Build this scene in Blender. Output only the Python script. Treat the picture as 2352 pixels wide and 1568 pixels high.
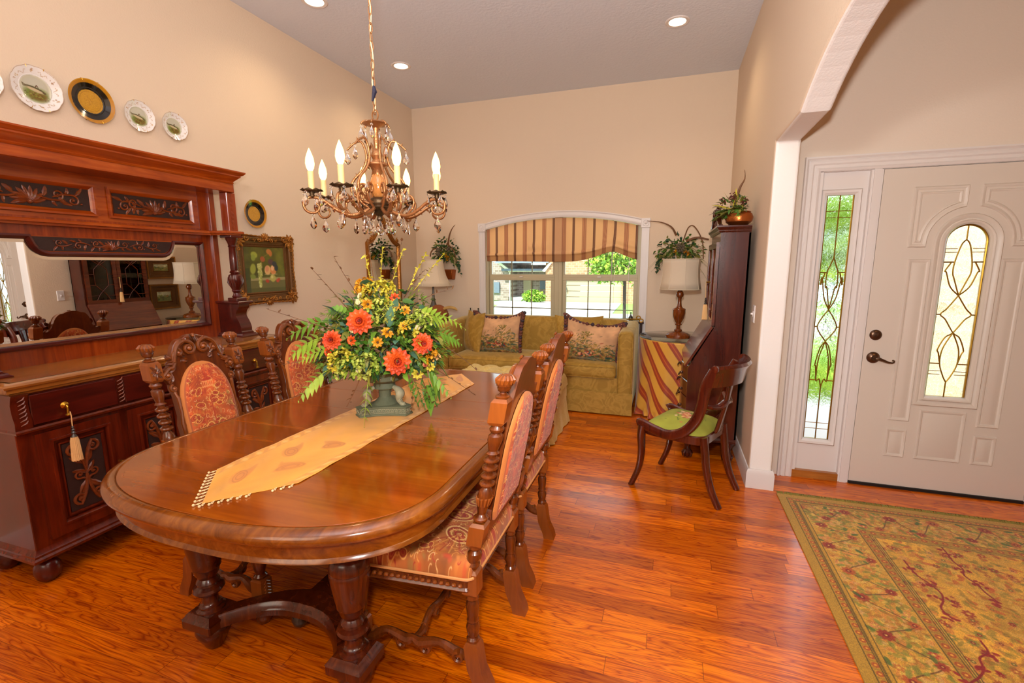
import bpy, math, random
import numpy as np
from mathutils import Vector, Matrix, noise as mnoise
S = bpy.context.scene
for o in list(bpy.data.objects): bpy.data.objects.remove(o)
C = S.collection
PI = math.pi
R = random.Random(7)
# ---------------------------------------------------------------- camera
YAW, PITCH, ROLL, FPX, CAMZ = -0.32069483, 0.16212182, 0.00388405, 1078.246, 1.45
fw = Vector((math.sin(YAW)*math.cos(PITCH), math.cos(YAW)*math.cos(PITCH), -math.sin(PITCH)))
rt = Vector((math.cos(YAW), -math.sin(YAW), 0)); dn = fw.cross(rt)
r2 = math.cos(ROLL)*rt + math.sin(ROLL)*dn; d2 = -math.sin(ROLL)*rt + math.cos(ROLL)*dn
cam = bpy.data.cameras.new('camera'); co = bpy.data.objects.new('camera', cam); C.objects.link(co)
m = Matrix.Identity(4)
for i in range(3):
    m[i][0] = r2[i]; m[i][1] = -d2[i]; m[i][2] = -fw[i]
m[2][3] = CAMZ
co.matrix_world = m
cam.sensor_fit = 'HORIZONTAL'; cam.sensor_width = 36; cam.lens = 36*FPX/2352; cam.clip_start = .05; cam.clip_end = 300
S.camera = co
# ---------------------------------------------------------------- world, sun, lights, exposure
W = bpy.data.worlds.new('sky'); S.world = W; W.use_nodes = True
bg = W.node_tree.nodes['Background']
bg.inputs[0].default_value = (.75, .88, 1, 1); bg.inputs[1].default_value = 3.4
def light(name, kind, loc, power, color, size=.1, target=None, **kw):
    l = bpy.data.lights.new(name, kind); o = bpy.data.objects.new(name, l); C.objects.link(o)
    o.location = loc; l.energy = power; l.color = color
    if kind == 'AREA': l.size = size
    elif kind in ('POINT', 'SPOT'): l.shadow_soft_size = size
    for k, v in kw.items(): setattr(l, k, v)
    if target is not None:
        o.rotation_euler = (Vector(target)-Vector(loc)).to_track_quat('-Z', 'Y').to_euler()
    return o
light('sun', 'SUN', (0, -5, 20), 11.0, (1, .96, .88), target=(3.5, 4.5, 8), angle=.01)
light('camera_flash', 'SPOT', (-.02, -.06, 1.70), 235, (1, .98, .96), size=.05, target=(.35, 5.0, 2.5), spot_size=2.75, spot_blend=1.0)
light('ceiling_bounce_fill', 'AREA', (-.6, .1, 2.3), 64, (1, .95, .92), size=.5, target=(-.7, .5, 3.3))  # added upward area light, brightens the ceiling in place of bounced flash
light('foyer_warm_fill', 'AREA', (1.9, 1.4, 3.2), 9, (1, .60, .26), size=.8, target=(1.9, 1.9, 0))  # added fill with no visible fixture, tints the foyer shadows orange
light('rear_warm_fill', 'AREA', (-1.4, -1.3, 2.4), 26, (1, .86, .68), size=1.6, target=(-1.3, 2.4, .8))  # added broad warm fill from behind the camera, not a visible source
S.view_settings.view_transform = 'Standard'; S.view_settings.look = 'None'
S.view_settings.exposure = 0.12; S.view_settings.gamma = 1.0; S.view_settings.use_curve_mapping = False
# room constants
XL, XR, XR2, YB, ZC, YD = -3.078, .555, .69, 5.412, 3.325, 3.512
XE, YF = 3.1, -1.6
# ---------------------------------------------------------------- helpers
def lin(c):
    if isinstance(c, str):
        c = tuple(int(c[i:i+2], 16)/255 for i in (0, 2, 4))
    return tuple((x/12.92 if x <= .04045 else ((x+.055)/1.055)**2.4) for x in c[:3])
def lin4(c): return (*lin(c), 1)
def aty(px, py, Y):
    v = ((px-1176)*r2 + (py-784)*d2 + FPX*fw); return Vector((0, 0, CAMZ)) + v*(Y/v.y)
def atx(px, py, X):
    v = ((px-1176)*r2 + (py-784)*d2 + FPX*fw); return Vector((0, 0, CAMZ)) + v*(X/v.x)
def atz(px, py, Z):
    v = ((px-1176)*r2 + (py-784)*d2 + FPX*fw); return Vector((0, 0, CAMZ)) + v*((Z-CAMZ)/v.z)
WL = {}
def wloc(o): return WL.get(o.name, Vector((0, 0, 0)))
def thing(name, label, cat, loc=(0, 0, 0), rz=0, group=None, parent=None):
    o = bpy.data.objects.new(name, None); C.objects.link(o); o.empty_display_size = .1
    o.location = loc; o.rotation_euler = (0, 0, rz)
    if cat: tag(o, label, cat, group)
    if parent:
        o.parent = parent
    WL[o.name] = Vector(loc)
    return o
def tag(o, label, cat, group=None, kind=None):
    if label: o['label'] = label
    if cat: o['category'] = cat
    if group: o['group'] = group
    if kind: o['kind'] = kind
    return o
def struct(o): o['kind'] = 'structure'; return o
def dup(root, loc=None, rz=None, label=None, group=None, parent=None):
    c = root.copy(); C.objects.link(c)
    if loc is not None: c.location = loc
    if rz is not None: c.rotation_euler = (0, 0, rz)
    if label: c['label'] = label
    if group: c['group'] = group
    if parent: c.parent = parent
    for ch in root.children: dup(ch, parent=c)
    return c
def finish(me, name, mat, parent, sharp=35, world=True):
    o = bpy.data.objects.new(name, me); C.objects.link(o)
    if mat is not None: me.materials.append(mat)
    if sharp is not None:
        me.shade_smooth()
        if sharp < 170: me.set_sharp_from_angle(angle=math.radians(sharp))
    if parent is not None:
        o.parent = parent
    WL[o.name] = wloc(parent) if parent is not None else Vector((0, 0, 0))
    return o
class MB:
    def __init__(s): s.v = []; s.f = []; s.M = Matrix.Identity(4)
    def add(s, vs, fs):
        n = len(s.v); M = s.M
        s.v += [tuple(M @ Vector(p)) for p in vs]; s.f += [tuple(i+n for i in f) for f in fs]; return s
    def box(s, x0, x1, y0, y1, z0, z1):
        vs = [(x, y, z) for x in (x0, x1) for y in (y0, y1) for z in (z0, z1)]
        return s.add(vs, [(0, 1, 3, 2), (4, 6, 7, 5), (0, 4, 5, 1), (2, 3, 7, 6), (0, 2, 6, 4), (1, 5, 7, 3)])
    def bbox(s, x0, x1, y0, y1, z0, z1, b=.004):
        # box with chamfered edges
        if min(x1-x0, y1-y0, z1-z0) <= 2.2*b: return s.box(x0, x1, y0, y1, z0, z1)
        c = [((x0+x1)/2, (x1-x0)/2), ((y0+y1)/2, (y1-y0)/2), ((z0+z1)/2, (z1-z0)/2)]
        bm_v = []; idx = {}
        for ax in range(3):
            for sx in (-1, 1):
                for sy in (-1, 1):
                    for sz in (-1, 1):
                        sg = (sx, sy, sz)
                        p = tuple(c[k][0]+sg[k]*(c[k][1]-(0 if k == ax else b)) for k in range(3))
                        idx[(ax, sg)] = len(bm_v); bm_v.append(p)
        fs = []
        for ax in range(3):
            o = [k for k in range(3) if k != ax]
            for sg in (-1, 1):
                q = []
                for a, bb in ((-1, -1), (1, -1), (1, 1), (-1, 1)):
                    t = [0, 0, 0]; t[ax] = sg; t[o[0]] = a; t[o[1]] = bb; q.append(idx[(ax, tuple(t))])
                if (sg > 0) == (ax == 1): q.reverse()
                fs.append(tuple(q))
        for ax in range(3):      # edges parallel to ax
            o = [k for k in range(3) if k != ax]
            for a in (-1, 1):
                for bb in (-1, 1):
                    t0 = [0, 0, 0]; t0[o[0]] = a; t0[o[1]] = bb; t1 = list(t0); t0[ax] = -1; t1[ax] = 1
                    q = [idx[(o[0], tuple(t0))], idx[(o[0], tuple(t1))], idx[(o[1], tuple(t1))], idx[(o[1], tuple(t0))]]
                    fs.append(tuple(q))
        for sx in (-1, 1):
            for sy in (-1, 1):
                for sz in (-1, 1):
                    fs.append(tuple(idx[(k, (sx, sy, sz))] for k in range(3)))
        return s.add(bm_v, fs)
    def lathe(s, prof, seg=24, c=(0, 0, 0), ax='Z', a0=0, sq=None, cap=True):
        vs = []; n = len(prof)
        for (r, z) in prof:
            for k in range(seg):
                a = a0+2*PI*k/seg; rr = r
                if sq: rr = r/max(abs(math.cos(a)), abs(math.sin(a)))*(sq)+r*(1-sq)
                x, y = rr*math.cos(a), rr*math.sin(a)
                p = (x, y, z) if ax == 'Z' else ((z, x, y) if ax == 'X' else (y, z, x))
                vs.append((p[0]+c[0], p[1]+c[1], p[2]+c[2]))
        fs = [(i*seg+k, i*seg+(k+1) % seg, (i+1)*seg+(k+1) % seg, (i+1)*seg+k) for i in range(n-1) for k in range(seg)]
        if prof[0][0] > 1e-5: fs.append(tuple(range(seg-1, -1, -1)))
        if cap and prof[-1][0] > 1e-5: fs.append(tuple((n-1)*seg+k for k in range(seg)))
        return s.add(vs, fs)
    def sphere(s, c, r, seg=12, rings=8, sc=(1, 1, 1)):
        pr = [(math.sin(PI*i/rings), -math.cos(PI*i/rings)) for i in range(rings+1)]
        vs = []; 
        for (a, z) in pr:
            for k in range(seg):
                t = 2*PI*k/seg; vs.append((c[0]+r*sc[0]*a*math.cos(t), c[1]+r*sc[1]*a*math.sin(t), c[2]+r*sc[2]*z))
        return s.add(vs, [(i*seg+k, i*seg+(k+1) % seg, (i+1)*seg+(k+1) % seg, (i+1)*seg+k) for i in range(rings) for k in range(seg)])
    def tube(s, pts, rad, seg=8, closed=False, flat=1.0, up=(0, 0, 1), cap=True):
        pts = [Vector(p) for p in pts]; n = len(pts)
        if not hasattr(rad, '__len__'): rad = [rad]*n
        vs = []; nrm = None
        for i, p in enumerate(pts):
            if closed: t = pts[(i+1) % n]-pts[i-1]
            else: t = pts[min(i+1, n-1)]-pts[max(i-1, 0)]
            t = t.normalized() if t.length > 1e-9 else Vector((0, 0, 1))
            if nrm is None:
                u = Vector(up)
                if abs(t.dot(u)) > .95: u = Vector((1, 0, 0)) if abs(t.x) < .9 else Vector((0, 1, 0))
                nrm = (u-t*t.dot(u)).normalized()
            else:
                nrm = (nrm-t*t.dot(nrm)); nrm = nrm.normalized() if nrm.length > 1e-6 else t.orthogonal().normalized()
            b = t.cross(nrm)
            for k in range(seg):
                a = 2*PI*k/seg
                vs.append(p+nrm*(rad[i]*math.cos(a))+b*(rad[i]*flat*math.sin(a)))
        m = n if closed else n-1
        fs = [(i*seg+k, i*seg+(k+1) % seg, ((i+1) % n)*seg+(k+1) % seg, ((i+1) % n)*seg+k) for i in range(m) for k in range(seg)]
        if cap and not closed:
            fs.append(tuple(range(seg-1, -1, -1))); fs.append(tuple((n-1)*seg+k for k in range(seg)))
        return s.add(vs, fs)
    def prism(s, poly, d0, d1, plane='XZ', b=0):
        # polygon (2D list) extruded along the third axis, optional chamfer b on the d1 face
        def P(q, d):
            return {'XZ': (q[0], d, q[1]), 'XY': (q[0], q[1], d), 'YZ': (d, q[0], q[1])}[plane]
        n = len(poly)
        rings = [(poly, d0)]
        if b:
            sg = 1 if d1 > d0 else -1
            rings += [(poly, d1-sg*b), (inset(poly, b), d1)]
        else: rings += [(poly, d1)]
        vs = [P(q, d) for pl, d in rings for q in pl]
        fs = [(i*n+k, i*n+(k+1) % n, (i+1)*n+(k+1) % n, (i+1)*n+k) for i in range(len(rings)-1) for k in range(n)]
        fs.append(tuple(range(n-1, -1, -1))); fs.append(tuple((len(rings)-1)*n+k for k in range(n)))
        return s.add(vs, fs)
    def profile_run(s, prof, path, closed=True, zbase=0):
        # sweep a moulding profile [(out, z)] round a 2D path in XY with mitred corners (out = outward of a CCW path)
        n = len(path); vs = []
        for i in range(n):
            p = Vector(path[i]); a = Vector(path[i-1]); c = Vector(path[(i+1) % n])
            if not closed and i == 0: d1 = d2_ = (c-p).normalized()
            elif not closed and i == n-1: d1 = d2_ = (p-a).normalized()
            else: d1 = (p-a).normalized(); d2_ = (c-p).normalized()
            n1 = Vector((d1.y, -d1.x)); n2 = Vector((d2_.y, -d2_.x)); mm = (n1+n2); mm = mm/max(mm.dot(n1), .2)
            for (o, z) in prof: vs.append((p.x+mm.x*o, p.y+mm.y*o, zbase+z))
        k = len(prof); mn = n if closed else n-1
        fs = [(i*k+j, ((i+1) % n)*k+j, ((i+1) % n)*k+j+1, i*k+j+1) for i in range(mn) for j in range(k-1)]
        if not closed: fs += [tuple(range(k-1, -1, -1)), tuple((n-1)*k+j for j in range(k))]
        return s.add(vs, fs)
    def grid(s, P):
        nu, nv = len(P), len(P[0]); vs = [p for row in P for p in row]
        return s.add(vs, [(i*nv+j, (i+1)*nv+j, (i+1)*nv+j+1, i*nv+j+1) for i in range(nu-1) for j in range(nv-1)])
    def build(s, name, mat, parent=None, sharp=35, warp=None, local=False, sub=0):
        off = Vector((0, 0, 0)) if (local or parent is None) else wloc(parent)
        vs = s.v
        if warp: vs = [warp(p) for p in vs]
        vs = [(p[0]-off.x, p[1]-off.y, p[2]-off.z) for p in vs]
        me = bpy.data.meshes.new(name); me.from_pydata(vs, [], s.f); me.validate(); me.update()
        o = finish(me, name, mat, parent, sharp)
        if sub:
            md = o.modifiers.new('sub', 'SUBSURF'); md.levels = sub; md.render_levels = sub
        return o
def inset(poly, b):
    n = len(poly); out = []
    area = sum(poly[i][0]*poly[(i+1) % n][1]-poly[(i+1) % n][0]*poly[i][1] for i in range(n)); sg = 1 if area > 0 else -1
    for i in range(n):
        p = Vector(poly[i]); a = Vector(poly[i-1]); c = Vector(poly[(i+1) % n])
        d1 = (p-a).normalized(); d2_ = (c-p).normalized()
        n1 = Vector((-d1.y, d1.x))*sg; n2 = Vector((-d2_.y, d2_.x))*sg; mm = n1+n2; mm = mm/max(mm.dot(n1), .35)
        q = p+mm*b; out.append((q.x, q.y))
    return out
def npgrid(name, P, col, mat, parent=None, sharp=179, close_u=False, world=True):
    # P: (H,W,3) numpy positions; col: (H,W,3) sRGB colours or None
    H, Wd = P.shape[:2]
    if parent is not None and world:
        P = P-np.array(wloc(parent))
    me = bpy.data.meshes.new(name); me.vertices.add(H*Wd); me.vertices.foreach_set('co', P.astype(np.float32).ravel())
    i = np.arange(H*Wd).reshape(H, Wd)
    q = np.stack([i[:-1, :-1], i[:-1, 1:], i[1:, 1:], i[1:, :-1]], -1).reshape(-1, 4)
    n = len(q); me.loops.add(n*4); me.loops.foreach_set('vertex_index', q.ravel().astype(np.int32))
    me.polygons.add(n); me.polygons.foreach_set('loop_start', np.arange(0, n*4, 4, dtype=np.int32))
    if bpy.app.version < (4, 1, 0): me.polygons.foreach_set('loop_total', np.full(n, 4, dtype=np.int32))
    me.update(calc_edges=True); me.validate()
    if col is not None:
        a = me.color_attributes.new('Col', 'FLOAT_COLOR', 'POINT')
        c = np.clip(col, 0, 1); c = np.where(c <= .04045, c/12.92, ((c+.055)/1.055)**2.4)
        buf = np.ones((H*Wd, 4), np.float32); buf[:, :3] = c.reshape(-1, 3); a.data.foreach_set('color', buf.ravel())
    return finish(me, name, mat, parent, sharp)
# ---------------------------------------------------------------- painting canvases (plain numpy drawing, used as woven / printed patterns)
def hexc(c): return np.array([int(c[i:i+2], 16)/255 for i in (0, 2, 4)])
class Cv:
    def __init__(s, w, h, col): s.w, s.h = w, h; s.a = np.ones((h, w, 3))*hexc(col); s.Y, s.X = np.mgrid[0:h, 0:w].astype(float)
    def _win(s, x0, x1, y0, y1):
        return slice(max(0, int(y0)), min(s.h, int(y1)+2)), slice(max(0, int(x0)), min(s.w, int(x1)+2))
    def ell(s, cx, cy, rx, ry=None, ang=0, c='ffffff', al=1, ring=None, soft=.7):
        ry = ry or rx; m = max(rx, ry)+2; w = s._win(cx-m, cx+m, cy-m, cy+m)
        X, Y = s.X[w]-cx, s.Y[w]-cy
        if X.size == 0: return s
        u = X*math.cos(ang)+Y*math.sin(ang); v = -X*math.sin(ang)+Y*math.cos(ang)
        d = (np.sqrt((u/rx)**2+(v/ry)**2)-1)*min(rx, ry)
        k = np.clip(.5-d/soft/2, 0, 1) if ring is None else np.clip(ring/2-np.abs(d)+.5, 0, 1)
        k = (k*al)[..., None]; s.a[w] = s.a[w]*(1-k)+hexc(c)*k; return s
    def line(s, pts, wd, c, al=1):
        for (x0, y0), (x1, y1) in zip(pts[:-1], pts[1:]):
            w = s._win(min(x0, x1)-wd-1, max(x0, x1)+wd+1, min(y0, y1)-wd-1, max(y0, y1)+wd+1)
            X, Y = s.X[w], s.Y[w]
            if X.size == 0: continue
            dx, dy = x1-x0, y1-y0; L = dx*dx+dy*dy+1e-9
            t = np.clip(((X-x0)*dx+(Y-y0)*dy)/L, 0, 1); d = np.hypot(X-x0-t*dx, Y-y0-t*dy)
            k = (np.clip(wd/2-d+.5, 0, 1)*al)[..., None]; s.a[w] = s.a[w]*(1-k)+hexc(c)*k
        return s
    def rect(s, x0, y0, x1, y1, c, al=1):
        w = s._win(x0, x1-2, y0, y1-2); s.a[w] = s.a[w]*(1-al)+hexc(c)*al; return s
    def noise(s, amt, sc=8, seed=0):
        rng = np.random.default_rng(seed); t = np.zeros((s.h, s.w))
        for o, k in ((1, 1.), (2, .5), (4, .3)):
            g = rng.standard_normal((int(s.h*o/sc)+3, int(s.w*o/sc)+3))
            yy = s.Y*o/sc; xx = s.X*o/sc; i = yy.astype(int); j = xx.astype(int); fy = yy-i; fx = xx-j
            t += k*((g[i, j]*(1-fx)+g[i, j+1]*fx)*(1-fy)+(g[i+1, j]*(1-fx)+g[i+1, j+1]*fx)*fy)
        s.a = np.clip(s.a*(1+amt*t[..., None]), 0, 1); return s
def spiral(cx, cy, r, a0, turns, n=14, shrink=.15, sgn=1):
    out = []
    for i in range(n+1):
        t = i/n; rr = r*(1-t*(1-shrink)); a = a0+sgn*t*turns*2*PI
        out.append((cx+rr*math.cos(a), cy+rr*math.sin(a)))
    return out
# ---------------------------------------------------------------- materials
def mat(name):
    m = bpy.data.materials.new(name); m.use_nodes = True; nt = m.node_tree
    return m, nt, nt.nodes['Principled BSDF']
def N(nt, t, **kw):
    n = nt.nodes.new(t)
    for k, v in kw.items(): setattr(n, k, v)
    return n
def ramp(nt, fac, stops):
    r = N(nt, 'ShaderNodeValToRGB'); e = r.color_ramp.elements
    while len(e) < len(stops): e.new(.5)
    for i, (p, c) in enumerate(stops): e[i].position = p; e[i].color = lin4(c) if isinstance(c, str) else (c, c, c, 1)
    nt.links.new(fac, r.inputs[0]); return r.outputs[0]
def coords(nt, scale=(1, 1, 1), rot=(0, 0, 0), kind='Object'):
    tc = N(nt, 'ShaderNodeTexCoord'); mp = N(nt, 'ShaderNodeMapping')
    mp.inputs['Scale'].default_value = scale; mp.inputs['Rotation'].default_value = rot
    nt.links.new(tc.outputs[kind], mp.inputs[0]); return mp.outputs[0]
def bump(nt, bs, h, strength=.3, dist=.01):
    b = N(nt, 'ShaderNodeBump'); b.inputs['Strength'].default_value = strength; b.inputs['Distance'].default_value = dist
    nt.links.new(h, b.inputs['Height']); nt.links.new(b.outputs[0], bs.inputs['Normal'])
def noise_t(nt, vec, scale, detail=4, rough=.55, dist=0):
    n = N(nt, 'ShaderNodeTexNoise'); n.inputs['Scale'].default_value = scale; n.inputs['Detail'].default_value = detail
    n.inputs['Roughness'].default_value = rough; n.inputs['Distortion'].default_value = dist
    nt.links.new(vec, n.inputs['Vector']); return n.outputs[0]
def plain(name, col, rough=.5, metal=0, bmp=0, bscale=60, var=0, coat=0, sheen=0, bd=.004):
    m, nt, b = mat(name); b.inputs['Base Color'].default_value = lin4(col); b.inputs['Roughness'].default_value = rough
    b.inputs['Metallic'].default_value = metal; b.inputs['Coat Weight'].default_value = coat; b.inputs['Coat Roughness'].default_value = .12
    if sheen: b.inputs['Sheen Weight'].default_value = sheen
    v = coords(nt)
    if var:
        f = noise_t(nt, v, 9, 5); c = lin(col)
        r = N(nt, 'ShaderNodeMix', data_type='RGBA'); r.inputs[6].default_value = (*[x*(1-var) for x in c], 1); r.inputs[7].default_value = (*[min(1, x*(1+var)) for x in c], 1)
        nt.links.new(f, r.inputs[0]); nt.links.new(r.outputs[2], b.inputs['Base Color'])
    if bmp: bump(nt, b, noise_t(nt, v, bscale, 3), bmp, bd)
    return m
def wood(name, stops, rough=.3, axis='X', scale=1, wear=None, coat=.3, wamt=1.0, bands=3.0):
    m, nt, b = mat(name)
    sc = {'X': (1.2, 14, 14), 'Y': (14, 1.2, 14), 'Z': (14, 14, 1.2)}[axis]
    v = coords(nt, tuple(s*scale for s in sc))
    f = noise_t(nt, v, bands, 8, .62, 1.2)
    col = ramp(nt, f, stops)
    f2 = noise_t(nt, coords(nt, (3, 3, 3)), 1.2, 3)
    mx = N(nt, 'ShaderNodeMix', data_type='RGBA', blend_type='MULTIPLY'); mx.inputs[0].default_value = .55
    nt.links.new(col, mx.inputs[6]); nt.links.new(ramp(nt, f2, [(.3, 'b8a8a0'), (.7, 'ffffff')]), mx.inputs[7])
    out = mx.outputs[2]
    if wear:
        g = N(nt, 'ShaderNodeNewGeometry'); pr = N(nt, 'ShaderNodeValToRGB')
        pr.color_ramp.elements[0].position = .53; pr.color_ramp.elements[0].color = (0, 0, 0, 1)
        pr.color_ramp.elements[1].position = .53+.16/wamt; pr.color_ramp.elements[1].color = (.8, .8, .8, 1)
        nt.links.new(g.outputs['Pointiness'], pr.inputs[0])
        m2 = N(nt, 'ShaderNodeMix', data_type='RGBA'); nt.links.new(pr.outputs[0], m2.inputs[0]); nt.links.new(out, m2.inputs[6])
        m2.inputs[7].default_value = lin4(wear); out = m2.outputs[2]
    nt.links.new(out, b.inputs['Base Color'])
    b.inputs['Roughness'].default_value = rough; b.inputs['Coat Weight'].default_value = coat; b.inputs['Coat Roughness'].default_value = .1
    bump(nt, b, f, .06, .003)
    return m
def vcol(name, rough=.7, bmp=.15, bs=300, metal=0, coat=0, sheen=0, fine=0):
    m, nt, b = mat(name); a = N(nt, 'ShaderNodeAttribute', attribute_name='Col')
    nt.links.new(a.outputs[0], b.inputs['Base Color']); b.inputs['Roughness'].default_value = rough; b.inputs['Metallic'].default_value = metal
    b.inputs['Coat Weight'].default_value = coat
    if sheen: b.inputs['Sheen Weight'].default_value = sheen
    if bmp: bump(nt, b, noise_t(nt, coords(nt), bs, 2), bmp, .002)
    return m
def glassy(name, tint='ffffff', gl=.12, rough=.02):
    # thin window glass: lets light straight through, reflects a little
    m, nt, b = mat(name); nt.nodes.remove(b); out = nt.nodes['Material Output']
    t = N(nt, 'ShaderNodeBsdfTransparent'); t.inputs[0].default_value = lin4(tint)
    g = N(nt, 'ShaderNodeBsdfGlossy'); g.inputs['Roughness'].default_value = rough
    lw = N(nt, 'ShaderNodeFresnel'); lw.inputs[0].default_value = 1.45
    mx = N(nt, 'ShaderNodeMixShader'); nt.links.new(lw.outputs[0], mx.inputs[0]); nt.links.new(t.outputs[0], mx.inputs[1]); nt.links.new(g.outputs[0], mx.inputs[2])
    nt.links.new(mx.outputs[0], out.inputs[0]); return m
def emit(name, col, st):
    m, nt, b = mat(name); b.inputs['Base Color'].default_value = lin4(col)
    b.inputs['Emission Color'].default_value = lin4(col); b.inputs['Emission Strength'].default_value = st; return m
def leafmat(name, c1, c2, rough=.55, trans=.25):
    m, nt, b = mat(name); f = noise_t(nt, coords(nt), 14, 3)
    nt.links.new(ramp(nt, f, [(.35, c1), (.65, c2)]), b.inputs['Base Color']); b.inputs['Roughness'].default_value = rough
    return m
M = {}
# ---------------------------------------------------------------- setting
def FY(y0): return Matrix(((1, 0, 0, 0), (0, 0, -1, y0), (0, 1, 0, 0), (0, 0, 0, 1)))      # panel (a,b,depth) on a wall facing -y
def FX(x0): return Matrix(((0, 0, 1, x0), (1, 0, 0, 0), (0, 1, 0, 0), (0, 0, 0, 1)))       # wall facing +x, a = y
def FXR(x0): return Matrix(((0, 0, -1, x0), (-1, 0, 0, 0), (0, 1, 0, 0), (0, 0, 0, 1)))    # wall facing -x, a = -y
def mbm(Mx): b = MB(); b.M = Mx; return b
def rectp(x0, x1, y0, y1): return [(x0, y0), (x1, y0), (x1, y1), (x0, y1)]
def arc(cx, cy, rx, ry, a0, a1, n): return [(cx+rx*math.cos(a0+(a1-a0)*i/n), cy+ry*math.sin(a0+(a1-a0)*i/n)) for i in range(n+1)]
WALL = dict(rough=.85, bmp=.35, bscale=90, bd=.003)
M['wall'] = plain('wall_paint', 'dfc9b0', **WALL)
M['wall2'] = plain('foyer_wall_paint', 'e2d2c2', **WALL)
M['ceil'] = plain('ceiling_paint', 'dce0ea', rough=.9, bmp=.5, bscale=45, bd=.005)
M['white'] = plain('white_trim_paint', 'e0d8d4', rough=.4)
M['door'] = plain('door_paint', 'd8ccc0', rough=.42, bmp=.03, bscale=200)
M['vinyl'] = plain('vinyl_window', 'bcb090', rough=.45)
M['muntin'] = plain('muntin_unlit_tone', '8a8064', .5)  # window bars coloured darker than the vinyl to look unlit from inside
M['brass'] = plain('brass', 'b98a2e', rough=.28, metal=1)
M['came'] = plain('brass_came', '9c7a2a', rough=.35, metal=.9)
M['dbronze'] = plain('aged_bronze', '6b5140', rough=.3, metal=.9)
M['glass'] = glassy('window_glass', 'f8fffb')
M['black'] = plain('black_rubber', '100e0d', rough=.6)
def floor_mat():
    m, nt, b = mat('oak_floor'); L = nt.links.new
    tc = N(nt, 'ShaderNodeTexCoord'); sp = N(nt, 'ShaderNodeSeparateXYZ'); L(tc.outputs['Object'], sp.inputs[0])
    def mth(op, a, c=None):
        n = N(nt, 'ShaderNodeMath', operation=op)
        for i, v in enumerate((a, c)):
            if v is None: continue
            if isinstance(v, (int, float)): n.inputs[i].default_value = v
            else: L(v, n.inputs[i])
        return n.outputs[0]
    Wd, Ln = .083, .95
    yr = mth('DIVIDE', sp.outputs[1], Wd); row = mth('FLOOR', yr)
    wn = N(nt, 'ShaderNodeTexWhiteNoise', noise_dimensions='1D'); L(row, wn.inputs['W'])
    xr = mth('ADD', mth('DIVIDE', sp.outputs[0], Ln), mth('MULTIPLY', wn.outputs['Value'], 7)); cx = mth('FLOOR', xr)
    cb = N(nt, 'ShaderNodeCombineXYZ'); L(row, cb.inputs[0]); L(cx, cb.inputs[1])
    w2 = N(nt, 'ShaderNodeTexWhiteNoise', noise_dimensions='3D'); L(cb.outputs[0], w2.inputs['Vector'])
    # grain coordinates, shifted for each board
    c2 = N(nt, 'ShaderNodeCombineXYZ'); L(mth('MULTIPLY', sp.outputs[0], 1.6), c2.inputs[0]); L(mth('MULTIPLY', sp.outputs[1], 17), c2.inputs[1]); L(mth('MULTIPLY', w2.outputs['Value'], 60), c2.inputs[2])
    f = noise_t(nt, c2.outputs[0], .9, 2, .5, 1.3)
    rings = mth('FRACT', mth('MULTIPLY', f, 9)); rr = mth('ABSOLUTE', mth('SUBTRACT', rings, .5))
    g = ramp(nt, rr, [(.0, 'a86030'), (.12, 'd08c54'), (.3, 'dca066'), (.5, 'e6ac74')])
    c3 = N(nt, 'ShaderNodeCombineXYZ'); L(mth('MULTIPLY', sp.outputs[0], 7), c3.inputs[0]); L(mth('MULTIPLY', sp.outputs[1], 260), c3.inputs[1]); L(w2.outputs['Value'], c3.inputs[2])
    fib = noise_t(nt, c3.outputs[0], 1, 3, .6)
    bc = ramp(nt, w2.outputs['Value'], [(0, 'b07a4c'), (.25, 'c88c54'), (.5, 'd89a5c'), (.8, 'e8ac68'), (1, 'f4bc74')])
    mx = N(nt, 'ShaderNodeMix', data_type='RGBA', blend_type='MULTIPLY'); mx.inputs[0].default_value = 1; L(g, mx.inputs[6]); L(bc, mx.inputs[7])
    m3 = N(nt, 'ShaderNodeMix', data_type='RGBA', blend_type='MULTIPLY'); m3.inputs[0].default_value = .45; L(mx.outputs[2], m3.inputs[6]); L(ramp(nt, fib, [(.35, '9c6a4a'), (.6, 'ffffff')]), m3.inputs[7])
    # gaps between boards
    fy = mth('ABSOLUTE', mth('SUBTRACT', mth('FRACT', yr), .5)); fx = mth('ABSOLUTE', mth('SUBTRACT', mth('FRACT', xr), .5))
    gap = mth('MAXIMUM', mth('GREATER_THAN', fy, .488), mth('GREATER_THAN', fx, .4985))
    m4 = N(nt, 'ShaderNodeMix', data_type='RGBA'); L(mth('MULTIPLY', gap, .6), m4.inputs[0]); L(m3.outputs[2], m4.inputs[6]); m4.inputs[7].default_value = lin4('4a1c06')
    hs = N(nt, 'ShaderNodeHueSaturation'); hs.inputs['Saturation'].default_value = 1.42; hs.inputs['Value'].default_value = 1.5; L(m4.outputs[2], hs.inputs['Color'])
    L(hs.outputs[0], b.inputs['Base Color']); b.inputs['Roughness'].default_value = .27; b.inputs['Coat Weight'].default_value = .25; b.inputs['Coat Roughness'].default_value = .12
    bump(nt, b, mth('SUBTRACT', fib, gap), .12, .002)
    return m
M['floor'] = floor_mat()
struct(MB().box(XL-.1, XR2-.02, YF-.1, YB+.1, -.08, 0).box(XR2-.02, XE+.1, YF-.1, YD+.12, -.08, 0).build('floor', M['floor'], sharp=None))
struct(MB().box(XL-.1, XR2-.02, YF-.1, YB+.1, ZC, ZC+.1).box(XR2-.02, XE+.1, YF-.1, YD+.12, ZC, ZC+.1).build('ceiling', M['ceil'], sharp=None))
struct(MB().box(XL-.15, XL, YF-.1, YB+.1, 0, ZC).build('wall_left', M['wall'], sharp=None))
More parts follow.
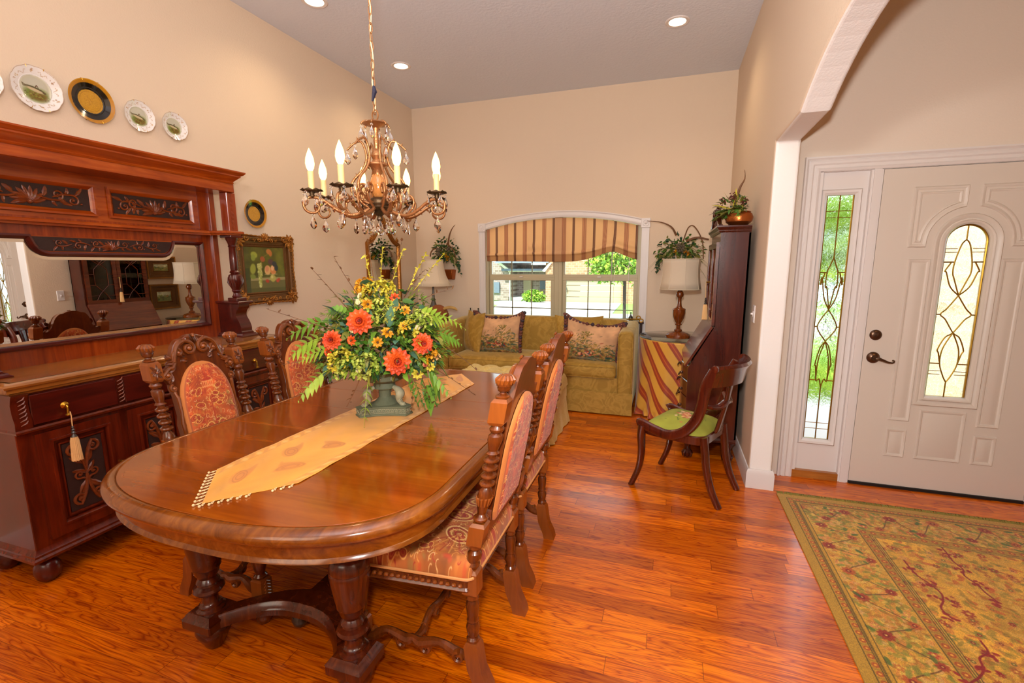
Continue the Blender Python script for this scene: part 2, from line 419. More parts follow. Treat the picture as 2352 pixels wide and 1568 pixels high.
struct(MB().box(XL-.1, XE+.1, YF-.15, YF, 0, ZC).build('wall_front', M['wall'], sharp=None))
struct(MB().box(XE, XE+.15, YF-.1, YD+.1, 0, ZC).build('wall_foyer', M['wall2'], sharp=None))
# back wall with the arched window opening
WX0, WX1, WZ0, WZS, WZT = -2.135, -.30, .56, 1.865, 1.985
wh = (WX1-WX0)/2; sag = WZT-WZS; rad = (wh*wh+sag*sag)/(2*sag); acz = WZT-rad; aa = math.asin(wh/rad); wcx = (WX0+WX1)/2
def warc(r, n=24, da=0): return [(wcx+r*math.sin(-aa-da+2*(aa+da)*i/n), acz+r*math.cos(-aa-da+2*(aa+da)*i/n)) for i in range(n+1)]
poly = [(XL-.05, WZ0), (WX0, WZ0)]+warc(rad)+[(WX1, WZ0), (XR+.1, WZ0), (XR+.1, ZC+.02), (XL-.05, ZC+.02)]
struct(MB().prism(poly, YB, YB+.15, 'XZ').box(XL-.05, XR+.1, YB, YB+.15, 0, WZ0).build('wall_back', M['wall'], sharp=None))
# partition with the arched opening to the foyer
ap = [(3.24, 0), (3.24, 2.152), (2.706, 2.16)]
s2, h2 = .2, .756; R2 = (h2*h2+s2*s2)/(2*s2); b2 = math.asin(h2/R2)
ap += [(1.95+R2*math.sin(b2-2*b2*i/18), 2.36-R2+R2*math.cos(b2-2*b2*i/18)) for i in range(19)][1:]
ap += [(.66, 2.152), (.66, 0)]
poly = [(YF-.05, 0), (YF-.05, ZC+.02), (YB+.05, ZC+.02), (YB+.05, 0)]+ap
o = MB().prism(poly, XR, XR2, 'YZ').build('wall_right', M['wall'], sharp=None); struct(o)
o.data.materials.append(M['white'])
md = o.modifiers.new('bullnose', 'BEVEL'); md.width = .018; md.segments = 4; md.limit_method = 'ANGLE'; md.angle_limit = math.radians(60)
# the reveal of the arch is painted in the lighter foyer colour
M['reveal'] = plain('arch_reveal_paint', 'f0ebe6', **WALL); o.data.materials[1] = M['reveal']
for p in o.data.polygons:
    if len(p.vertices) == 4 and abs(p.normal.x) < .1 and .5 < p.center.y < 3.3 and p.center.z > .05 and p.center.z < 2.5 and p.area < 1.2: p.material_index = 1
# foyer wall round the door unit
DX0, DX1, DZ = .865, 2.18, 2.015
struct(MB().box(XR2-.05, DX0, YD, YD+.15, 0, ZC).box(DX0, DX1, YD, YD+.15, DZ, ZC).box(DX1, XE+.1, YD, YD+.15, 0, ZC).build('wall_door', M['wall2'], sharp=None))
# baseboards
bprof = [(0, 0), (.015, 0), (.015, .10), (.011, .118), (.006, .128), (0, .13)]
def basebd(name, path):
    b = MB(); b.profile_run(bprof, path, closed=False); return struct(b.build(name, M['white'], sharp=30))
basebd('baseboard_right', [(XR2, 3.40), (XR2, 3.24), (XR, 3.24), (XR, YB)][::-1])
basebd('baseboard_back', [(XL, YB), (XR, YB)])
basebd('baseboard_left', [(XL, YF), (XL, YB)])
basebd('baseboard_foyer', [(.775, YD), (XR2, YD), (XR2, 3.38)])
basebd('baseboard_near', [(XR, .0), (XR, .66), (XR2, .66), (XR2, -.5)])
# recessed ceiling lights
def can(i, px, py, label):
    p = atz(px, py, ZC)
    t = thing('recessed_light', label, 'ceiling light', (p.x, p.y, ZC))
    MB().lathe([(.062, -.001), (.066, -.006), (.085, -.008), (.092, -.004), (.093, 0)], 32, (p.x, p.y, ZC)).build('trim_ring', M['white'], t)
    MB().lathe([(0, -.003), (.04, -.003), (.062, -.0015)], 24, (p.x, p.y, ZC)).build('lens', M['lens'], t)
    l = light('downlight', 'SPOT', (0, 0, -.02), 21, (1, .74, .46), size=.05, spot_size=2.5, spot_blend=.8); l.parent = t
M['lens'] = emit('lit_lens', 'fff0d0', 14)
can(0, 722, 2, 'recessed ceiling light nearest the camera, cut by the top of the picture')
can(1, 921, 151, 'recessed ceiling light near the back left corner beside the chandelier chain')
can(2, 1556, 49, 'recessed ceiling light near the right wall, far from the chain')
# ---------------------------------------------------------------- window
win = thing('window_1', None, None, (wcx, YB, WZ0)); win['kind'] = 'structure'
def strip(b, pts, w0, w1, y0, y1):   # band between two offsets of an arc
    n = len(pts)
c_in = warc(rad-.004, 30); c_out = warc(rad+.07, 30, .012)
vs, fs = [], []
prof = [(-.004, 0), (-.004, .02), (.012, .026), (.024, .016), (.05, .016), (.06, .024), (.07, .02), (.07, 0)]
for i in range(31):
    t = -aa-.01+2*(aa+.01)*i/30
    for (o_, d) in prof: vs.append((wcx+(rad+o_)*math.sin(t), YB-d, acz+(rad+o_)*math.cos(t)))
k = len(prof)
fs = [(i*k+j, (i+1)*k+j, (i+1)*k+j+1, i*k+j+1) for i in range(30) for j in range(k-1)]
b = MB().add(vs, fs)
for x0, x1 in ((WX0-.075, WX0+.004), (WX1-.004, WX1+.075)):
    for a, c, d in ((0, .012, .022), (.012, .026, .016), (.026, .053, .02), (.053, .067, .016), (.067, .079, .022)):
        b.box(x0+a, x0+c, YB-d, YB, WZ0-.02, 1.84)
    xc = (x0+x1)/2
    b.bbox(xc-.048, xc+.048, YB-.032, YB, 1.84, 1.94, .004)
    b.lathe([(.0, .040), (.008, .040), (.014, .034), (.022, .036), (.03, .040), (.036, .034), (.038, .03)], 24, (xc, 0, 0), 'Z') if False else None
    bb = mbm(FY(YB)); bb.lathe([(.036, .03), (.034, .038), (.028, .038), (.024, .033), (.017, .033), (.012, .039), (0, .042)], 24, (xc, 1.89, 0)); b.v, b.f = b.add(bb.v, bb.f).v, b.f
b.box(WX0-.09, WX1+.09, YB-.06, YB+.02, WZ0-.045, WZ0-.02)
b.build('window_casing', M['white'], win, sharp=25)
b = MB(); YW = YB+.06
b.box(WX0, WX0+.03, YB+.02, YW+.06, WZ0, 1.9).box(WX1-.03, WX1, YB+.02, YW+.06, WZ0, 1.9).box(WX0, WX1, YB+.02, YW+.06, WZ0, WZ0+.03)
b.bbox(-1.283, -1.188, YW-.03, YW+.05, WZ0, WZT, .006)
b.box(-1.24, -1.228, YW-.036, YW-.028, WZ0, 1.97)
b.build('window_frame', M['vinyl'], win)
for x0, x1 in ((WX0+.03, -1.283), (-1.188, WX1-.03)):
    s = MB()
    s.bbox(x0, x1, YW, YW+.03, 1.288, 1.335).bbox(x0, x0+.045, YW-.005, YW+.03, WZ0+.03, 1.30).bbox(x1-.045, x1, YW-.005, YW+.03, WZ0+.03, 1.30).bbox(x0, x1, YW-.006, YW+.03, WZ0+.03, WZ0+.08).bbox(x0, x1, YW-.008, YW+.03, 1.262, 1.30)
    s.box(x0, x0+.025, YW+.01, YW+.035, 1.33, 1.9).box(x1-.025, x1, YW+.01, YW+.035, 1.33, 1.9)
    so = s.build('sash', M['vinyl'], win)
    g = MB()
    for q in (1, 2):
        xc = x0+.045+(x1-x0-.09)*q/3; g.box(xc-.006, xc+.006, YW+.012, YW+.02, WZ0+.08, 1.265)
        xc = x0+.025+(x1-x0-.05)*q/3; g.box(xc-.006, xc+.006, YW+.018, YW+.026, 1.33, 1.95)
    g.box(x0+.04, x1-.04, YW+.012, YW+.02, .925, .937).box(x0+.04, x1-.04, YW+.018, YW+.026, 1.64, 1.652)
    g.build('muntins', M['muntin'], so)
    MB().box(x0+.03, x1-.03, YW+.021, YW+.024, WZ0+.05, 1.99).build('pane', M['glass'], so)
    MB().box((x0+x1)/2-.02, (x0+x1)/2+.02, YW-.016, YW, 1.30, 1.312).build('sash_lock', M['white'], so)
b = MB().tube([(-.62, YB+.03, 1.9), (-.62, YB+.03, 1.0)], .0015, 4).tube([(-.59, YB+.03, 1.9), (-.59, YB+.03, .9)], .0015, 4).tube([(-.43, YB+.03, 1.9), (-.43, YB+.03, .8)], .003, 4)
b.build('blind_cord', M['white'], win)
# roman shade
H_, W_ = 120, 900
u, v = np.meshgrid(np.linspace(0, 1, W_), np.linspace(0, 1, H_))
X = -2.118+u*(2.118-.345)
ztop = acz+np.sqrt((rad-.008)**2-(X-wcx)**2)
zbot = 1.492+.0*u+.075*np.exp(-((u-.83)/.13)**2)+.028*np.clip(1-np.abs(u-.86)/.1, 0, 1)-.012*np.exp(-((u-.5)/.25)**2)
Z = ztop*(1-v)+zbot*v
fold = np.exp(-((v-.80)/.035)**2)*.022*(.6+.4*np.sin(u*21)) + .02*np.exp(-((v-.62)/.09)**2)*np.clip(np.sin(u*9-1), 0, 1)*(u > .3) - .012*np.clip(v-.82, 0, 1)*5*.5
wr = .018*np.exp(-((u-.84-.09*(v-.8))/.03)**2)*np.clip(v-.45, 0, 1) + .014*np.exp(-((u-.17-.25*(v-.7))/.03)**2)*np.clip(v-.5, 0, .4)*2
Yy = YB+.012-fold-wr-.01*np.sin(u*PI)*v
cv = Cv(W_, H_, 'f6cfa0'); per = W_/7.6
uu = (cv.X-6+10*np.exp(-((cv.X/W_-.84)/.06)**2)*(cv.Y/H_)**2)/per; ff = uu-np.floor(uu)
def band(c0, w, col, al):
    k = np.clip((w/2-np.abs(((ff-c0+.5) % 1)-.5))*per/.8+.5, 0, 1)[..., None]*al; cv.a = cv.a*(1-k)+hexc(col)*k
band(.02, .21, 'e8a880', .55)
for k in range(6): band(-.07+.036*k, .010, '6c2420', .9)
band(.5, .12, 'b88468', .8); 
for k in range(3): band(.46+.04*k, .016, '4c3430', .85)
cv.a *= (1-.13*(cv.Y/H_ > .82))[..., None]*np.array([1, .93, .85])**((cv.Y/H_ > .82)[..., None])  # hem below the fold darkened in the colour, as unlit doubled fabric
shm = vcol('shade_fabric', .85, .1, 200); nt = shm.node_tree; bs = nt.nodes['Principled BSDF']; tr = N(nt, 'ShaderNodeBsdfTranslucent'); at = [n for n in nt.nodes if n.type == 'ATTRIBUTE'][0]
nt.links.new(at.outputs[0], tr.inputs[0]); mx = N(nt, 'ShaderNodeMixShader'); mx.inputs[0].default_value = .5; nt.links.new(bs.outputs[0], mx.inputs[1]); nt.links.new(tr.outputs[0], mx.inputs[2]); nt.links.new(mx.outputs[0], nt.nodes['Material Output'].inputs[0])
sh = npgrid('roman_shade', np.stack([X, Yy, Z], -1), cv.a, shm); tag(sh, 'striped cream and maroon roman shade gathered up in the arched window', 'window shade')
sh.modifiers.new('cloth', 'SOLIDIFY').thickness = .003
# ---------------------------------------------------------------- door unit
du = thing('door_1', None, None, (1.655, YD, 0)); du['kind'] = 'structure'
F = FY(YD)
def ring(b, path, w=.028, h=.01, cham=None):
    b.profile_run([(0, 0), (-.002, h*.5), (-w*.25, h), (-w*.6, h*.8), (-w, .0)], path)
def field(b, path, h=.008, ch=.028):
    b.prism(path, 0, h*.15, 'XY'); q = inset(path, ch); b.add([(x, y, .001) for x, y in path]+[(x, y, h) for x, y in q], [tuple([i, (i+1) % len(q), (i+1) % len(q)+len(q), i+len(q)]) for i in range(len(q))]+[tuple(len(q)+i for i in range(len(q)))])
def panel(b, path, w=.02, gap=.006):
    ring(b, path, w, .008); field(b, inset(path, w+gap), .007, .02)
gx0, gx1, gz0, gzs = 1.553, 1.759, .628, 1.572; gc = (gx0+gx1)/2; gr = (gx1-gx0)/2
def archpath(o, n=18): return [(gx0-o, gz0-o), (gx1+o, gz0-o)]+arc(gc, gzs, gr+o, gr+o, 0, PI, n)
d = mbm(FY(YD-.0)); dx0, dx1, dz0, dz1 = 1.203, 2.112, .018, 2.008
top = [(dx0, gz0), (gx0, gz0)]+arc(gc, gzs, gr, gr, PI, 0, 18)+[(gx1, gz0), (dx1, gz0), (dx1, dz1), (dx0, dz1)]
d.prism(top, -.045, 0, 'XY'); d.prism(rectp(dx0, dx1, dz0, gz0), -.045, 0, 'XY')
for r in ((1.376, 1.49, .456, 1.474), (1.826, 1.938, .456, 1.474), (1.376, 1.486, .215, .402), (1.538, 1.775, .215, .542), (1.826, 1.938, .215, .402)): panel(d, rectp(*r))
for sx in (1, -1):
    fx = lambda x: gc+sx*(x-gc)
    pth = [(fx(1.363), 1.543), (fx(1.455), 1.543)]+[(gc-sx*(.20*math.cos(t)), 1.575+.20*math.sin(t)) for t in [PI/2*.08+PI/2*.82*i/8 for i in range(9)]]+[(fx(1.628), 1.80), (fx(1.628), 1.897), (fx(1.363), 1.897)]
    if sx < 0: pth = pth[::-1]
    ring(d, pth, .02, .008); ring(d, inset(pth, .030), .014, .006)
ring(d, archpath(.062), .03, .012); ring(d, archpath(.026), .026, .016)
leaf_ = d.build('door_leaf', M['door'], du, sharp=30)
M['texglass'] = None
def leaded_glass_mat():
    m, nt, b = mat('leaded_glass'); nt.nodes.remove(b); out = nt.nodes['Material Output']
    g = N(nt, 'ShaderNodeBsdfRefraction'); g.inputs['IOR'].default_value = 1.08; g.inputs['Roughness'].default_value = .08
    bp = N(nt, 'ShaderNodeBump'); bp.inputs['Strength'].default_value = 1; bp.inputs['Distance'].default_value = .012
    nt.links.new(noise_t(nt, coords(nt, (1, 1, .6)), 55, 2, .5, .6), bp.inputs['Height']); nt.links.new(bp.outputs[0], g.inputs['Normal'])
    t = N(nt, 'ShaderNodeBsdfTransparent'); gl = N(nt, 'ShaderNodeBsdfGlossy'); gl.inputs['Roughness'].default_value = .1
    mx = N(nt, 'ShaderNodeMixShader'); mx.inputs[0].default_value = .25; nt.links.new(g.outputs[0], mx.inputs[1]); nt.links.new(t.outputs[0], mx.inputs[2])
    m2 = N(nt, 'ShaderNodeMixShader'); m2.inputs[0].default_value = .05; nt.links.new(mx.outputs[0], m2.inputs[1]); nt.links.new(gl.outputs[0], m2.inputs[2])
    nt.links.new(m2.outputs[0], out.inputs[0]); return m
M['leaded'] = leaded_glass_mat()
pg = mbm(F); pg.prism(archpath(.002), -.028, -.022, 'XY'); pane = pg.build('leaded_pane', M['leaded'], du)
def cames(b, gx0, gx1, z0, z1, aw, pattern_z, arch=False):
    # pattern: curved diamonds down the middle; coordinates in fractions of the pane
    c = (gx0+gx1)/2; w = (gx1-gx0)/2
    def T(pts, r=.0040): b.tube([(c+x*w, z0+(z1-z0)*t, -.018) for x, t in pts], r, 5, up=(0, 0, 1))
    def cur(pts, n=8):   # Catmull-Rom
        P = [pts[0]]+pts+[pts[-1]]; out = []
        for i in range(1, len(P)-2):
            for k in range(n):
                t = k/n; q = [.5*((2*P[i][a])+(-P[i-1][a]+P[i+1][a])*t+(2*P[i-1][a]-5*P[i][a]+4*P[i+1][a]-P[i+2][a])*t*t+(-P[i-1][a]+3*P[i][a]-3*P[i+1][a]+P[i+2][a])*t**3) for a in (0, 1)]
                out.append(tuple(q))
        out.append(pts[-1]); return out
    p = pattern_z
    for s in (-1, 1):
        m_ = lambda pts: [(s*x, t) for x, t in pts]
        T(cur(m_([(0, p[0]), (.18, p[0]+.035), (.42, p[1]), (.38, p[1]+.09), (0, p[2]), (-.35, p[2]+.04), (-.62, p[2]+.1), (-1, p[2]+.15)][:5])))
        T(cur(m_([(.42, p[1]), (.55, p[1]+.06), (.62, p[2]-.10), (.35, p[2]-.03), (0, p[2]), (-.45, p[3]-.03), (-.72, p[3]), (-.45, p[3]+.035), (0, p[4])])))
        T(m_([(.72, p[3]), (1, p[3])]))
        T(cur(m_([(.0, p[4]), (.45, p[4]+.05), (.72, p[4]+.13), (.8, p[5]-.05), (.55, p[5])])))
        T(cur(m_([(.0, p[4]), (.3, p[4]+.09), (.42, p[5]-.06), (.4, p[5]), (.2, p[6]-.03), (0, p[6])])))
        for t in (p[1], p[5]): T(m_([(.45, t), (1, t)]))
        for t in (p[0]+.01, p[6]-.02): pass
    T([(0, 0), (0, p[0])]); T([(0, p[6]), (0, 1)])
b = mbm(F); cames(b, gx0, gx1, gz0, gzs+gr, 0, [.09, .20, .385, .49, .60, .79, .915])
for t in (.135, .155, .845, .865):
    z = gz0+(gzs+gr-gz0)*t
    for s in (-1, 1): b.tube([(gc+s*.35*gr, z, -.018), (gc+s*gr*.99, z, -.018)], .0022, 5)
b.tube([(x, y, -.018) for x, y in archpath(-.004)], .006, 6, closed=True); b.build('came', M['came'], pane)
MB().box(dx0, dx1, YD-.012, YD+.03, 0, .017).build('door_sweep', M['black'], du)
b = mbm(F)   # hinge-less lock side hardware
b.lathe([(.033, 0), (.033, .006), (.028, .012), (.02, .016), (.0, .017)], 32, (1.257, 1.003, 0)); b.build('deadbolt', M['dbronze'], du)
b = mbm(F); b.tube([(1.253, .99, .022), (1.257, 1.003, .026), (1.262, 1.016, .022)], [.004, .009, .004], 10, flat=.5); b.build('thumb_turn', M['dbronze'], bpy.data.objects['deadbolt'])
b = mbm(F); b.lathe([(.036, 0), (.036, .006), (.03, .014), (.016, .02), (.013, .045), (0, .046)], 32, (1.258, .858, 0))
b.tube([(1.258, .858, .045), (1.275, .858, .05), (1.30, .848, .05), (1.325, .838, .05), (1.345, .836, .05), (1.354, .842, .05), (1.354, .850, .05), (1.347, .853, .05), (1.343, .848, .05)], [.009, .010, .0085, .0065, .005, .005, .005, .005, .004], 10)
b.build('door_handle', M['dbronze'], du)
# side light
sl = thing('window_2', None, None, (1.0, YD, 0)); sl['kind'] = 'structure'
d = mbm(F); sx0, sx1, sz0, sz1 = .923, 1.073, .272, 1.872
for r in ((.862, sx0, .05, 2.012), (sx1, 1.14, .05, 2.012), (sx0, sx1, .05, sz0), (sx0, sx1, sz1, 2.012)): d.prism(rectp(*r), -.06, -.03, 'XY')
d.M = FY(YD+.03); ring(d, rectp(sx0-.036, sx1+.036, sz0-.036, sz1+.036), .036, .02)
d.build('side_panel', M['white'], sl, sharp=30)
pn = mbm(F).prism(rectp(sx0, sx1, sz0, sz1), -.05, -.044, 'XY').build('leaded_pane', M['leaded'], sl)
b = mbm(FY(YD+.022)); cames(b, sx0, sx1, sz0, sz1, 0, [.225, .255, .42, .48, .55, .70, .76])
for t in (.045, .07, .915, .94): b.tube([(sx0, sz0+1.6*t, -.018), (sx1, sz0+1.6*t, -.018)], .0022, 5)
b.tube([(x, y, -.018) for x, y in rectp(sx0+.003, sx1-.003, sz0+.003, sz1-.003)], .005, 6, closed=True); b.build('came', M['came'], pn)
# jambs and casing
b = mbm(F)
b.prism(rectp(1.138, 1.2, 0, 2.015), -.06, .0, 'XY').prism(rectp(1.15, 1.188, 0, 2.015), 0, .008, 'XY')
b.prism(rectp(2.115, 2.18, 0, 2.015), -.06, .0, 'XY'); b.prism(rectp(.862, .885, .0, 2.015), -.06, .0, 'XY')
b.prism(rectp(.865, 2.18, 2.011, 2.03), -.06, .0, 'XY')
cp = [(0, 0), (0, .012), (.012, .018), (.02, .012), (.036, .012), (.044, .019), (.058, .019), (.066, .013), (.078, .024), (.088, .024), (.09, 0)]
pts = [(.865, 0), (.865, 2.013), (2.18, 2.013), (2.18, 0)]
vs = []; 
for i, (x, z) in enumerate(pts):
    for (o_, dd) in cp:
        ox = -o_ if i < 2 else o_; oz = o_ if i in (1, 2) else 0
        vs.append((x+ox, z+oz, dd))
k = len(cp); b.add(vs, [(i*k+j, (i+1)*k+j, (i+1)*k+j+1, i*k+j+1) for i in range(3) for j in range(k-1)])
o = b.build('trim_1', M['white'], None, sharp=25); struct(o)
b = MB().box(.862, 1.14, YD-.004, YD+.08, 0, .05); o = b.build('trim_2', wood('oak_sill', [(.3, '9a5a1c'), (.7, 'c07a30')], .4), None); struct(o)
# light switch
ls = thing('light_switch', 'white light switch plate on the wall beside the secretary desk', 'light switch', (XR, 3.50, 1.12))
b = mbm(FXR(XR)); b.prism(rectp(-3.535, -3.465, 1.06, 1.175), 0, .007, 'XY', b=.003); b.build('plate', M['white'], ls)
b = mbm(FXR(XR)); b.prism(rectp(-3.507, -3.493, 1.10, 1.135), .006, .010, 'XY').prism(rectp(-3.504, -3.496, 1.112, 1.124), .01, .022, 'XY', b=.002); b.build('toggle', M['white'], ls)
# ---------------------------------------------------------------- sideboard with mirrored hutch
M['buf'] = wood('mahogany', [(.3, '8c320a'), (.55, 'b04c10'), (.8, 'c86420')], .25, 'Y', .6, coat=.4)
M['bufv'] = wood('mahogany_upright', [(.3, '7a2808'), (.55, '9c3c0c'), (.8, 'b45016')], .25, 'Z', .6, coat=.4)
M['wtop'] = wood('worktop_reflection_tone', [(.3, '94501c'), (.55, 'b0702c'), (.8, 'c08438')], .22, 'Y', .5, coat=.5)  # lighter gold base colour stands in for reflections on the worktop
M['bufc'] = wood('dark_red_carcass', [(.3, '4a1408'), (.55, '6a200a'), (.85, '842c0e')], .25, 'Z', .5, coat=.45)
M['bufd'] = wood('mahogany_dark_drawer', [(.3, '3c0c06'), (.6, '5c160a'), (.85, '74220c')], .28, 'Y', .5, coat=.4)
M['carved'] = wood('carved_mahogany', [(.3, '6a2c10'), (.6, '8a4018'), (.85, 'a85424')], .28, 'Y', 1, coat=.3)
M['cbg'] = plain('dark_punched_ground', '30160e', .6, bmp=.8, bscale=400, bd=.002)
M['mirror'] = plain('mirror_silver', 'f2f4f2', rough=.0, metal=1)
def cat(pts, n=6, closed=False):
    # smooth curve through points of any dimension
    P = [pts[-1]]+list(pts)+[pts[0], pts[1]] if closed else [pts[0]]+list(pts)+[pts[-1]]
    out = []; D = len(pts[0])
    for i in range(1, len(P)-2):
        for k in range(n):
            t = k/n; out.append(tuple(.5*((2*P[i][a])+(-P[i-1][a]+P[i+1][a])*t+(2*P[i-1][a]-5*P[i][a]+4*P[i+1][a]-P[i+2][a])*t*t+(-P[i-1][a]+3*P[i][a]-3*P[i+1][a]+P[i+2][a])*t**3) for a in range(D)))
    if not closed: out.append(tuple(pts[-1]))
    return out
def scroll(b, cx, cy, r, a0, sgn, turns=1.3, rad=.006, z=0, tail=None, n=18):
    sp = spiral(cx, cy, r, a0, turns, n, .12, sgn)
    pts = [(x, y, z) for x, y in sp]
    if tail: pts = [(x, y, z) for x, y in cat([tail[0]]+tail[1:]+[sp[0]], 5)][:-1]+pts
    m = len(pts); rr = [rad*(.45+.55*math.sin(PI*min(1, (i+1)/(m*.55)))) if i < m*.28 else rad*(1-.35*i/m) for i in range(m)]
    b.tube(pts, rr, 7, flat=1.1)
    b.sphere((cx, cy, z+.001), rad*1.2, 8, 5)
def leafc(b, x, y, a, L, w, z=0, h=.005, n=6):
    # carved acanthus leaf lying in the panel plane
    vs = []; ca, sa = math.cos(a), math.sin(a)
    for i in range(n+1):
        t = i/n; ww = w*math.sin(PI*min(.98, t*.9+.08))**.7*(1+.18*math.cos(t*22))
        for s, hh in ((-1, 0), (-.5, .8), (0, .45), (.5, .8), (1, 0)):
            u, v = t*L, s*ww; c = .25*L*t*t
            vs.append((x+u*ca-(v+c)*sa, y+u*sa+(v+c)*ca, z+h*hh*math.sin(PI*min(.95, t+.1))))
    k = 5; b.add(vs, [(i*k+j, (i+1)*k+j, (i+1)*k+j+1, i*k+j+1) for i in range(n) for j in range(k-1)])
def foliage_band(b, x0, x1, yc, h, z=0):
    # symmetric carved scrollwork with a shell in the middle
    xc = (x0+x1)/2; L = (x1-x0)/2
    for a in range(9):
        t = PI*(a-.0)/8; leafc(b, xc, yc-h*.28, t, h*.62, h*.10, z, .008)
    b.sphere((xc, yc-h*.3, z+.003), h*.1, 8, 5)
    for s in (-1, 1):
        n = max(2, int(L/h/1.15)); up = 1
        for q in range(n):
            cx = xc+s*(h*.85+q*(L-h*.9)/n+.15*h); cy = yc+up*h*.10; r = h*.24
            scroll(b, cx, cy, r, -PI/2*up if s > 0 else PI+PI/2*up, s*up, 1.25, h*.045, z+.002, tail=[(cx-s*h*.75, yc+up*h*.02), (cx-s*h*.35, cy-up*r*.95)])
            leafc(b, cx-s*h*.5, yc, (PI/3*up if s > 0 else PI-PI/3*up), h*.42, h*.10, z)
            leafc(b, cx+s*h*.1, cy-up*r, (-PI/5*up if s > 0 else PI+PI/5*up), h*.45, h*.08, z)
            leafc(b, cx-s*h*.2, yc-up*h*.15, (-PI/2.5*up if s > 0 else PI+PI/2.5*up), h*.28, h*.07, z)
            b.sphere((cx+s*h*.3, cy+up*h*.12, z+.003), h*.05, 7, 5); up = -up
sb = thing('sideboard', 'long dark red mahogany sideboard with carved doors and a tall mirrored back', 'sideboard', (-2.85, 1.91, 0))
Y0, Y1, XF = 1.165, 2.665, -2.64
b = MB().bbox(XL+.005, XF-.02, Y0, Y1, .175, .73, .003)
b.bbox(XL+.005, XF-.018, Y0+.004, Y1-.004, .73, .90)
# concave-convex frieze end profile
fr = [(XF-.018, .735), (XF+.002, .745), (XF+.006, .78), (XF-.004, .82), (XF-.006, .86), (XF+.006, .895), (XF+.014, .905), (XL+.1, .905), (XL+.1, .735)]
b.prism(fr, Y0-.006, Y0+.055, 'XZ').prism(fr, Y1-.055, Y1+.006, 'XZ')
b.build('carcass', M['bufc'], sb)
b = MB(); b.profile_run([(0, 0), (.0, .008), (.012, .014), (.012, .03), (.022, .034), (.026, .044), (.022, .052), (.012, .056), (-.02, .056)], [(XL+.005, Y0), (XL+.005, Y0-.0), (XF-.01, Y0), (XF-.01, Y1), (XL+.005, Y1)][1:], closed=False, zbase=.9)
b.box(XL+.005, XF-.022, Y0+.012, Y1-.012, .905, .956); b.build('worktop', M['wtop'], sb, sharp=30)
b = MB(); b.profile_run([(-.01, .012), (.006, .012), (.010, .004), (.006, -.006), (-.004, -.01), (-.02, -.014)], [(XL+.005, Y0), (XF, Y0), (XF, Y1), (XL+.005, Y1)], closed=False, zbase=.735)
b.profile_run([(-.03, 0), (.022, 0), (.022, .012), (.014, .02), (.014, .03), (.004, .04), (-.004, .06), (-.03, .06)], [(XL+.005, Y0), (XF-.02, Y0), (XF-.02, Y1), (XL+.005, Y1)], closed=False, zbase=.125)
b.box(XL+.01, XF-.03, Y0+.02, Y1-.02, .13, .18)
b.build('mouldings', M['bufc'], sb, sharp=30)
for x in (XF-.055, XL+.08):
    for y in (Y0+.045, Y1-.045):
        MB().lathe([(.022, 0), (.042, .02), (.05, .048), (.048, .075), (.036, .098), (.026, .106), (.034, .114), (.036, .127)], 24, (x, y, 0)).build('bun_foot', M['bufd'], sb)
bays = [(1.222, 1.565), (1.60, 2.23), (2.265, 2.608)]
def bufp(d0): return mbm(FX(d0))
for i, (a, c) in enumerate(bays):
    b = bufp(XF-.02)
    b.prism([(a, .755), (c, .755), (c, .892), (a, .892)], -.01, .022, 'XY', b=.003)
    dr = b.build('drawer', M['bufd'], sb)
    for ky in ([a+.12] if i == 0 else [c-.20] if i == 2 else [a+.15, c-.15]):
        kb = bufp(XF+.002); kb.lathe([(.016, 0), (.016, .003), (.010, .006), (.005, .012), (.006, .018)], 20, (ky, .815, 0))
        kb.tube([(ky, .815, .016), (ky, .806, .022)], .004, 8)
        kb.M = Matrix.Identity(4); kb.lathe([(.0, .0), (.011, .0), (.012, .004), (.006, .010), (.0045, .03), (.003, .04)], 16, (XF+.022, ky, .768)); kb.build('drop_knob', M['brass'], dr)
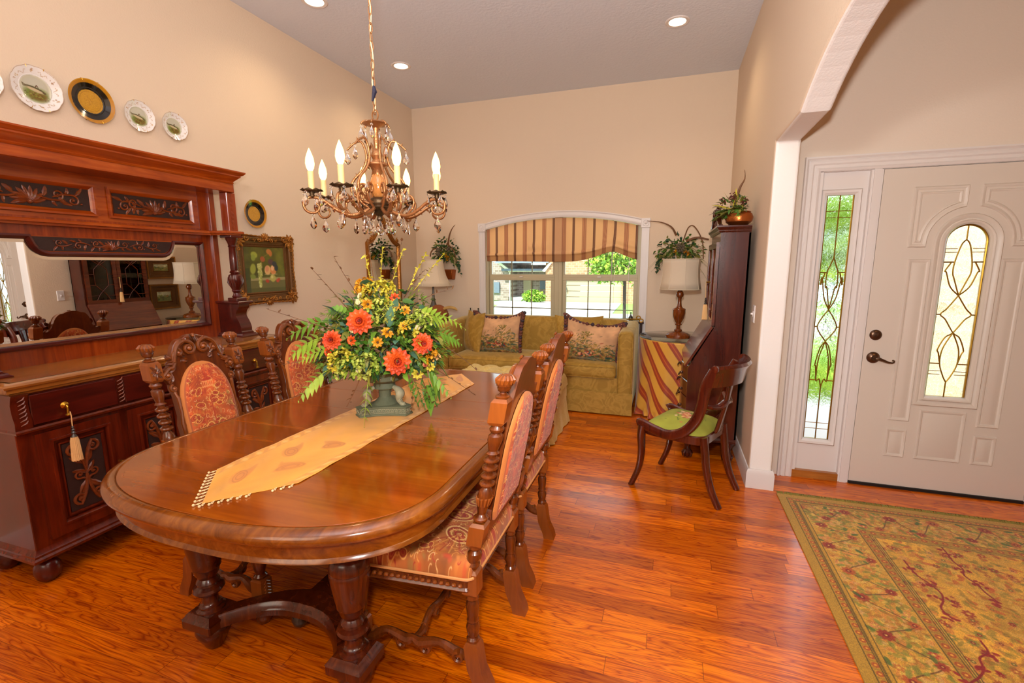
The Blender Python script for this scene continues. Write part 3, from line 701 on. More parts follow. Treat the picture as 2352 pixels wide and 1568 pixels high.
    # carved pilaster beside the drawer
for y in (1.192, 1.582, 2.248, 2.638):
    b = bufp(XF-.0)
    for q in range(7): b.tube([(y-.012, .765+q*.018, .004), (y+.006, .773+q*.018, .008), (y+.014, .783+q*.018, .004)], [.002, .004, .002], 6)
    b.build('carved_block', M['carved'], sb)
for i, (a, c) in enumerate(bays):
    sub = [(a, c)] if i != 1 else [(a, (a+c)/2-.003), ((a+c)/2+.003, c)]
    for a2, c2 in sub:
        b = bufp(XF-.02)
        w = .055
        for r in ((a2, c2, .205, .255), (a2, c2, .665, .71), (a2, a2+w, .255, .665), (c2-w, c2, .255, .665)): b.prism(rectp(*r), 0, .016, 'XY')
        p = rectp(a2+w, c2-w, .255, .665)
        b.profile_run([(.008, .016), (.006, .022), (-.004, .022), (-.01, .012), (-.012, .004)], p)
        b.profile_run([(-.022, .003), (-.024, .013), (-.03, .013), (-.034, .005)], p)
        dj = b.build('door', M['bufc'], sb, sharp=28)
        b = bufp(XF-.016); b.prism(inset(p, .036), 0, .003, 'XY'); gd = b.build('panel_ground', M['cbg'], dj)
        b = bufp(XF-.016); xc = (a2+c2)/2
        for s in (-1, 1):
            for yy, fl in ((.60, 1), (.33, -1)):
                scroll(b, xc+s*.038, yy-fl*.015, .030, PI/2*fl, -s*fl, 1.4, .0075, .006, tail=[(xc, yy-fl*.13), (xc+s*.012, yy-fl*.05)])
                leafc(b, xc+s*.006, yy-fl*.09, (PI/2-s*.6)*fl, .07, .014, .004, .007)
            scroll(b, xc+s*.03, .46, .02, -PI/2, s, 1.2, .005, .006, tail=[(xc, .40), (xc+s*.01, .435)])
            leafc(b, xc, .46, PI/2-s*.9, .06, .012, .004, .007); leafc(b, xc, .42, -PI/2+s*.7, .09, .014, .004, .007)
        b.build('carved_panel', M['carved'], dj)
        if i == 0 or (i == 1 and a2 == a):
            kb = bufp(XF-.004); kb.lathe([(.007, 0), (.006, .008), (.009, .014), (.0, .019)], 12, (c2-.022, .455, 0)); kb.build('door_knob', M['brass'], dj)
# hutch
HY0, HY1, XH = 1.19, 2.545, XL+.05; hc = (HY0+HY1)/2
b = MB().box(XL+.004, XH-.012, HY0, HY1, .956, 1.95)
MY0, MY1, MZ0, MZ1 = 1.29, 2.418, 1.055, 1.595
b.box(XL+.02, XH, HY0, HY1, .956, MZ0-.012).box(XL+.02, XH, HY0, MY0-.012, MZ0-.012, 1.95).box(XL+.02, XH, MY1+.012, HY1, MZ0-.012, 1.95).box(XL+.02, XH, MY0-.012, MY1+.012, MZ1+.01, 1.70)
b.bbox(XH-.005, XH+.014, MY1+.085, HY1, .956, 1.95, .003).bbox(XH-.005, XH+.014, HY0, MY0-.085, .956, 1.95, .003)
b.build('hutch_back', M['bufv'], sb)
Q = 1.0
md0, md1 = 1.50, 2.235   # dip in the top of the mirror
def dip(o): return [(MY0+o, MZ0+o), (MY1-o, MZ0+o), (MY1-o, MZ1-o), (md1+o*.5, MZ1-o)]+[(md1-.005-.075*(1-math.cos(t))+o*.3, MZ1-.085*math.sin(t)*1.0-o) for t in [PI/2*i/6 for i in range(1, 7)]]+[(md0+.005+.075*(1-math.cos(t))-o*.3, MZ1-.085*math.sin(t)-o) for t in [PI/2*i/6 for i in range(6, 0, -1)]]+[(md0-o*.5, MZ1-o), (MY0+o, MZ1-o)]
b = mbm(FX(XH-.01)); b.profile_run([(.014, .0), (.014, .022), (.004, .026), (-.006, .016), (-.010, .004)], dip(0)); b.build('mirror_frame', M['bufd'], sb, sharp=28)
b = mbm(FX(XH-.009)); p0, p1 = dip(.004), dip(.026); n = len(p0)
b.add([(x, y, .0) for x, y in p0]+[(x, y, .0025) for x, y in p1], [(i, (i+1) % n, (i+1) % n+n, i+n) for i in range(n)]+[tuple(range(n, 2*n))]); b.build('bevelled_mirror', M['mirror'], sb, sharp=5)
b = mbm(FX(XH-.006)); dp = [(md1-.01, MZ1+.005)]+[(md1-.02-.06*(1-math.cos(t)), MZ1-.066*math.sin(t)) for t in [PI/2*i/6 for i in range(1, 7)]]+[(md0+.02+.06*(1-math.cos(t)), MZ1-.066*math.sin(t)) for t in [PI/2*i/6 for i in range(6, 0, -1)]]+[(md0+.01, MZ1+.005)]
b.prism([(x, y) for x, y in dp], 0, .008, 'XY'); b.build('apron_ground', M['cbg'], sb); b = mbm(FX(XH-.006)); foliage_band(b, md0+.05, md1-.05, MZ1-.030, .072, .009); b.build('carved_apron', M['carved'], sb)
b = mbm(FX(XH-.006)); b.prism([(y+(.0), z) for y, z in [(md1+.006, MZ1+.01)]+[(md1-.002-.075*(1-math.cos(t)), MZ1-.085*math.sin(t)) for t in [PI/2*i/6 for i in range(7)]]+[(md0+.002+.075*(1-math.cos(t)), MZ1-.085*math.sin(t)) for t in [PI/2*i/6 for i in range(6, -1, -1)]]+[(md0-.006, MZ1+.01)]], 0, .005, 'XY'); b.build('apron_board', M['buf'], sb)
# shelf
sh_ = [(XH-.02, HY0-.07), (XH+.18, HY0-.07), (XH+.20, HY0-.05), (XH+.20, HY0+.08), (XH+.075, HY0+.11), (XH+.06, HY0+.14), (XH+.06, HY1-.14), (XH+.075, HY1-.11), (XH+.20, HY1-.08), (XH+.20, HY1+.05), (XH+.18, HY1+.07), (XH-.02, HY1+.07)]
b = MB(); b.prism(sh_, 1.668, 1.684, 'XY', b=.004); b.prism(inset(sh_, .02), 1.655, 1.668, 'XY'); b.build('shelf', M['buf'], sb)
# two carved upper panels
cs = 1.855
for a, c in ((HY0+.06, cs-.035), (cs+.035, HY1-.155)):
    p = rectp(a, c, 1.725, 1.885); b = mbm(FX(XH-.006)); b.profile_run([(.006, .004), (.004, .016), (-.006, .016), (-.022, .004), (-.024, 0)], p)
    b.build('panel_frame', M['buf'], sb, sharp=28)
    b = mbm(FX(XH-.006)); b.prism(inset(p, .024), 0, .003, 'XY'); b.build('panel_ground', M['cbg'], sb)
    b = mbm(FX(XH-.006)); foliage_band(b, a+.045, c-.045, 1.805, .118, .004); b.build('carved_panel', M['carved'], sb)
b = mbm(FX(XH-.012)); b.prism(rectp(HY0+.01, HY1-.01, 1.69, 1.95), 0, .006, 'XY'); b.build('upper_back', M['buf'], sb)
# cornice
b = MB(); XC = -2.845
b.box(XL+.004, XC, HY0-.02, HY1+.015, 1.94, 2.0)
b.build('fascia', M['buf'], sb)
b = MB(); b.profile_run([(-.3, 0), (.006, 0), (.012, .008), (.008, .014), (.018, .024), (.034, .040), (.042, .046), (.042, .054), (.056, .062), (.064, .072), (.064, .080), (-.3, .080)], [(XL+.005, HY0-.02), (XC, HY0-.02), (XC, HY1+.0), (XL+.005, HY1+.0)], closed=False, zbase=1.995)
b.profile_run([(0, 0), (.008, .003), (.008, .008), (0, .01)], [(XL+.005, HY0-.02), (XC, HY0-.02), (XC, HY1+.0), (XL+.005, HY1+.0)], closed=False, zbase=1.94)
b.build('cornice', M['buf'], sb, sharp=28)
for y in (HY1+.002, HY0-.002):
    x = XH+.135
    b = MB().bbox(x-.035, x+.03, y-.035, y+.035, 1.684, 1.94, .003); 
    c_ = mbm(FX(x+.03)); 
    for q in range(7): leafc(c_, y, 1.70+q*.03, PI/2, .03, .012, 0, .004)
    b.add(c_.v, c_.f); b.build('upper_post', M['bufv'], sb)
    b = MB(); b.bbox(x-.05, x+.05, y-.05, y+.05, 1.640, 1.656, .003); b.bbox(x-.042, x+.042, y-.042, y+.042, 1.205, 1.228, .003)
    pr = [(.026, 1.228), (.032, 1.236), (.024, 1.246), (.020, 1.262), (.030, 1.275), (.026, 1.282), (.032, 1.30), (.043, 1.335), (.046, 1.36), (.040, 1.385), (.026, 1.396), (.034, 1.406), (.024, 1.418), (.026, 1.43), (.0255, 1.50), (.0235, 1.575), (.028, 1.582), (.024, 1.59), (.027, 1.605), (.038, 1.63), (.04, 1.642)]
    b.lathe(pr, 28, (x, y, 0))
    for k in range(8):
        a = k*PI/4; b.tube([(x+.030*math.cos(a), y+.030*math.sin(a), 1.30), (x+.044*math.cos(a), y+.044*math.sin(a), 1.335), (x+.044*math.cos(a), y+.044*math.sin(a), 1.372)], [.003, .008, .002], 6)
    b.build('turned_column', M['bufd'], sb)
    b = MB(); b.bbox(x-.155, x+.075, y-.062, y+.062, 1.188, 1.205, .004)
    s_ = cat([(x+.055, 1.188), (x+.052, 1.16), (x+.03, 1.135), (x+.022, 1.10), (x+.045, 1.06), (x+.06, 1.02), (x+.06, .995), (x+.075, .985)], 4)
    b.prism([(XH-.005, .975), (XH-.005, 1.188)]+s_[:1]+s_[1:]+[(x+.075, .975)], y-.045, y+.045, 'XZ')
    b.profile_run([(0, 0), (.022, 0), (.022, .008), (.012, .014), (.008, .022), (0, .024)], [(XH, y-.05), (x+.072, y-.05), (x+.072, y+.05), (XH, y+.05)], closed=False, zbase=.954)
    b.box(XH, x+.08, y-.055, y+.055, .956, .978)
    b.build('scroll_bracket', M['bufd'], sb, sharp=30)
# tassels
M['tassel'] = plain('tassel_silk', 'e8b87a', .7, bmp=.6, bscale=200)
M['bead'] = plain('dark_beads', '3a3028', .25, coat=.5)
def tassel(name, label, p, L=.13, cord=.06, nrm=(1, 0, 0)):
    t = thing(name, label, 'tassel', p); p = Vector(p); n = Vector(nrm)*.004
    b = MB().tube([p+Vector((0, 0, .02)), p+n, p-Vector((0, 0, cord))], .0022, 6); b.build('cord', M['tassel'], t)
    b = MB(); z = p.z-cord
    b.lathe([(.003, 0), (.007, -.006), (.004, -.011), (.009, -.018), (.005, -.024), (.010, -.032), (.006, -.038), (.010, -.046), (.013, -.052)], 14, (p.x, p.y, z)); b.build('turned_head', M['bead'], t)
    b = MB(); z -= .05; nn = 40; vs = []
    rings = [(.011, 0), (.015, -.02), (.017, -L*.5), (.0195, -L)]
    for r, dz in rings:
        for k in range(nn):
            a = 2*PI*k/nn; rr = r*(1+.10*(k % 2)); vs.append((p.x+rr*math.cos(a), p.y+rr*math.sin(a), z+dz+(.004*math.sin(k*2.3) if dz == -L else 0)))
    b.add(vs, [(i*nn+k, i*nn+(k+1) % nn, (i+1)*nn+(k+1) % nn, (i+1)*nn+k) for i in range(3) for k in range(nn)]+[tuple(3*nn+k for k in range(nn))]); b.build('skirt', M['tassel'], t, sharp=20)
    return t
tassel('key_tassel', 'cream silk tassel hanging from the left drawer knob of the sideboard', (XF+.040, 1.340, .768), .115, .05)
# ---------------------------------------------------------------- dining table
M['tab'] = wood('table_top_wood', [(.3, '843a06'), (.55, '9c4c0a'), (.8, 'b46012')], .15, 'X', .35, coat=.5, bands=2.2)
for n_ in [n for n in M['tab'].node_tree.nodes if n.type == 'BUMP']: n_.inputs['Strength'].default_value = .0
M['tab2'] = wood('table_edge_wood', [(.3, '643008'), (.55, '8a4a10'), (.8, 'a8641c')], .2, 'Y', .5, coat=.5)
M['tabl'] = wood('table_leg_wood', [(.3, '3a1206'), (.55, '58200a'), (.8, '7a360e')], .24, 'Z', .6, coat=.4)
TX, TA, TYA, TYB, TE = -1.26, .65, .842, 2.835, .45
dt = thing('dining_table', 'large oval walnut dining table with thick moulded edge and turned legs', 'dining table', (TX, 1.84, 0))
def tout(n=28):
    q = []
    for i in range(n):   # right side far corner -> near, CCW starting at (TX+TA, TYB-TE)
        t = PI/2*i/n; q.append((abs(math.cos(t))**(2/2.5), abs(math.sin(t))**(2/2.5)))
    P = [(TX+TA*c, TYB-TE+TE*s) for c, s in q]+[(TX-TA*s, TYB-TE+TE*c) for c, s in q]+[(TX-TA*c, TYA+TE-TE*s) for c, s in q]+[(TX+TA*s, TYA+TE-TE*c) for c, s in q]
    return P
OUT = tout()
def rings_mesh(b, outs, cap0=True, cap1=True):
    n = len(outs[0][0]); vs = [(x, y, z) for p, z in outs for x, y in p]
    fs = [(i*n+k, i*n+(k+1) % n, (i+1)*n+(k+1) % n, (i+1)*n+k) for i in range(len(outs)-1) for k in range(n)]
    if cap0: fs.append(tuple(range(n-1, -1, -1)))
    if cap1: fs.append(tuple((len(outs)-1)*n+k for k in range(n)))
    b.add(vs, fs)
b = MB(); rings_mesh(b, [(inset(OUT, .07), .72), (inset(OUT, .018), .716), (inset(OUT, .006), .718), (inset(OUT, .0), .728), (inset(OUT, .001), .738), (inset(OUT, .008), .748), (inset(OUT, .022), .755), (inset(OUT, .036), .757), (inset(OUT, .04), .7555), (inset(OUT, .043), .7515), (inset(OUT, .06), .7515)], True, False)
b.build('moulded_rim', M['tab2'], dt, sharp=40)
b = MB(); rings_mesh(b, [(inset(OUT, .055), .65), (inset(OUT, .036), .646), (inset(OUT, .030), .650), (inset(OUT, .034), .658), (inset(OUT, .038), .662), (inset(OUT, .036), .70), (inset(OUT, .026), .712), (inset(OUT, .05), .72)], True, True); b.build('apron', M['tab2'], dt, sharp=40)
fl = inset(OUT, .0435)
def clip(poly, y0, y1):
    for yy, s in ((y0, 1), (y1, -1)):
        o_ = []
        for i in range(len(poly)):
            a, c = poly[i], poly[(i+1) % len(poly)]; ia, ic = (a[1]-yy)*s >= 0, (c[1]-yy)*s >= 0
            if ia: o_.append(a)
            if ia != ic: t = (yy-a[1])/(c[1]-a[1]); o_.append((a[0]+(c[0]-a[0])*t, yy))
        poly = o_
    return poly
for i, (a, c) in enumerate(((0, 1.549), (1.5505, 1.849), (1.8505, 2.149), (2.1505, 4))):
    MB().prism(clip(fl, a, c), .735, .756, 'XY', b=.0006).build('end_leaf' if i in (0, 3) else 'centre_leaf', M['tab'], dt, sharp=20)
lp = [(.036, .65), (.036, .60), (.044, .595), (.040, .575), (.036, .56), (.030, .545), (.034, .53), (.044, .52), (.056, .51), (.064, .49), (.0655, .475), (.0655, .472), (.063, .468), (.066, .462), (.066, .452), (.062, .42), (.056, .38), (.048, .34), (.049, .336), (.045, .332), (.040, .31), (.034, .300), (.030, .292), (.036, .284), (.040, .276), (.034, .27), (.036, .264), (.050, .256), (.054, .246), (.048, .236), (.034, .230), (.029, .222), (.028, .195), (.034, .185), (.040, .182), (.040, .174), (.050, .168), (.052, .158)]
for sx in (-1, 1):
    for ly in (1.165, 2.495):
        x = TX+(.305 if sx > 0 else -.345)
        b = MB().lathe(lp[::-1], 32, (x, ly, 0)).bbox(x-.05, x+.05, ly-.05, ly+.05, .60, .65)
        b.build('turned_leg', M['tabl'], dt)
        b = MB(); b.bbox(x-.07, x+.07, ly-.07, ly+.07, .104, .142, .004); b.add([(x+sx_*w, ly+sy*w, z) for w, z in ((.07, .142), (.062, .149), (.058, .157), (.052, .164)) for sx_, sy in ((-1, -1), (1, -1), (1, 1), (-1, 1))], [(i*4+k, i*4+(k+1) % 4, (i+1)*4+(k+1) % 4, (i+1)*4+k) for i in range(3) for k in range(4)]+[(12, 13, 14, 15)])
        b.build('plinth', M['tabl'], dt)
        MB().lathe([(.026, 0), (.034, .010), (.042, .030), (.045, .034), (.052, .050), (.056, .056), (.062, .074), (.059, .090), (.046, .104)], 28, (x, ly, 0)).build('bun_foot', M['tabl'], dt)
def yoke(y0, s):
    n = 24; fr_, bk = [], []
    for i in range(n+1):
        t = -1+2*i/n; x = TX-.02+t*.27; e = (1-t*t)**.6 if abs(t) < 1 else 0
        fr_.append((x, y0+s*(-.045+.15*(1-abs(t)**2.6)))); bk.append((x, y0+s*(.06+.16*(1-abs(t)**1.8))))
    return fr_+bk[::-1]
for y0, s in ((1.165, 1), (2.495, -1)):
    p = yoke(y0, s); h = len(p)//2; f_, k_ = p[:h], p[h:][::-1]; P = []
    for (x0, ya), (x1, yb) in zip(f_, k_):
        d = s
        P.append([(x0, ya+d*.006, .104), (x0, ya, .108), (x0, ya, .132), (x0, ya+d*.006, .138), (x0, ya+d*.008, .145), (x0, ya+d*.016, .151), (x0, ya+d*.02, .157), (x1, yb-d*.01, .157), (x1, yb, .148), (x1, yb, .104), (x0, ya+d*.006, .104)])
    b = MB(); b.grid(P if s > 0 else [r[::-1] for r in P]); b.build('stretcher', M['tabl'], dt, sharp=40)
MB().bbox(TX-.075, TX+.075, 1.36, 2.32, .098, .145, .006).build('long_stretcher', M['tabl'], dt)
MB().lathe([(.012, 0), (.028, .012), (.035, .036), (.028, .06), (.018, .068), (.022, .078), (.024, .095)], 20, (TX, 1.84, 0)).build('centre_foot', M['tabl'], dt)
MB().lathe([(.012, 0), (.026, .012), (.033, .034), (.026, .056), (.018, .064), (.022, .078), (.024, .092)], 20, (TX-.10, 1.345, 0)).build('caster', M['bead'], dt)
# ---------------------------------------------------------------- table runner
NA, NB = 90, 460
u, v = np.meshgrid(np.linspace(-1, 1, NA), np.linspace(0, 1, NB))
xc = -1.276+.036*v; hw = .174+.006*v
X = xc+u*hw; yn = .934+.196*np.abs(u)**1.0; yf = 2.70-.215*np.abs(u); Yr = yn*(1-v)+yf*v
Zr = .7585+.0012*np.sin(X*60+Yr*31)*np.sin(Yr*23)+.001*np.sin(u*9+v*40)+np.where(np.abs(u) > .9, .0006, 0)
cv = Cv(NA, NB, 'e69e34'); cv.noise(.04, 30, 3)
for e in (3, 9): 
    for s in (0, 1):
        x = e if s == 0 else NA-e; cv.line([(x, 0), (x, NB)], 1, 'c88434', .7)
RR = random.Random(3)
for k in range(46):
    y = 8+k*10
    for x in (6, NA-6): cv.ell(x, y, 2.6, 4.6, .5*(-1)**k, 'f0bc70' if k % 2 else 'cc8436', .6)
def paisley(cv, x, y, s, a, c1, c2):
    for t in range(9):
        f = t/8; r = s*(.62-.5*f**1.2); px, py = x+math.cos(a+.5*f)*s*1.5*f, y+math.sin(a+.5*f)*s*1.5*f
        cv.ell(px, py, r, r, 0, c1, .5)
    for q in (.85, .5): cv.ell(x+math.cos(a)*s*.2, y+math.sin(a)*s*.2, s*.62*q, s*.62*q, 0, c2, .8, ring=1)
for (x, y) in [(30, 30), (58, 62), (30, 92), (60, 120), (32, 410), (58, 435), (44, 385)]: paisley(cv, x, y, 15, PI/2+.3*(x-45)/15, 'd4842c', 'b86824')
fab = vcol('runner_brocade', .65, .25, 260, sheen=.2)
rn = thing('table_runner', 'golden brocade runner with pointed ends laid along the dining table', 'table runner', (-1.26, 1.82, .757))
o = npgrid('cloth', np.stack([X, Yr, Zr], -1), cv.a, fab, rn); o.modifiers.new('t', 'SOLIDIFY').thickness = .0012
M['fringe'] = plain('bead_fringe', 'f0d4a0', .5)
for s in (-1, 1):
    b = MB()
    for i in range(11):
        t = (i+.3)/11; x, y = -1.276+s*t*.174, .934+.196*t
        dx, dy = s*.35, -.9
        if i in (6, 7) and s > 0:
            if i == 6: b.build('bead_fringe', M['fringe'], rn); b = MB()
            continue
        b.tube([(x, y, .759), (x+dx*.008-.003, y+dy*.010, .7585), (x+dx*.016, y+dy*.02, .759), (x+dx*.010+.003, y+dy*.010, .7585), (x, y+.002, .759)], .0011, 5)
        b.sphere((x+dx*.020, y+dy*.024, .7600), .0042, 8, 6); b.sphere((x+dx*.012+.004, y+dy*.014, .7595), .0028, 6, 4)
    b.build('bead_fringe', M['fringe'], rn)
# ---------------------------------------------------------------- dining chairs
M['chw'] = wood('carved_walnut', [(.3, '4a2008'), (.55, '6c300c'), (.8, '8e4a18')], .26, 'Z', 1, wear='a0541c', coat=.4, wamt=1.0)
M['chp'] = wood('walnut_board', [(.3, '4a1c08'), (.55, '6c2e0c'), (.8, '8a4414')], .3, 'Z', .7, wear='9a5420', coat=.3, wamt=.9)
def paisley_canvas(w, h, seed, base='cc6a2c'):
    r = random.Random(seed); cv = Cv(w, h, base); cv.noise(.10, 40, seed)
    pal = ['e09040', 'b83c20', 'a83028', 'cc7c24', 'b88c48', 'd4502c', 'c88c50', '988040']
    for k in range(int(w*h/900)):
        cv.ell(r.uniform(0, w), r.uniform(0, h), r.uniform(3, 14), r.uniform(3, 9), r.uniform(0, 3), r.choice(pal), .5, soft=2)
    for k in range(int(w*h/260)):
        x, y, a = r.uniform(0, w), r.uniform(0, h), r.uniform(0, 6.3); s = r.uniform(6, 16)
        pts = [(x+s*1.2*t*math.cos(a+t*2.4), y+s*1.2*t*math.sin(a+t*2.4)) for t in [i/7 for i in range(8)]]
        cv.line(pts, 1.7, r.choice(['e8a44c', 'e09848', 'ecbc78', 'f0c88c', '98281c', 'b43c28']), .85)
    for k in range(int(w*h/2600)):
        x, y, a = r.uniform(0, w), r.uniform(0, h), r.uniform(0, 6.3); s = r.uniform(11, 20)
        cv.ell(x, y, s, s*.62, a, 'b85828', .7); cv.ell(x, y, s, s*.62, a, 'f0b860', .95, ring=2); cv.ell(x, y, s*.72, s*.42, a, 'a8301c', .8, ring=1.8); cv.ell(x, y, s*.4, s*.22, a, 'a82c20', .8)
        cv.line([(x+s*math.cos(a), y+s*math.sin(a)), (x+s*1.5*math.cos(a+.5), y+s*1.5*math.sin(a+.5))], 2, 'f0b860', .9)
        for q in range(5): cv.ell(x+s*1.25*math.cos(a+2+q*.45), y+s*1.0*math.sin(a+2+q*.45), 3, 1.8, a+2+q*.45, r.choice(['a8301c', 'e8a850', '8c7434']), .9)
    return cv
M['pais'] = vcol('paisley_brocade', .75, .2, 240, sheen=.15)
chair = thing('dining_chair', None, None, (0, 0, 0))
def lean(p):
    x, y, z = p
    return (x, y-(.125*max(0, z-.46)/.66), z)
def blockp(b, x, y, z0, z1, w=.024, ch=.006):   # turned-square block with chamfered ends
    b.add([(x+sx*ww, y+sy*ww, z) for ww, z in ((w-ch, z0), (w, z0+ch*1.6), (w, z1-ch*1.6), (w-ch, z1)) for sx, sy in ((-1, -1), (1, -1), (1, 1), (-1, 1))],
          [(i*4+k, i*4+(k+1) % 4, (i+1)*4+(k+1) % 4, (i+1)*4+k) for i in range(3) for k in range(4)]+[(3, 2, 1, 0), (12, 13, 14, 15)])
def post(b, x):
    y = -.22
    up = [(.014, .635), (.024, .640), (.026, .648), (.018, .655), (.014, .662), (.016, .675), (.022, .70), (.025, .725), (.02, .745), (.014, .755)]
    for z in (.768, .795, .822, .849): up += [(.014, z-.011), (.024, z-.005), (.0255, z), (.024, z+.005), (.014, z+.011)]
    up += [(.015, .868), (.022, .872), (.015, .880), (.019, .895), (.024, .915), (.023, .93), (.015, .938), (.021, .944), (.024, .953), (.018, .962), (.016, .97)]
    b.lathe(up, 18, (x, y, 0)); blockp(b, x, y, .966, 1.052, .0265, .007)
    b.lathe([(.014, 1.05), (.022, 1.054), (.023, 1.059), (.012, 1.066), (.011, 1.07), (.018, 1.075), (.022, 1.084), (.022, 1.09), (.026, 1.092), (.026, 1.096), (.0275, 1.10), (.027, 1.112), (.020, 1.122), (.008, 1.127), (.0, 1.128)], 18, (x, y, 0))
    for k in range(12):
        a = k*PI/6; c, s = math.cos(a), math.sin(a)
        b.tube([(x+.0265*c, y+.0265*s, 1.098), (x+.0275*c, y+.0275*s, 1.110), (x+.018*c, y+.018*s, 1.123)], [.003, .0065, .003], 6)
        b.tube([(x+.020*c, y+.020*s, .693), (x+.0245*c, y+.0245*s, .722)], [.002, .005], 5)
    blockp(b, x, y, .545, .632, .0265, .007)
    b.lathe([(.018, .46), (.023, .468), (.025, .478), (.02, .488), (.024, .50), (.024, .52), (.016, .53), (.021, .537), (.019, .547)], 18, (x, y, 0)); blockp(b, x, y, .365, .462, .0265, .007)
    b.lathe([(.016, .185), (.022, .192), (.023, .2), (.017, .208), (.021, .225), (.024, .245), (.018, .262), (.021, .27), (.018, .278), (.021, .30), (.023, .33), (.017, .345), (.022, .352), (.019, .367)], 18, (x, y, 0))
    # splayed foot
    b.add([(x+sx*w, y+dy+sy*w, z) for w, z, dy in ((.027, 0, -.045), (.027, .03, -.038), (.026, .09, -.012), (.026, .175, 0), (.019, .19, 0)) for sx, sy in ((-1, -1), (1, -1), (1, 1), (-1, 1))],
          [(i*4+k, i*4+(k+1) % 4, (i+1)*4+(k+1) % 4, (i+1)*4+k) for i in range(4) for k in range(4)]+[(3, 2, 1, 0), (16, 17, 18, 19)])
PXC = .20
for s in (-1, 1):
    b = MB(); post(b, s*PXC); p = b.build('back_post', M['chw'], chair, warp=lean, sharp=30)
    b = MB(); b.M = Matrix(((-1, 0, 0, 0), (0, 0, 1, -.22+.0265), (0, 1, 0, 0), (0, 0, 0, 1)))   # flower on the front of the block
    xx = -s*PXC
    for k in range(8): leafc(b, xx, 1.008, k*PI/4+PI/8, .034 if k % 4 in (1, 2) else .022, .007, 0, .006)
    b.sphere((xx, 1.008, .003), .005, 8, 5); b.build('carved_flower', M['chw'], p, warp=lean)
# crest board
half = cat([(.0, 1.142), (.028, 1.138), (.05, 1.128), (.075, 1.122), (.098, 1.096), (.112, 1.060), (.124, 1.028), (.145, 1.008), (.163, 1.012), (.178, 1.008)], 4)
side = [(.178, .985), (.16, .965), (.145, .94), (.146, .92), (.138, .89), (.136, .80), (.146, .76), (.142, .70), (.136, .64), (.15, .61), (.178, .60), (.178, .555), (0, .55)]
pl = half+side; full = pl+[(-x, z) for x, z in pl[::-1][1:-1]]
b = MB(); b.prism(full, -.235, -.207, 'XZ', b=.004); b.build('crest_board', M['chp'], chair, warp=lean, sharp=30)
b = MB(); b.M = Matrix(((-1, 0, 0, 0), (0, 0, 1, -.207), (0, 1, 0, 0), (0, 0, 0, 1)))
for s in (-1, 1):
    scroll(b, s*.034, 1.084, .028, PI/2+s*.2, s, 1.6, .0095, .006, tail=[(s*.112, 1.035), (s*.09, 1.095), (s*.055, 1.118)])
    scroll(b, s*.084, 1.072, .016, PI/2, s, 1.3, .007, .004, tail=[(s*.12, 1.02), (s*.11, 1.065)])
    scroll(b, s*.152, .985, .019, PI, -s, 1.4, .008, .005, tail=[(s*.108, 1.03), (s*.125, 1.012), (s*.14, 1.01)])
    for (x, z, a, L) in ((.012, 1.09, 1.3, .045), (.0, 1.10, PI/2, .045), (.06, 1.05, .9, .04), (.10, 1.03, .3, .05), (.11, 1.01, -.2, .05), (.13, .98, -.9, .04), (.05, 1.03, .5, .03), (.125, 1.045, 1.2, .03)):
        leafc(b, s*x, z, a if s > 0 else PI-a, L, .013, .001, .012)
    # side rails: long S scroll
    scroll(b, s*.140, .925, .016, PI/2, -s, 1.3, .006, .004)
    b.tube([(s*.142, .91, .003), (s*.134, .88, .006), (s*.134, .82, .006), (s*.142, .77, .006), (s*.140, .72, .006), (s*.136, .67, .004)], [.005, .008, .006, .008, .006, .004], 7)
    b.tube([(s*.136, .91, .003), (s*.133, .82, .005), (s*.134, .70, .005)], .004, 6)
    scroll(b, s*.144, .655, .013, PI/2, s, 1.2, .005, .004); leafc(b, s*.140, .80, -PI/2, .06, .009, .004, .006)
scroll(b, 0.0, 1.137, .006, 0, 1, .8, .006, .004)
b.build('crest_carving', M['chw'], chair, warp=lean)
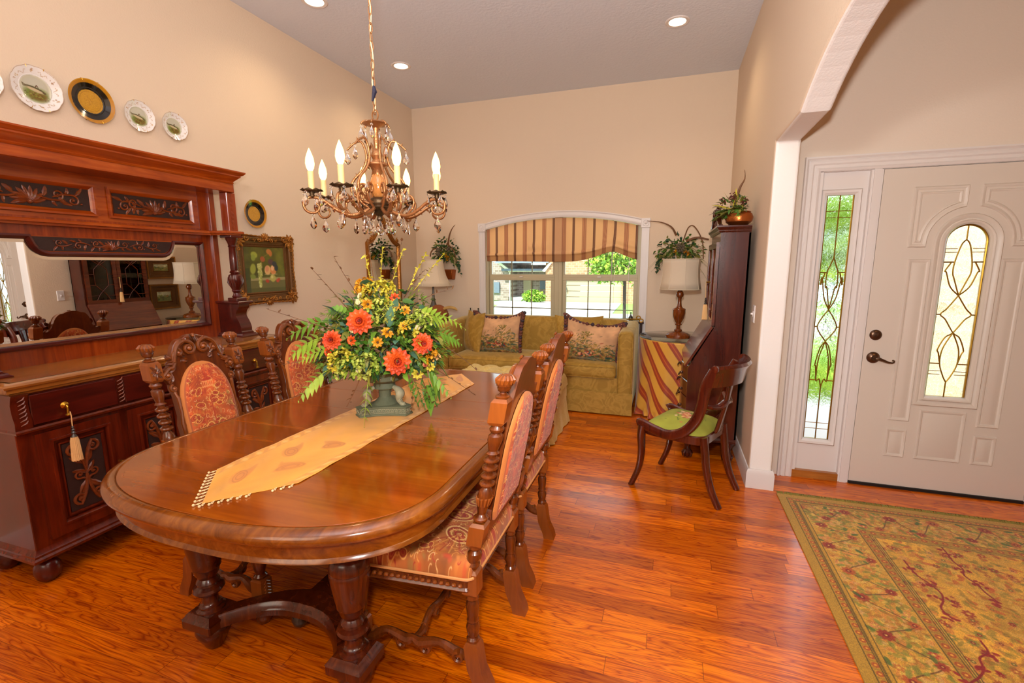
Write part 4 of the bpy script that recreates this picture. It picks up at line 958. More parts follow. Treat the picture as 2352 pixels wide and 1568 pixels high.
# upholstered oval panels, front and back
def pad(y0, dy, nm, seed, z0=.585, z1=1.018, w=.130):
    H_, W_ = 420, 240
    u, v = np.meshgrid(np.linspace(-1, 1, W_), np.linspace(0, 1, H_))
    zz = z0+(z1-z0)*v; hw = w*np.where(v > .52, np.sqrt(np.clip(1-((v-.52)/.482)**2.2, 0, 1)), 1.0)*np.where(v < .1, .80+.20*np.sqrt(np.clip(v/.1, 0, 1)), 1)
    hw = np.maximum(hw, .0008); X = u*hw
    e = np.minimum(1-np.abs(u), np.minimum(v, 1-v)*2.5); puff = np.clip(e/.22, 0, 1)**.5
    Yv = y0+dy*puff; cv = paisley_canvas(W_, H_, seed, 'c85c28')
    k = np.abs(1-np.abs(u)) ; m_ = (k < .10)|(v < .03)|(v > .965)
    cv.a = np.where(m_[..., None], hexc('d07c38')*(.9+.2*((cv.Y+cv.X) % 3 < 1))[..., None], cv.a); m2 = (np.abs(k-.11) < .02); cv.a = np.where(m2[..., None], hexc('b05c34'), cv.a)
    if dy > 0:
        cx, cy = W_/2, H_*.78   # woven urn motif under a swag
        for q in range(6): cv.ell(cx+(q-2.5)*9, cy-6, 5, 14, 0, 'f0a060', .95, ring=2.2)
        cv.ell(cx, cy+12, 28, 6, 0, 'b8341c', .85); cv.ell(cx, cy+28, 12, 12, 0, 'b8341c', .7)
        for s in (-1, 1):
            for q in range(4): cv.line([(cx+s*t*90, cy+66-t*(50+q*12)-q*7) for t in [i/8 for i in range(9)]], 2.4, 'b4342c', .7)
            for q in range(3): cv.ell(cx+s*34, H_*.28, 22-7*q, 38-12*q, s*.35, ['f0b860', 'b84420', 'f4c878'][q], .95, ring=3)
        cv.line([(cx, H_*.28), (cx, H_*.6)], 6, 'b83c20', .75)
    P = np.stack([X, Yv, zz], -1); P[..., 1] -= .125*np.maximum(0, P[..., 2]-.46)/.66
    return npgrid(nm, P if dy > 0 else P[:, ::-1], cv.a if dy > 0 else cv.a[:, ::-1], M['pais'], chair)
pad(-.2055, .020, 'backrest_cushion', 11); pad(-.2365, -.020, 'rear_upholstery', 12)
# seat frame, seat cushion
fo = [(.235, -.225), (.275, .235), (-.275, .235), (-.235, -.225)]
def rnd(poly, r=.03, n=4):
    out = []
    for i in range(len(poly)):
        p = Vector(poly[i]); a = (Vector(poly[i-1])-p).normalized(); c = (Vector(poly[(i+1) % len(poly)])-p).normalized()
        for k in range(n+1):
            t = k/n; q = (p+a*r)*(1-t)**2+p*2*t*(1-t)+(p+c*r)*t*t; out.append((q.x, q.y))
    return out
fo = rnd(fo, .02)
b = MB(); rings_mesh(b, [(inset(fo, .012), .385), (inset(fo, .004), .388), (fo, .394), (inset(fo, .006), .402), (inset(fo, .004), .425), (fo, .43), (inset(fo, .01), .436)])
per = fo+[fo[0]]
for i in range(len(fo)):
    a, c = Vector(per[i]), Vector(per[i+1]); L = (c-a).length; k = max(1, int(L/.022)) if L > .05 else 0
    for q in range(k):
        p = a.lerp(c, (q+.5)/k); b.sphere((p.x, p.y, .413), .009, 7, 5, (1, 1, .75))
b.build('seat_rail', M['chw'], chair, sharp=30)
H_, W_ = 380, 400
u, v = np.meshgrid(np.linspace(-1, 1, W_), np.linspace(-1, 1, H_))
hw = .243+.036*(v*.5+.5); e = np.minimum(1-np.abs(u), 1-np.abs(v)); rr = np.clip(e/.16, 0, 1)
sq = lambda a, c: a*np.sqrt(np.clip(1-c*c*.08, 0, 1))
Zs = .436+.066*np.sqrt(np.clip(1-(1-rr)**2, 0, 1))+.016*(1-u*u)*(1-v*v); bul = 1-.03*(1-rr)**4
cv = paisley_canvas(W_, H_, 5, 'b8682c')
for q, (x, y, a) in enumerate([(125, 240, .4), (280, 230, 2.6), (200, 125, -1.5), (110, 90, 1), (300, 100, 2)]):
    for s_, c_ in ((46, 'f0c27c'), (38, '98281c'), (28, 'e8b468'), (14, 'a02c20')): cv.ell(x, y, s_, s_*.62, a, c_, .9, ring=3.5)
    for t in range(6): cv.line([(x, y), (x+80*math.cos(a+1.2+t*.35), y+80*math.sin(a+1.2+t*.35))], 5, ['a02c20', 'e8a850'][t % 2], .5)
P = np.stack([sq(u, v)*hw*bul, -.01+sq(v, u)*.238*bul, Zs], -1)
npgrid('seat_cushion', P, cv.a, M['pais'], chair)
# piping round the seat
pp = rnd([(.24, -.24), (.278, .225), (-.278, .225), (-.24, -.24)], .035); MB().tube([(x, y, .442) for x, y in pp], .005, 6, closed=True).build('piping', plain('piping_cloth', 'd8985a', .7), chair)
# front legs and scrolled stretchers
for s in (-1, 1):
    b = MB(); x, y = s*.235, .205
    blockp(b, x, y, .33, .40, .027); b.lathe([(.02, .20), (.026, .21), (.018, .22), (.026, .25), (.03, .28), (.022, .305), (.018, .315), (.025, .322), (.02, .335)], 18, (x, y, 0))
    blockp(b, x, y, .10, .20, .027, .005); b.lathe([(.022, 0), (.030, .012), (.033, .03), (.03, .05), (.02, .06), (.026, .07), (.018, .08), (.022, .10)], 18, (x, y, 0))
    for k in range(6): b.tube([(x+s*.0, y+.027, .19-.014*k), (x+.014, y+.03, .18-.014*k)], .003, 5).tube([(x, y+.027, .19-.014*k), (x-.014, y+.03, .18-.014*k)], .003, 5)
    b.build('front_leg', M['chw'], chair, sharp=30)
    b = MB()   # side stretcher: double scroll
    pts = cat([(s*.205, -.20, .125), (s*.212, -.16, .135), (s*.22, -.10, .165), (s*.222, -.03, .145), (s*.222, 0, .155), (s*.222, .03, .145), (s*.226, .10, .165), (s*.23, .15, .135), (s*.233, .185, .125)], 4)
    b.tube(pts, [.013+.006*abs(math.sin(i*.4)) for i in range(len(pts))], 8, flat=.9)
    for yy, sg in ((-.045, 1), (.045, -1), (-.175, -1), (.165, 1)):
        sp = spiral(yy, .13, .022, PI/2, 1.4, 14, .1, sg); b.tube([(s*.222, q[0], q[1]) for q in sp], [.009-.0003*k for k in range(len(sp))], 7, flat=1.4)
    b.build('side_stretcher', M['chw'], chair, sharp=40)
b = MB(); pts = cat([(-.215, 0, .145), (-.16, .0, .135), (-.10, 0, .165), (-.03, 0, .15), (.03, 0, .15), (.10, 0, .165), (.16, 0, .135), (.215, 0, .145)], 4); b.tube(pts, .014, 8, flat=.9)
for xx, sg in ((-.05, 1), (.05, -1), (-.15, -1), (.15, 1)):
    sp = spiral(xx, .13, .02, PI/2, 1.4, 14, .1, sg); b.tube([(q[0], 0, q[1]) for q in sp], [.008-.0003*k for k in range(len(sp))], 7, flat=1.4)
b.build('cross_stretcher', M['chw'], chair, sharp=40)
b = MB()   # carved front apron under the seat
ap_ = cat([(-.21, .385), (-.17, .34), (-.10, .345), (-.05, .30), (0, .29), (.05, .30), (.10, .345), (.17, .34), (.21, .385)], 4)
b.prism(ap_, .195, .215, 'XZ', b=.003); b.build('front_apron', M['chw'], chair)
spots = [(-1.725, 1.555, -PI/2, 'carved walnut dining chair on the sideboard side, nearer the camera'),
         (-1.725, 2.155, -PI/2, 'carved walnut dining chair on the sideboard side, farther chair beside the flowers'),
         (-.795, 1.50, PI/2, 'carved walnut dining chair nearest the camera, its upholstered seat fully in view'),
         (-.81, 2.075, PI/2, 'carved walnut dining chair on the right of the table, next to the ottoman')]
for i, (x, y, a, lab) in enumerate(spots):
    c_ = chair if i == 0 else dup(chair)
    c_.location = (x, y, 0); c_.rotation_euler = (0, 0, a); tag(c_, lab, 'chair', 'carved dining chairs round the table')
# ---------------------------------------------------------------- soft furniture
def velvet(name, c1, c2, sc=7):
    m, nt, b = mat(name); f = noise_t(nt, coords(nt), sc, 3, .5, 1.5)
    nt.links.new(ramp(nt, f, [(.42, c1), (.5, c2), (.6, c1)]), b.inputs['Base Color']); b.inputs['Roughness'].default_value = .75
    b.inputs['Sheen Weight'].default_value = .5; b.inputs['Sheen Roughness'].default_value = .35; b.inputs['Sheen Tint'].default_value = lin4('e8dcae')
    bump(nt, b, noise_t(nt, coords(nt), 220, 2), .2, .002); return m
M['velvet'] = velvet('olive_damask_velvet', 'a07a28', 'b48c38')
M['otto'] = velvet('pale_olive_chenille', 'd4b468', 'dcc078', 16)
def rbox(b, x0, x1, y0, y1, z0, z1, r, n=10, puff=(0, 0, 0), fn=None):
    c = Vector(((x0+x1)/2, (y0+y1)/2, (z0+z1)/2)); h = Vector(((x1-x0)/2, (y1-y0)/2, (z1-z0)/2))
    def tv(k, a): # parameter concentrated near the edges
        t = -1+2*k/n; return math.sin(t*PI/2*.98)/math.sin(PI/2*.98)
    for ax in range(3):
        o = [i for i in range(3) if i != ax]
        for s in (-1, 1):
            P = []
            for i in range(n+1):
                row = []
                for j in range(n+1):
                    q = [0, 0, 0]; q[ax] = s; q[o[0]] = tv(i, 0); q[o[1]] = tv(j, 0)
                    p = Vector((q[0]*h.x, q[1]*h.y, q[2]*h.z)); inn = Vector([max(-(h[k]-r), min(h[k]-r, p[k])) for k in range(3)])
                    d = p-inn; 
                    if d.length > 1e-9: p = inn+d.normalized()*r
                    for k in range(3):
                        if puff[k]:
                            oo = [m_ for m_ in range(3) if m_ != k]; w = max(0, 1-(p[oo[0]]/h[oo[0]])**2)*max(0, 1-(p[oo[1]]/h[oo[1]])**2); p[k] += puff[k]*w*(p[k]/h[k])
                    p = p+c
                    if fn: p = fn(p)
                    row.append(tuple(p))
                P.append(row)
            b.grid(P if (s > 0) != (ax == 1) else P[::-1])
    return b
sf = thing('sofa', 'olive green velvet sofa with straight arms and one long seat cushion under the window', 'sofa', (-1.32, 4.9, 0))
SX0, SX1, SY0, SY1 = -2.36, -.285, 4.475, 5.29
b = MB(); rbox(b, SX0+.10, SX1-.10, SY0+.015, SY1-.1, .03, .37, .02, 6); b.build('base', M['velvet'], sf, sharp=170)
for nm, x0, x1 in (('arm', SX0, SX0+.15), ('arm', SX1-.15, SX1)):
    b = MB(); rbox(b, x0, x1, SY0, SY1, .03, .815, .045, 10, (0, 0, .01), lambda p: Vector((p.x, p.y, p.z+(.03*max(0, (p.y-SY0)/.8) if p.z > .6 else 0)))); a_ = b.build(nm, M['velvet'], sf, sharp=170)
    xm = x0+.075
    MB().tube([(x0+.008, SY0+.002, .04), (x0+.008, SY0+.002, .77), (x0+.03, SY0+.002, .80), (x1-.03, SY0+.002, .80), (x1-.008, SY0+.002, .77), (x1-.008, SY0+.002, .04)], .004, 6).build('piping', M['velvet'], a_)
b = MB(); rbox(b, SX0+.1, SX1-.1, SY1-.20, SY1, .2, .862, .06, 12, (0, .02, .012)); b.build('back', M['velvet'], sf, sharp=170)
b = MB(); rbox(b, SX0+.152, SX1-.152, SY0-.02, SY1-.2, .355, .49, .045, 16, (0, .01, .03)); sc_ = b.build('seat_cushion', M['velvet'], sf, sharp=170)
MB().tube([(SX0+.17, SY0-.016, .475), (SX1-.17, SY0-.016, .475)], .004, 6).tube([(SX0+.17, SY0-.016, .37), (SX1-.17, SY0-.016, .37)], .004, 6).build('piping', M['velvet'], sc_)
b = MB(); n = 120; P = []
for z, o_ in ((.225, 0), (.20, .003), (.03, .006), (.012, .008)):
    P.append([(SX0-.006+(SX1-SX0+.012)*i/n, SY0-.002-o_-.003*math.sin(i*.5)*(z < .1), z) for i in range(n+1)])
b.grid(P); b.build('skirt', M['velvet'], sf, sharp=170)
def cushion(name, label, cat_, c, w, h, th, rz, tilt, mt, canvas=None, group=None, ears=.10, roll=0, n=150, sag=.0):
    t = thing(name, label, cat_, c, 0, group)
    Mx = Matrix.Translation(Vector(c)) @ Matrix.Rotation(rz, 4, 'Z') @ Matrix.Rotation(tilt, 4, 'X') @ Matrix.Rotation(roll, 4, 'Y')
    u, v = np.meshgrid(np.linspace(-1, 1, n), np.linspace(-1, 1, n))
    X = u*w/2*(1-ears*(1-v*v)**.8); Z = v*h/2*(1-ears*(1-u*u)**.8)-sag*(1-u*u)**.8*np.clip(v+.2, 0, 1)
    D = th/2*((1-u**2)**.55*(1-v**2)**.55)*(1+.05*np.sin(u*7+v*4))
    out = []
    for s in (-1, 1):
        P = np.stack([X, s*D, Z], -1).reshape(-1, 3); R3 = np.array(Mx.to_3x3()); P = P@R3.T+np.array(Mx.translation)
        P = P.reshape(n, n, 3)
        cc = None
        if canvas is not None:
            iy = np.linspace(canvas.shape[0]-1, 0, n).astype(int); ix = np.linspace(0, canvas.shape[1]-1, n).astype(int); cc = canvas[iy][:, ix]
        out.append(npgrid('front_cover' if s < 0 else 'back_cover', P if s > 0 else P[:, ::-1], (cc if s > 0 else cc[:, ::-1]) if cc is not None else None, mt if s < 0 or canvas is None else M['velvet'], t))
    edge = [Mx @ Vector((X[j, i], 0, Z[j, i])) for j, i in [(0, k) for k in range(0, n, 3)]+[(k, n-1) for k in range(0, n, 3)]+[(n-1, k) for k in range(n-1, 0, -3)]+[(k, 0) for k in range(n-1, 0, -3)]]
    return t, edge, Mx
t, e, _ = cushion('back_pillow', 'plain olive velvet pillow leaning on the left sofa arm behind the tapestry pillow', 'cushion', (-2.07, 4.86, .70), .44, .47, .16, -.75, -.18, M['velvet'])
MB().tube(e, .005, 6, closed=True).build('piping', M['velvet'], t)
t, e, _ = cushion('back_pillow', 'plain olive velvet pillow against the sofa back behind the right tapestry pillow', 'cushion', (-.90, 4.97, .68), .52, .46, .17, .08, -.22, M['velvet'])
MB().tube(e, .005, 6, closed=True).build('piping', M['velvet'], t)
def tapestry(seed, flip=False):
    cv = Cv(170, 170, 'c49a6c'); cv.noise(.035, 30, seed); r = random.Random(seed)
    for k in range(1300):   # ground and bushes
        x = r.uniform(2, 168); y = 168-abs(r.gauss(0, 26)); c = r.choice(['8a7438', 'a88848', '6c6c4c', '54604c', 'b08c4c', '7a6638', 'caa060', '9a5c3c'])
        cv.ell(x, y, r.uniform(2, 7), r.uniform(1.5, 4), r.uniform(-.6, .6), c, .5)
    for bx, by, sp, nn in ((108, 85, 26, 120), (35, 112, 17, 60), (140, 105, 22, 70), (75, 118, 18, 60)):
        if flip: bx = 170-bx
        for k in range(nn):
            x, y = r.gauss(bx, sp*.6), r.gauss(by, sp*.7); a = r.uniform(-1.5, .2)
            cv.line([(x, y), (x+7*math.cos(a), y+7*math.sin(a))], 1.6, r.choice(['8c7432', 'a8863c', '5c5c38', '6a6a44', 'b8924a']), .75)
    for k in range(26):    # two small reclining figures and a stream
        x, y = r.gauss(96 if not flip else 74, 16), r.gauss(136, 7); cv.ell(x, y, r.uniform(2, 6), r.uniform(1.5, 3), r.uniform(-1, 1), r.choice(['d89468', 'c8885c', 'a84c34', 'e0a878', '5c6460']), .75)
    for k in range(30): cv.line([(r.uniform(10, 150), 152+r.uniform(-6, 12)) for q in range(2)], 1.4, r.choice(['8c8c78', '6c5034', 'b09058']), .5)
    for k in range(14):
        a = r.uniform(-2.4, -.6); x, y = (112, 62) if not flip else (70, 62); l = r.uniform(10, 26); cv.line([(x, y), (x+l*math.cos(a), y+l*math.sin(a))], 1.2, '8c7038', .7)
        cv.ell(x+l*math.cos(a), y+l*math.sin(a), 3, 1.6, a, '8c7a3c', .8)
    mu = np.array([.72, .58, .38]); return np.clip(mu+(cv.a-mu)*1.75, .03, 1)
M['tapes'] = vcol('woven_tapestry', .85, .3, 300)
M['fringeb'] = plain('brown_tassel_fringe', '6c3c30', .8, bmp=.5, bscale=120, var=.35); M['fringed'] = plain('dark_tassel_fringe', '42303a', .8, bmp=.5, bscale=120, var=.3)
for lab, c, w, h, rz, roll, seed, fl in (('tapestry pillow with tasselled fringe and a large tree on the left half of the sofa', (-1.755, 4.79, .715), .56, .48, -.10, -.03, 4, False),
                               ('tapestry pillow with tasselled fringe slumping beside the right sofa arm', (-.715, 4.70, .685), .57, .48, .10, .13, 9, True)):
    t, e, Mx = cushion('tapestry_pillow', lab, 'cushion', c, w, h, .17, rz, -.24, M['tapes'], tapestry(seed, fl), 'tapestry pillows on the sofa', roll=roll, sag=.055)
    b, b2 = MB(), MB(); b.tube(e, .007, 6, closed=True); cen = Vector(c)
    for k in range(0, len(e), 3):
        p = e[k]; d = (p-cen); d.y *= .2; d = d.normalized(); d = (d*.6+Vector((0, -.15, -.55))).normalized() if k > 0 else d
        q = b if (k//3) % 3 else b2; q.tube([p, p+d*.014, p+d*.026, p+d*.042], [.006, .012, .020, .017], 7)
    fr_ = b.build('fringe', M['fringeb'], t, sharp=170); b2.build('dark_tassels', M['fringed'], fr_, sharp=170)
# ottoman
ot = thing('ottoman', 'pale olive tufted ottoman with a pleated skirt in front of the sofa', 'ottoman', (-1.35, 3.87, 0))
OX0, OX1, OY0, OY1 = -1.86, -.865, 3.47, 4.25
nx, ny = 150, 110
u, v = np.meshgrid(np.linspace(-1, 1, nx), np.linspace(-1, 1, ny))
X = (OX0+OX1)/2+u*((OX1-OX0)/2+.005); Yv = (OY0+OY1)/2+v*((OY1-OY0)/2+.005)
e = np.minimum((1-np.abs(u))*(OX1-OX0)/2, (1-np.abs(v))*(OY1-OY0)/2); rr = .13
Z = .335+.165*np.sqrt(np.clip(1-(1-np.clip(e/rr, 0, 1))**2.4, 0, 1))
sx, sy = .18, .17; gx = (X-OX0)/sx; gy = (Yv-OY0)/sy; row = np.round(gy); ox = np.where(row % 2 == 0, 0, .5)
dx_ = (gx-ox-np.round(gx-ox))*sx; dy_ = (gy-row)*sy; dd = np.hypot(dx_, dy_)
a1 = np.abs(((gx+gy*.5) % 1)-.5); a2 = np.abs(((gx-gy*.5) % 1)-.5)
Z -= .035*np.exp(-(dd/.035)**2)+.010*np.exp(-((.5-a1)/.07)**2)+.010*np.exp(-((.5-a2)/.07)**2)
npgrid('tufted_top', np.stack([X, Yv, Z], -1), None, M['otto'], ot)
b = MB()
for k in range(-1, 8):
    for j in range(0, 6):
        x = OX0+(k+(0 if j % 2 == 0 else .5))*sx; y = OY0+j*sy
        if OX0+.06 < x < OX1-.06 and OY0+.05 < y < OY1-.05: b.sphere((x, y, .466), .012, 8, 5, (1, 1, .5))
b.build('buttons', M['otto'], ot)
pth = rnd([(OX0, OY0), (OX1, OY0), (OX1, OY1), (OX0, OY1)], .05, 5)
dense = []
for i in range(len(pth)):
    a, c = Vector(pth[i]), Vector(pth[(i+1) % len(pth)]); k = max(1, int((c-a).length/.012)); dense += [tuple(a.lerp(c, q/k)) for q in range(k)]
n = len(dense); b = MB(); vs = []
cors = [(OX0, OY0), (OX1, OY0), (OX1, OY1), (OX0, OY1)]
nr = inset(dense, -1.0)
for z in (.345, .29, .235, .225, .15, .07, .008):
    fl_ = max(0, (.23-z))/.23
    for i, (x, y) in enumerate(dense):
        d = Vector((nr[i][0]-x, nr[i][1]-y)).normalized(); dc = min(math.hypot(x-cx_, y-cy_) for cx_, cy_ in cors)
        f = .008*fl_*math.sin(i*.35)+.035*fl_+(-.045*fl_*math.exp(-((dc-.05)/.012)**2)+.022*fl_*math.exp(-((dc-.085)/.03)**2))
        if z == .235 or z == .29: f += .004
        vs.append((x+d.x*f, y+d.y*f, z))
b.add(vs, [(i*n+k, i*n+(k+1) % n, (i+1)*n+(k+1) % n, (i+1)*n+k) for i in range(6) for k in range(n)]); b.build('skirt', M['otto'], ot, sharp=170)
# ---------------------------------------------------------------- corner table on the right: striped cloth, glass top, lamp
CX, CY, CR = .12, 4.80, .375
n, mz = 420, 110
th_, tz = np.meshgrid(np.linspace(0, 2*PI, n), np.linspace(0, 1, mz))
# flat top disc then drop
rad_ = np.where(tz < .25, CR*np.clip(tz/.25, .001, 1), CR); drop = np.clip((tz-.25)/.75, 0, 1)
fold = np.sin(th_*9+.6)+.5*np.sin(th_*17+1.3); rad_ = rad_+drop*(.008+.020*fold*drop+.028*drop); 
rad_ = rad_+np.where(drop > .9, .02*np.sin(th_*31)*(drop-.9)*10, 0)
Zc = .745-drop*.735; Zc = np.where(drop > 0, Zc-.0, Zc)
Xc, Yc = CX+rad_*np.cos(th_), CY+rad_*np.sin(th_)
Yc = np.minimum(Yc, YB-.03); Xc = np.clip(Xc, -.268+.01*np.sin(Zc*9), XR-.03)
arcl = np.where(tz < .25, 0, th_*CR)
# bias-cut stripes: on top they run straight, on the drop they run diagonally
s1 = (th_*CR*1.0+Zc*.66+.02*np.sin(th_*9+.6)*drop)/.150; s0 = (Xc*.8+Yc*.6)/.105
ss = np.where(tz < .25, s0, s1); f = ss-np.floor(ss)
cA = hexc('dca238'); cB = hexc('a43c12'); cD = hexc('7c1c0c'); cE = hexc('d07020')
k = np.clip((.23-np.abs(f-.5))*14, 0, 1)[..., None]; col = cA*(1-k)+cB*k
k = np.clip((.035-np.abs(np.abs(f-.5)-.18))*30, 0, 1)[..., None]; col = col*(1-k)+cD*k
k = np.clip((.05-np.abs(f-.5))*20, 0, 1)[..., None]; col = col*(1-k)+cE*k
M['strip'] = vcol('striped_sateen', .5, .05, 300, sheen=.3)
tc = npgrid('tablecloth', np.stack([Xc, Yc, Zc], -1), col, M['strip']); tag(tc, 'gold and rust diagonally striped cloth reaching the floor over the round corner table', 'tablecloth')
gt = MB().lathe([(0, .750), (CR-.004, .750), (CR, .752), (CR, .757), (CR-.004, .759), (0, .759)], 64, (CX, CY, 0)).build('glass_top', None)
def solid_glass(name, tint, rough=0, ior=1.45):
    m, nt, b = mat(name); b.inputs['Base Color'].default_value = lin4(tint); b.inputs['Transmission Weight'].default_value = 1; b.inputs['Roughness'].default_value = rough; b.inputs['IOR'].default_value = ior; return m
gm = glassy('table_glass', 'e8f0ec'); gt.data.materials.append(gm); tag(gt, 'round clear glass top lying on the striped cloth under the right lamp', 'glass table top')
M['lampw'] = wood('turned_walnut', [(.3, '5a2408'), (.6, '8c4412'), (.85, 'b06a24')], .22, 'Z', 1, coat=.6)
shade_m, nt, bs = mat('linen_shade'); bs.inputs['Base Color'].default_value = lin4('eadcc4'); bs.inputs['Roughness'].default_value = .85
tr = N(nt, 'ShaderNodeBsdfTranslucent'); tr.inputs[0].default_value = lin4('f0dcb8'); mx = N(nt, 'ShaderNodeMixShader'); mx.inputs[0].default_value = .3
nt.links.new(bs.outputs[0], mx.inputs[1]); nt.links.new(tr.outputs[0], mx.inputs[2]); nt.links.new(mx.outputs[0], nt.nodes['Material Output'].inputs[0]); bump(nt, bs, noise_t(nt, coords(nt), 260, 2), .15, .002)
M['shade'] = shade_m
def panel_shade(prof, panels, squash=1.0, seg=8, c=(0, 0, 0), rot=0):
    b = MB(); vs = []; n = panels*seg
    for r, z in prof:
        for k in range(n):
            a = rot+2*PI*k/n; j = (k % seg)/seg; sc_ = 1-.035*math.sin(PI*j)**1.0*1.0
            vs.append((c[0]+r*sc_*math.cos(a), c[1]+r*sc_*squash*math.sin(a), c[2]+z))
    m_ = len(prof); b.add(vs, [(i*n+k, i*n+(k+1) % n, (i+1)*n+(k+1) % n, (i+1)*n+k) for i in range(m_-1) for k in range(n)])
    for zz, rr in ((prof[0][1], prof[0][0]), (prof[-1][1], prof[-1][0])):
        b.tube([(c[0]+rr*(1-.035*math.sin(PI*((k % seg)/seg)))*math.cos(rot+2*PI*k/n), c[1]+rr*squash*(1-.035*math.sin(PI*((k % seg)/seg)))*math.sin(rot+2*PI*k/n), c[2]+zz) for k in range(n)], .004, 5, closed=True)
    for p in range(panels):
        a = rot+2*PI*p/panels; b.tube([(c[0]+r*math.cos(a), c[1]+r*squash*math.sin(a), c[2]+z) for r, z in prof], .0025, 5)
    return b
lp_ = thing('table_lamp', 'turned walnut table lamp with a drum shaped cream shade on the striped corner table', 'table lamp', (.105, 4.70, .76))
L_ = (.105, 4.70, .7595)
b = MB().lathe([(.108, 0), (.112, .012), (.110, .028), (.09, .045), (.05, .058), (.034, .064), (.038, .072), (.03, .08), (.018, .088), (.018, .115), (.030, .122), (.030, .13), (.022, .136), (.030, .15), (.05, .19), (.058, .23), (.058, .262), (.061, .266), (.055, .275), (.032, .285), (.022, .30), (.018, .33), (.017, .365), (.02, .38), (.033, .39), (.036, .41), (.03, .432), (.02, .44), (.028, .45), (.028, .46), (.01, .465), (.006, .50)], 36, L_)
b.build('turned_base', M['lampw'], lp_)
sh = panel_shade([(.188, .458), (.176, .52), (.168, .58), (.166, .64), (.168, .70), (.170, .735)], 8, .9, 8, L_, .2).build('lamp_shade', M['shade'], lp_, sharp=40); sh.modifiers.new('t', 'SOLIDIFY').thickness = .002
MB().tube([(L_[0], L_[1], L_[2]+.49), (L_[0], L_[1], L_[2]+.70)], .004, 6).tube([(L_[0]-.16, L_[1], L_[2]+.70), (L_[0]+.16, L_[1], L_[2]+.70)], .002, 5).build('harp', M['brass'], lp_)
# ---------------------------------------------------------------- corner table on the left with lamp, pheasant, duck
M['dkw'] = wood('dark_cherry', [(.3, '1e0a06'), (.6, '34120a'), (.85, '4a1c0e')], .25, 'X', 1, coat=.4)
et = thing('end_table', 'dark wood end table in the corner between the wall mirror and the sofa', 'side table', (-2.73, 4.93, 0))
b = MB(); b.bbox(-3.03, -2.40, 4.55, 5.33, .735, .765, .008); b.build('table_top', M['dkw'], et)
MB().box(-2.99, -2.45, 4.60, 5.28, .64, .735).build('apron', M['dkw'], et)
MB().bbox(-2.99, -2.45, 4.60, 5.28, .20, .225, .004).build('lower_shelf', M['dkw'], et)
for x in (-2.97, -2.47):
    for y in (4.62, 5.26): MB().lathe([(.012, 0), (.022, .02), (.016, .05), (.026, .12), (.018, .2), (.018, .23), (.026, .3), (.03, .4), (.02, .5), (.026, .53), (.026, .65)], 16, (x, y, 0)).build('leg', M['dkw'], et)
l2 = thing('table_lamp', 'table lamp with a flared bell shaped cream shade in the left corner behind the flowers', 'table lamp', (-2.63, 4.98, .765))
L2 = (-2.63, 4.98, .7655)
MB().lathe([(.075, 0), (.078, .012), (.06, .022), (.03, .03), (.045, .06), (.06, .12), (.055, .18), (.03, .24), (.02, .27), (.028, .28), (.016, .30), (.012, .40), (.012, .44)], 30, L2).build('urn_base', plain('marbled_ceramic', '4a4438', .25, coat=.6, var=.3), l2)
sh = panel_shade([(.225, .445), (.19, .49), (.16, .55), (.14, .62), (.13, .69), (.126, .745)], 6, .9, 6, L2, .35).build('lamp_shade', M['shade'], l2, sharp=30); sh.modifiers.new('t', 'SOLIDIFY').thickness = .002
M['feath'] = plain('russet_feathers', '8a4a1c', .8, bmp=1, bscale=90, var=.5); M['feath2'] = plain('barred_feathers', 'b08c4c', .7, bmp=.5, bscale=60, var=.4); M['mallard'] = plain('painted_mallard_green', '2c3020', .35, coat=.3, var=.3); M['creamp'] = plain('cream_paint', 'e0d0b8', .5)
ph = thing('feather_ball', 'round russet feathered ball on the left corner table below the lamp shade', 'ornament', (-2.49, 4.82, .765))
b = MB(); b.sphere((-2.49, 4.82, .885), .115, 24, 18, (1, 1, 1.03)); rr_ = random.Random(5)
for k in range(420):
    a, z = rr_.uniform(0, 2*PI), rr_.uniform(-.6, 1); s_ = math.sqrt(1-z*z); d = Vector((s_*math.cos(a), s_*math.sin(a), z)); p = Vector((-2.49, 4.82, .885))+d*.113
    b.tube([p, p+d*.010+Vector((0, 0, -.006))], [.004, .001], 4)
b.build('ball', M['feath'], ph, sharp=170)
b = MB(); pts = cat([(-2.45, 4.80, .90), (-2.41, 4.79, .955), (-2.33, 4.79, .978), (-2.26, 4.79, .965), (-2.235, 4.79, .945)], 5); b.tube(pts, [.006+.012*math.sin(PI*min(1, i/len(pts)*1.1)) for i in range(len(pts))], 8, flat=.3); b.build('tail_feather', M['feath2'], ph, sharp=170)
dk = thing('duck_decoy', 'small painted duck with a dark head beside the feathered ball, near the left sofa arm', 'duck ornament', (-2.500, 4.650, .765))
b = MB(); b.sphere((-2.530, 4.630, .80), .04, 16, 12, (2.1, 1.2, .85)); b.build('body', M['creamp'], dk)
b = MB(); b.sphere((-2.435, 4.620, .845), .026, 14, 10, (1.0, .9, 1.1)); b.tube([(-2.460, 4.625, .80), (-2.445, 4.620, .84)], [.022, .02], 10); b.build('head', M['mallard'], dk); b = MB(); b.tube([(-2.420, 4.615, .842), (-2.395, 4.610, .82), (-2.380, 4.610, .805)], [.014, .011, .007], 8, flat=1.3); b.build('bill', M['mallard'], dk)
MB().lathe([(.024, 0), (.025, .006), (.022, .012)], 14, (-2.450, 4.623, .812)).build('collar', M['creamp'], dk)
lf = MB(); 
